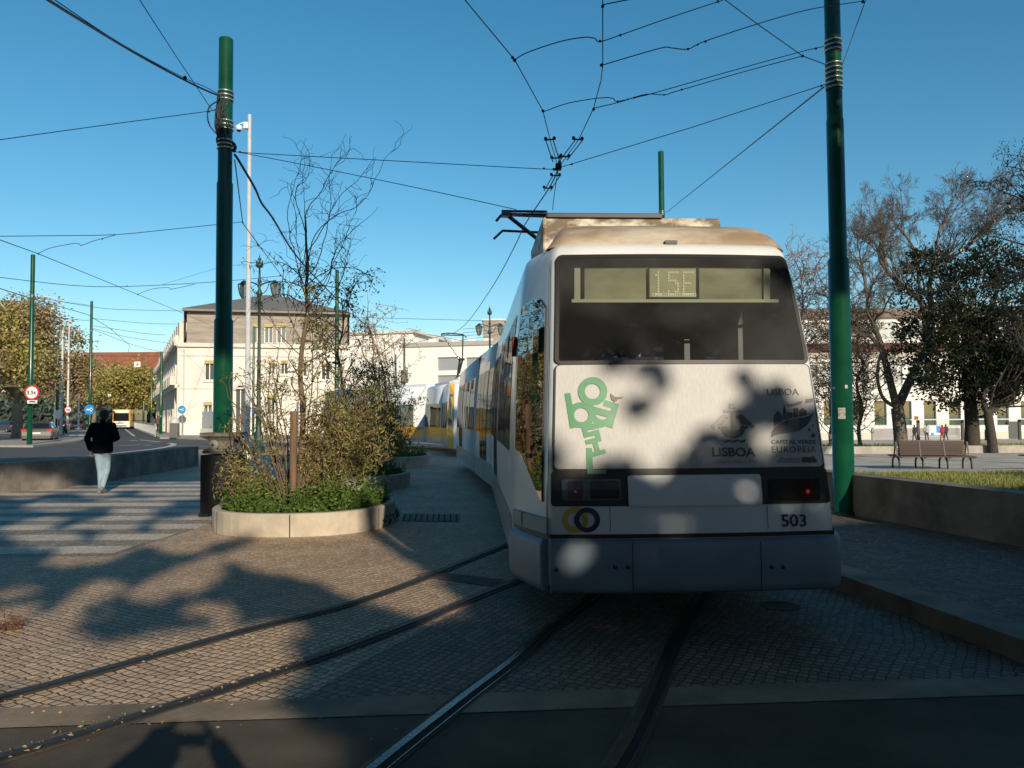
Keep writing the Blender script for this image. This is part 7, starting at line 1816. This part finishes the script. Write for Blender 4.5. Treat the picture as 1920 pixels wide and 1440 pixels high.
LIT_T = [(1330, 860, 30, 14, 10), (1440, 820, 34, 20, -10), (1480, 935, 30, 12, 0), (1250, 985, 34, 10, 0), (1270, 590, 260, 92, 0), (1250, 480, 330, 30, 0), (1130, 740, 110, 60, 0), (1100, 800, 60, 60, 0), (1225, 828, 62, 56, 0), (1300, 740, 120, 60, -10), (1450, 715, 130, 42, 0), (1090, 860, 40, 30, 0), (1385, 915, 40, 14, 0), (1080, 1035, 30, 14, -5), (1060, 710, 60, 60, 0), (1260, 770, 60, 30, 20),
         (1280, 640, 140, 40, 0), (1160, 610, 80, 40, 0), (1470, 640, 60, 40, 0), (1400, 560, 60, 40, 0), (1250, 560, 120, 24, 0), (1110, 530, 60, 30, 0), (1250, 440, 320, 40, 0), (985, 970, 30, 26, 0), (975, 500, 60, 50, 0)]
DARK_T = [(1197, 770, 36, 22, 10), (1220, 705, 34, 14, 0), (1370, 715, 28, 10, 0), (1420, 760, 60, 22, -25)]
zt = MB(); rnd = random.Random(91)
tcorners = [TM @ V((x, .1, .3)) for x in (-1.3, 1.3)]
u0t = min(c.dot(su) for c in tcorners); u1t = max(c.dot(su) for c in tcorners)
def shade_at(u, v):
    """1 where the photo is in tree shade for the sun ray (u, v)"""
    o = su*u+sv*v; t = -o.z/SUN.z; gp = o+SUN*t
    # tram rear?
    if u0t-.02 < u < u1t+.02:
        d = TM.to_3x3().inverted() @ SUN; oo = TM.inverted() @ gp
        if oo.y > 0:
            k = (.2-oo.y)/d.y; p = oo+d*k
            for _ in range(3): k = (yl(max(.3, min(3.1, p.z)))-oo.y)/d.y; p = oo+d*k
            if p.z > .25:
                if p.z > 3.15: return 0
                q = PX(TM @ p)
                if q:
                    if ell_in(q[0], q[1], DARK_T) < 1: return 1
                    m = ell_in(q[0], q[1], LIT_T)*(1+.9*mnoise.noise(V((u*3.1, v*3.1, 2))))
                    return 0 if m < 1.35 else 1
    if u > 6.0 and v > 2.95: return 0
    q = PX(gp) if gp.y > 1 else None
    if gp.y <= 1 or q is None: return .6 if v > -.8 else 0
    if v > 6.6-.35*max(0, u) : return 0
    if u > u1t and v > 2.9: return 0
    if .15 < u < 2.6 and v > 3.85: return 0
    if ell_in(q[0], q[1], DARK_G) < 1: return 1
    m = ell_in(q[0], q[1], LIT_G)*(1+.45*mnoise.noise(V((u*2.2, v*4, 7))))
    if m < 1.4: return 0
    if q[0] < -250: return 1 if mnoise.noise(V((u*1.2, v*1.2, 4))) > -.05 else 0
    return 1
def limb_ok(pts):
    for p in pts:
        u, v = p.dot(su), p.dot(sv)
        if v < 6.2 and v > -.5 and shade_at(u, v) == 0: return False
    return True
tr_def = [(-.6, 12.5, 'broad leafy street tree behind the photographer on the left'), (3.4, 13.5, 'broad leafy street tree straight behind the photographer'), (8.4, 13, 'broad leafy street tree behind the photographer on the right')]
trees = []
for u_, D, lb in tr_def:
    base = su*u_-V((-SUN.x, -SUN.y, 0)).normalized()*D; base.z = 0
    e = empty('shade_tree', base, lb, 'tree', 'tall trees shading the plaza'); trees.append([e, MB(), base, Tree(int(100+u_*10), .1, 7), []])
cell = .10; n_leaf = 0
iu = -4.2
while iu < 14:
    iv = -3.0
    while iv < 6.8:
        s = shade_at(iu, iv)
        if s > 0 and rnd.random() < s:
            t_ = min(trees, key=lambda q: abs(q[2].dot(su)-iu)+rnd.uniform(0, 1.6))
            for j in range(3):
                D = t_[2].dot(V((SUN.x, SUN.y, 0)).normalized())+rnd.uniform(-1.8, 1.8)
                p = su*(iu+rnd.uniform(-.5, .5)*cell)+sv*(iv+rnd.uniform(-.5, .5)*cell)
                hdir = V((SUN.x, SUN.y, 0)).normalized(); k = (D-p.dot(hdir))/SUN.dot(hdir); p = p+SUN*k
                # leaf roughly facing the sun
                a = rnd.uniform(0, 6.283); ax = (su*math.cos(a)+sv*math.sin(a)+SUN*rnd.gauss(0, .3)).normalized(); sd = ax.cross(SUN).normalized(); h_ = .105*rnd.uniform(.8, 1.15)
                t_[1].add([p-ax*h_, p+sd*h_*.8, p+ax*h_, p-sd*h_*.8], [(0, 1, 2, 3)]); n_leaf += 1
            if rnd.random() < .004 and not (1.9 < iu < 5 and iv > 1.2): t_[4].append(p)
        iv += cell
    iu += cell
# overhanging crowns, spread wide to block sky light; they shade the tall poles midway
rc = random.Random(33)
for (uu, Yc_, lb, ua_, ub_, va, vb) in ((-2.2, -9, 'tall street tree spreading its crown over the plaza behind the left pole line', -9.5, 2.2, 7.5, 13), (7.0, -10, 'tall street tree spreading its crown over the right platform', 2.2, 12.5, 6.2, 12)):
    base = V((su.x*uu+(3 if uu > 3 else -3), Yc_, 0)); e = empty('shade_tree', base, lb, 'tree', 'tall trees shading the plaza'); T = Tree(int(uu+80), .1, 7); mb = MB()
    fk = base+V((0, 0, 6)); T.b.tube(spline([base, base+V((.1, 0, 3)), fk], 4), .3, 9, rads=[lerp(.34, .24, i/8) for i in range(9)])
    n = 0
    while n < 15000:
        u = rc.uniform(ua_, ub_); v = rc.uniform(va, vb); z = rc.uniform(8.5, 13.5)
        if mnoise.noise(V((u*.5, v*.6, uu))) < -.42: continue
        if -.2 < u < 1.0 and v > 10.8: continue
        o_ = su*u+sv*v; k = (z-o_.z)/SUN.z; p = o_+SUN*k
        if p.y > 7.5: continue
        q_ = PX(p)
        if q_ and -40 < q_[0] < 1960 and q_[1] > -60: continue
        n += 1; a = rc.uniform(0, 6.283); leaf(mb, p, V((math.cos(a), math.sin(a), rc.gauss(0, .4))), rc.uniform(.3, .5), .3, rc)
        if n % 170 == 0: sp = spline([fk, fk.lerp(p, .5)+V((0, 0, -.3)), p], 4)
        if n % 170 == 0 and limb_ok(sp): T.b.tube(sp, .06, 5, rads=[lerp(.10, .02, i/8) for i in range(9)])
    T.b.build('trunk', M['bark_dk'], e); mb.build('crown', M['leaf_dark'], e)
# trees added to either side, outside the picture, to block sky light
rs = random.Random(7)
def lim(u, v):
    if u < -6.5: return v < 9.2+(-u-6.5)*1.6
    if u < -4: return v < 4.6
    if u > 11.5: return v < max(3.0, .2*u)
    return v < -2.5
for (x_, y_, H, rr_, lb) in ((-9.5, -3, 11, 3.8, 'dense evergreen tree added left of the camera position to block sky light'), (-12, 2.5, 13, 4.4, 'tall dense evergreen tree added on the left, just outside the picture, to block sky'), (-11, -11, 13, 4.4, 'dense evergreen tree added behind and left of the camera to block sky light'), (-6.5, -17, 13, 4.2, 'second dense evergreen tree added behind and left of the camera to block sky'),
        (-17, -4, 15, 5, 'tallest dense evergreen tree added on the far left behind the camera to block sky'), (15.5, 3.0, 9, 4.2, 'low dense evergreen tree added on the right, just outside the picture, to block sky'), (16, -5, 10, 4.6, 'dense evergreen tree added right of the camera position to block sky light'), (18, -14, 12, 5, 'dense evergreen tree added behind and right of the camera to block sky light'), (13, -22, 14, 4.6, 'second dense evergreen tree added behind and right of the camera to block sky'), (10.5, -1.5, 5.5, 2.6, 'small round evergreen tree added on the right beside the platform to block sky')):
    base = V((x_, y_, 0 if x_ < 10 else .6)); e = empty('shade_tree', base, lb, 'tree', 'tall trees shading the plaza'); T = Tree(int(x_*3+90), .1, 7); mb = MB()
    T.b.tube([base, base+V((0, 0, H*.3)), base+V((.2, 0, H*.55))], .3, 8, rads=[.30, .24, .1])
    for i in range(int(90*rr_*rr_)):
        v_ = V((rs.gauss(0, 1), rs.gauss(0, 1), rs.gauss(0, 1))).normalized()*rs.random()**.4; p = base+V((v_.x*rr_, v_.y*rr_, H*.58+v_.z*H*.44))
        if not lim(p.dot(su), p.dot(sv)): continue
        q_ = PX(p)
        if q_ and -130 < q_[0] < 2050: continue
        for k in range(3): leaf(mb, p+V((rs.gauss(0, .2), rs.gauss(0, .2), rs.gauss(0, .2))), V((rs.gauss(0, 1), rs.gauss(0, 1), rs.gauss(0, 1))), .6, .5, rs)
    T.b.build('trunk', M['bark_dk'], e); mb.build('crown', M['leaf_dark'], e)
# street front added behind the camera to block the low sky
rb = empty('sky_block_building', (-70, -46, 0), 'long plain ochre street front with regular windows, added behind the camera to block sky', 'building')
ochre = mat('plaster_ochre', (.30, .22, .13), .85, noise=.2, nscale=.5)
facade((75, -46), (-75, -46), 0, 14, [(k*4+1.2, k*4+2.5, z, z+1.9) for k in range(37) for z in (1.2, 5.2, 9.2)], rb, ochre, .25, None, wglass)
b = MB(); b.box((0, -52, 14.2), (152, 13, .4)); b.build('roof', roofm, rb)
for e, mb, base, T, tips in trees:
    fork = base+V((0, 0, 3.2)); T.b.tube(spline([base, base+V((.1, 0, 2)), fork], 4), .4, 10, rads=[lerp(.42, .3, i/8) for i in range(9)])
    for p in tips:
        mid = fork.lerp(p, .5)+V((0, 0, -.6)); sp = spline([fork+V((0, 0, -.2)), mid, p], 4)
        if limb_ok(sp): T.b.tube(sp, .05, 5, rads=[lerp(.05, .012, i/8) for i in range(9)])
    T.b.build('trunk', M['bark_dk'], e); mb.build('crown', M['leaf_dark'], e)
for o in COL.objects:
    if 'label' in o and len(o['label'].split()) > 16: print('LONG', o.name, o['label'])
print('shade leaves', n_leaf, 'objects', len(COL.objects))
print('faces', sum(len(o.data.polygons) for o in COL.objects if o.type == 'MESH'))
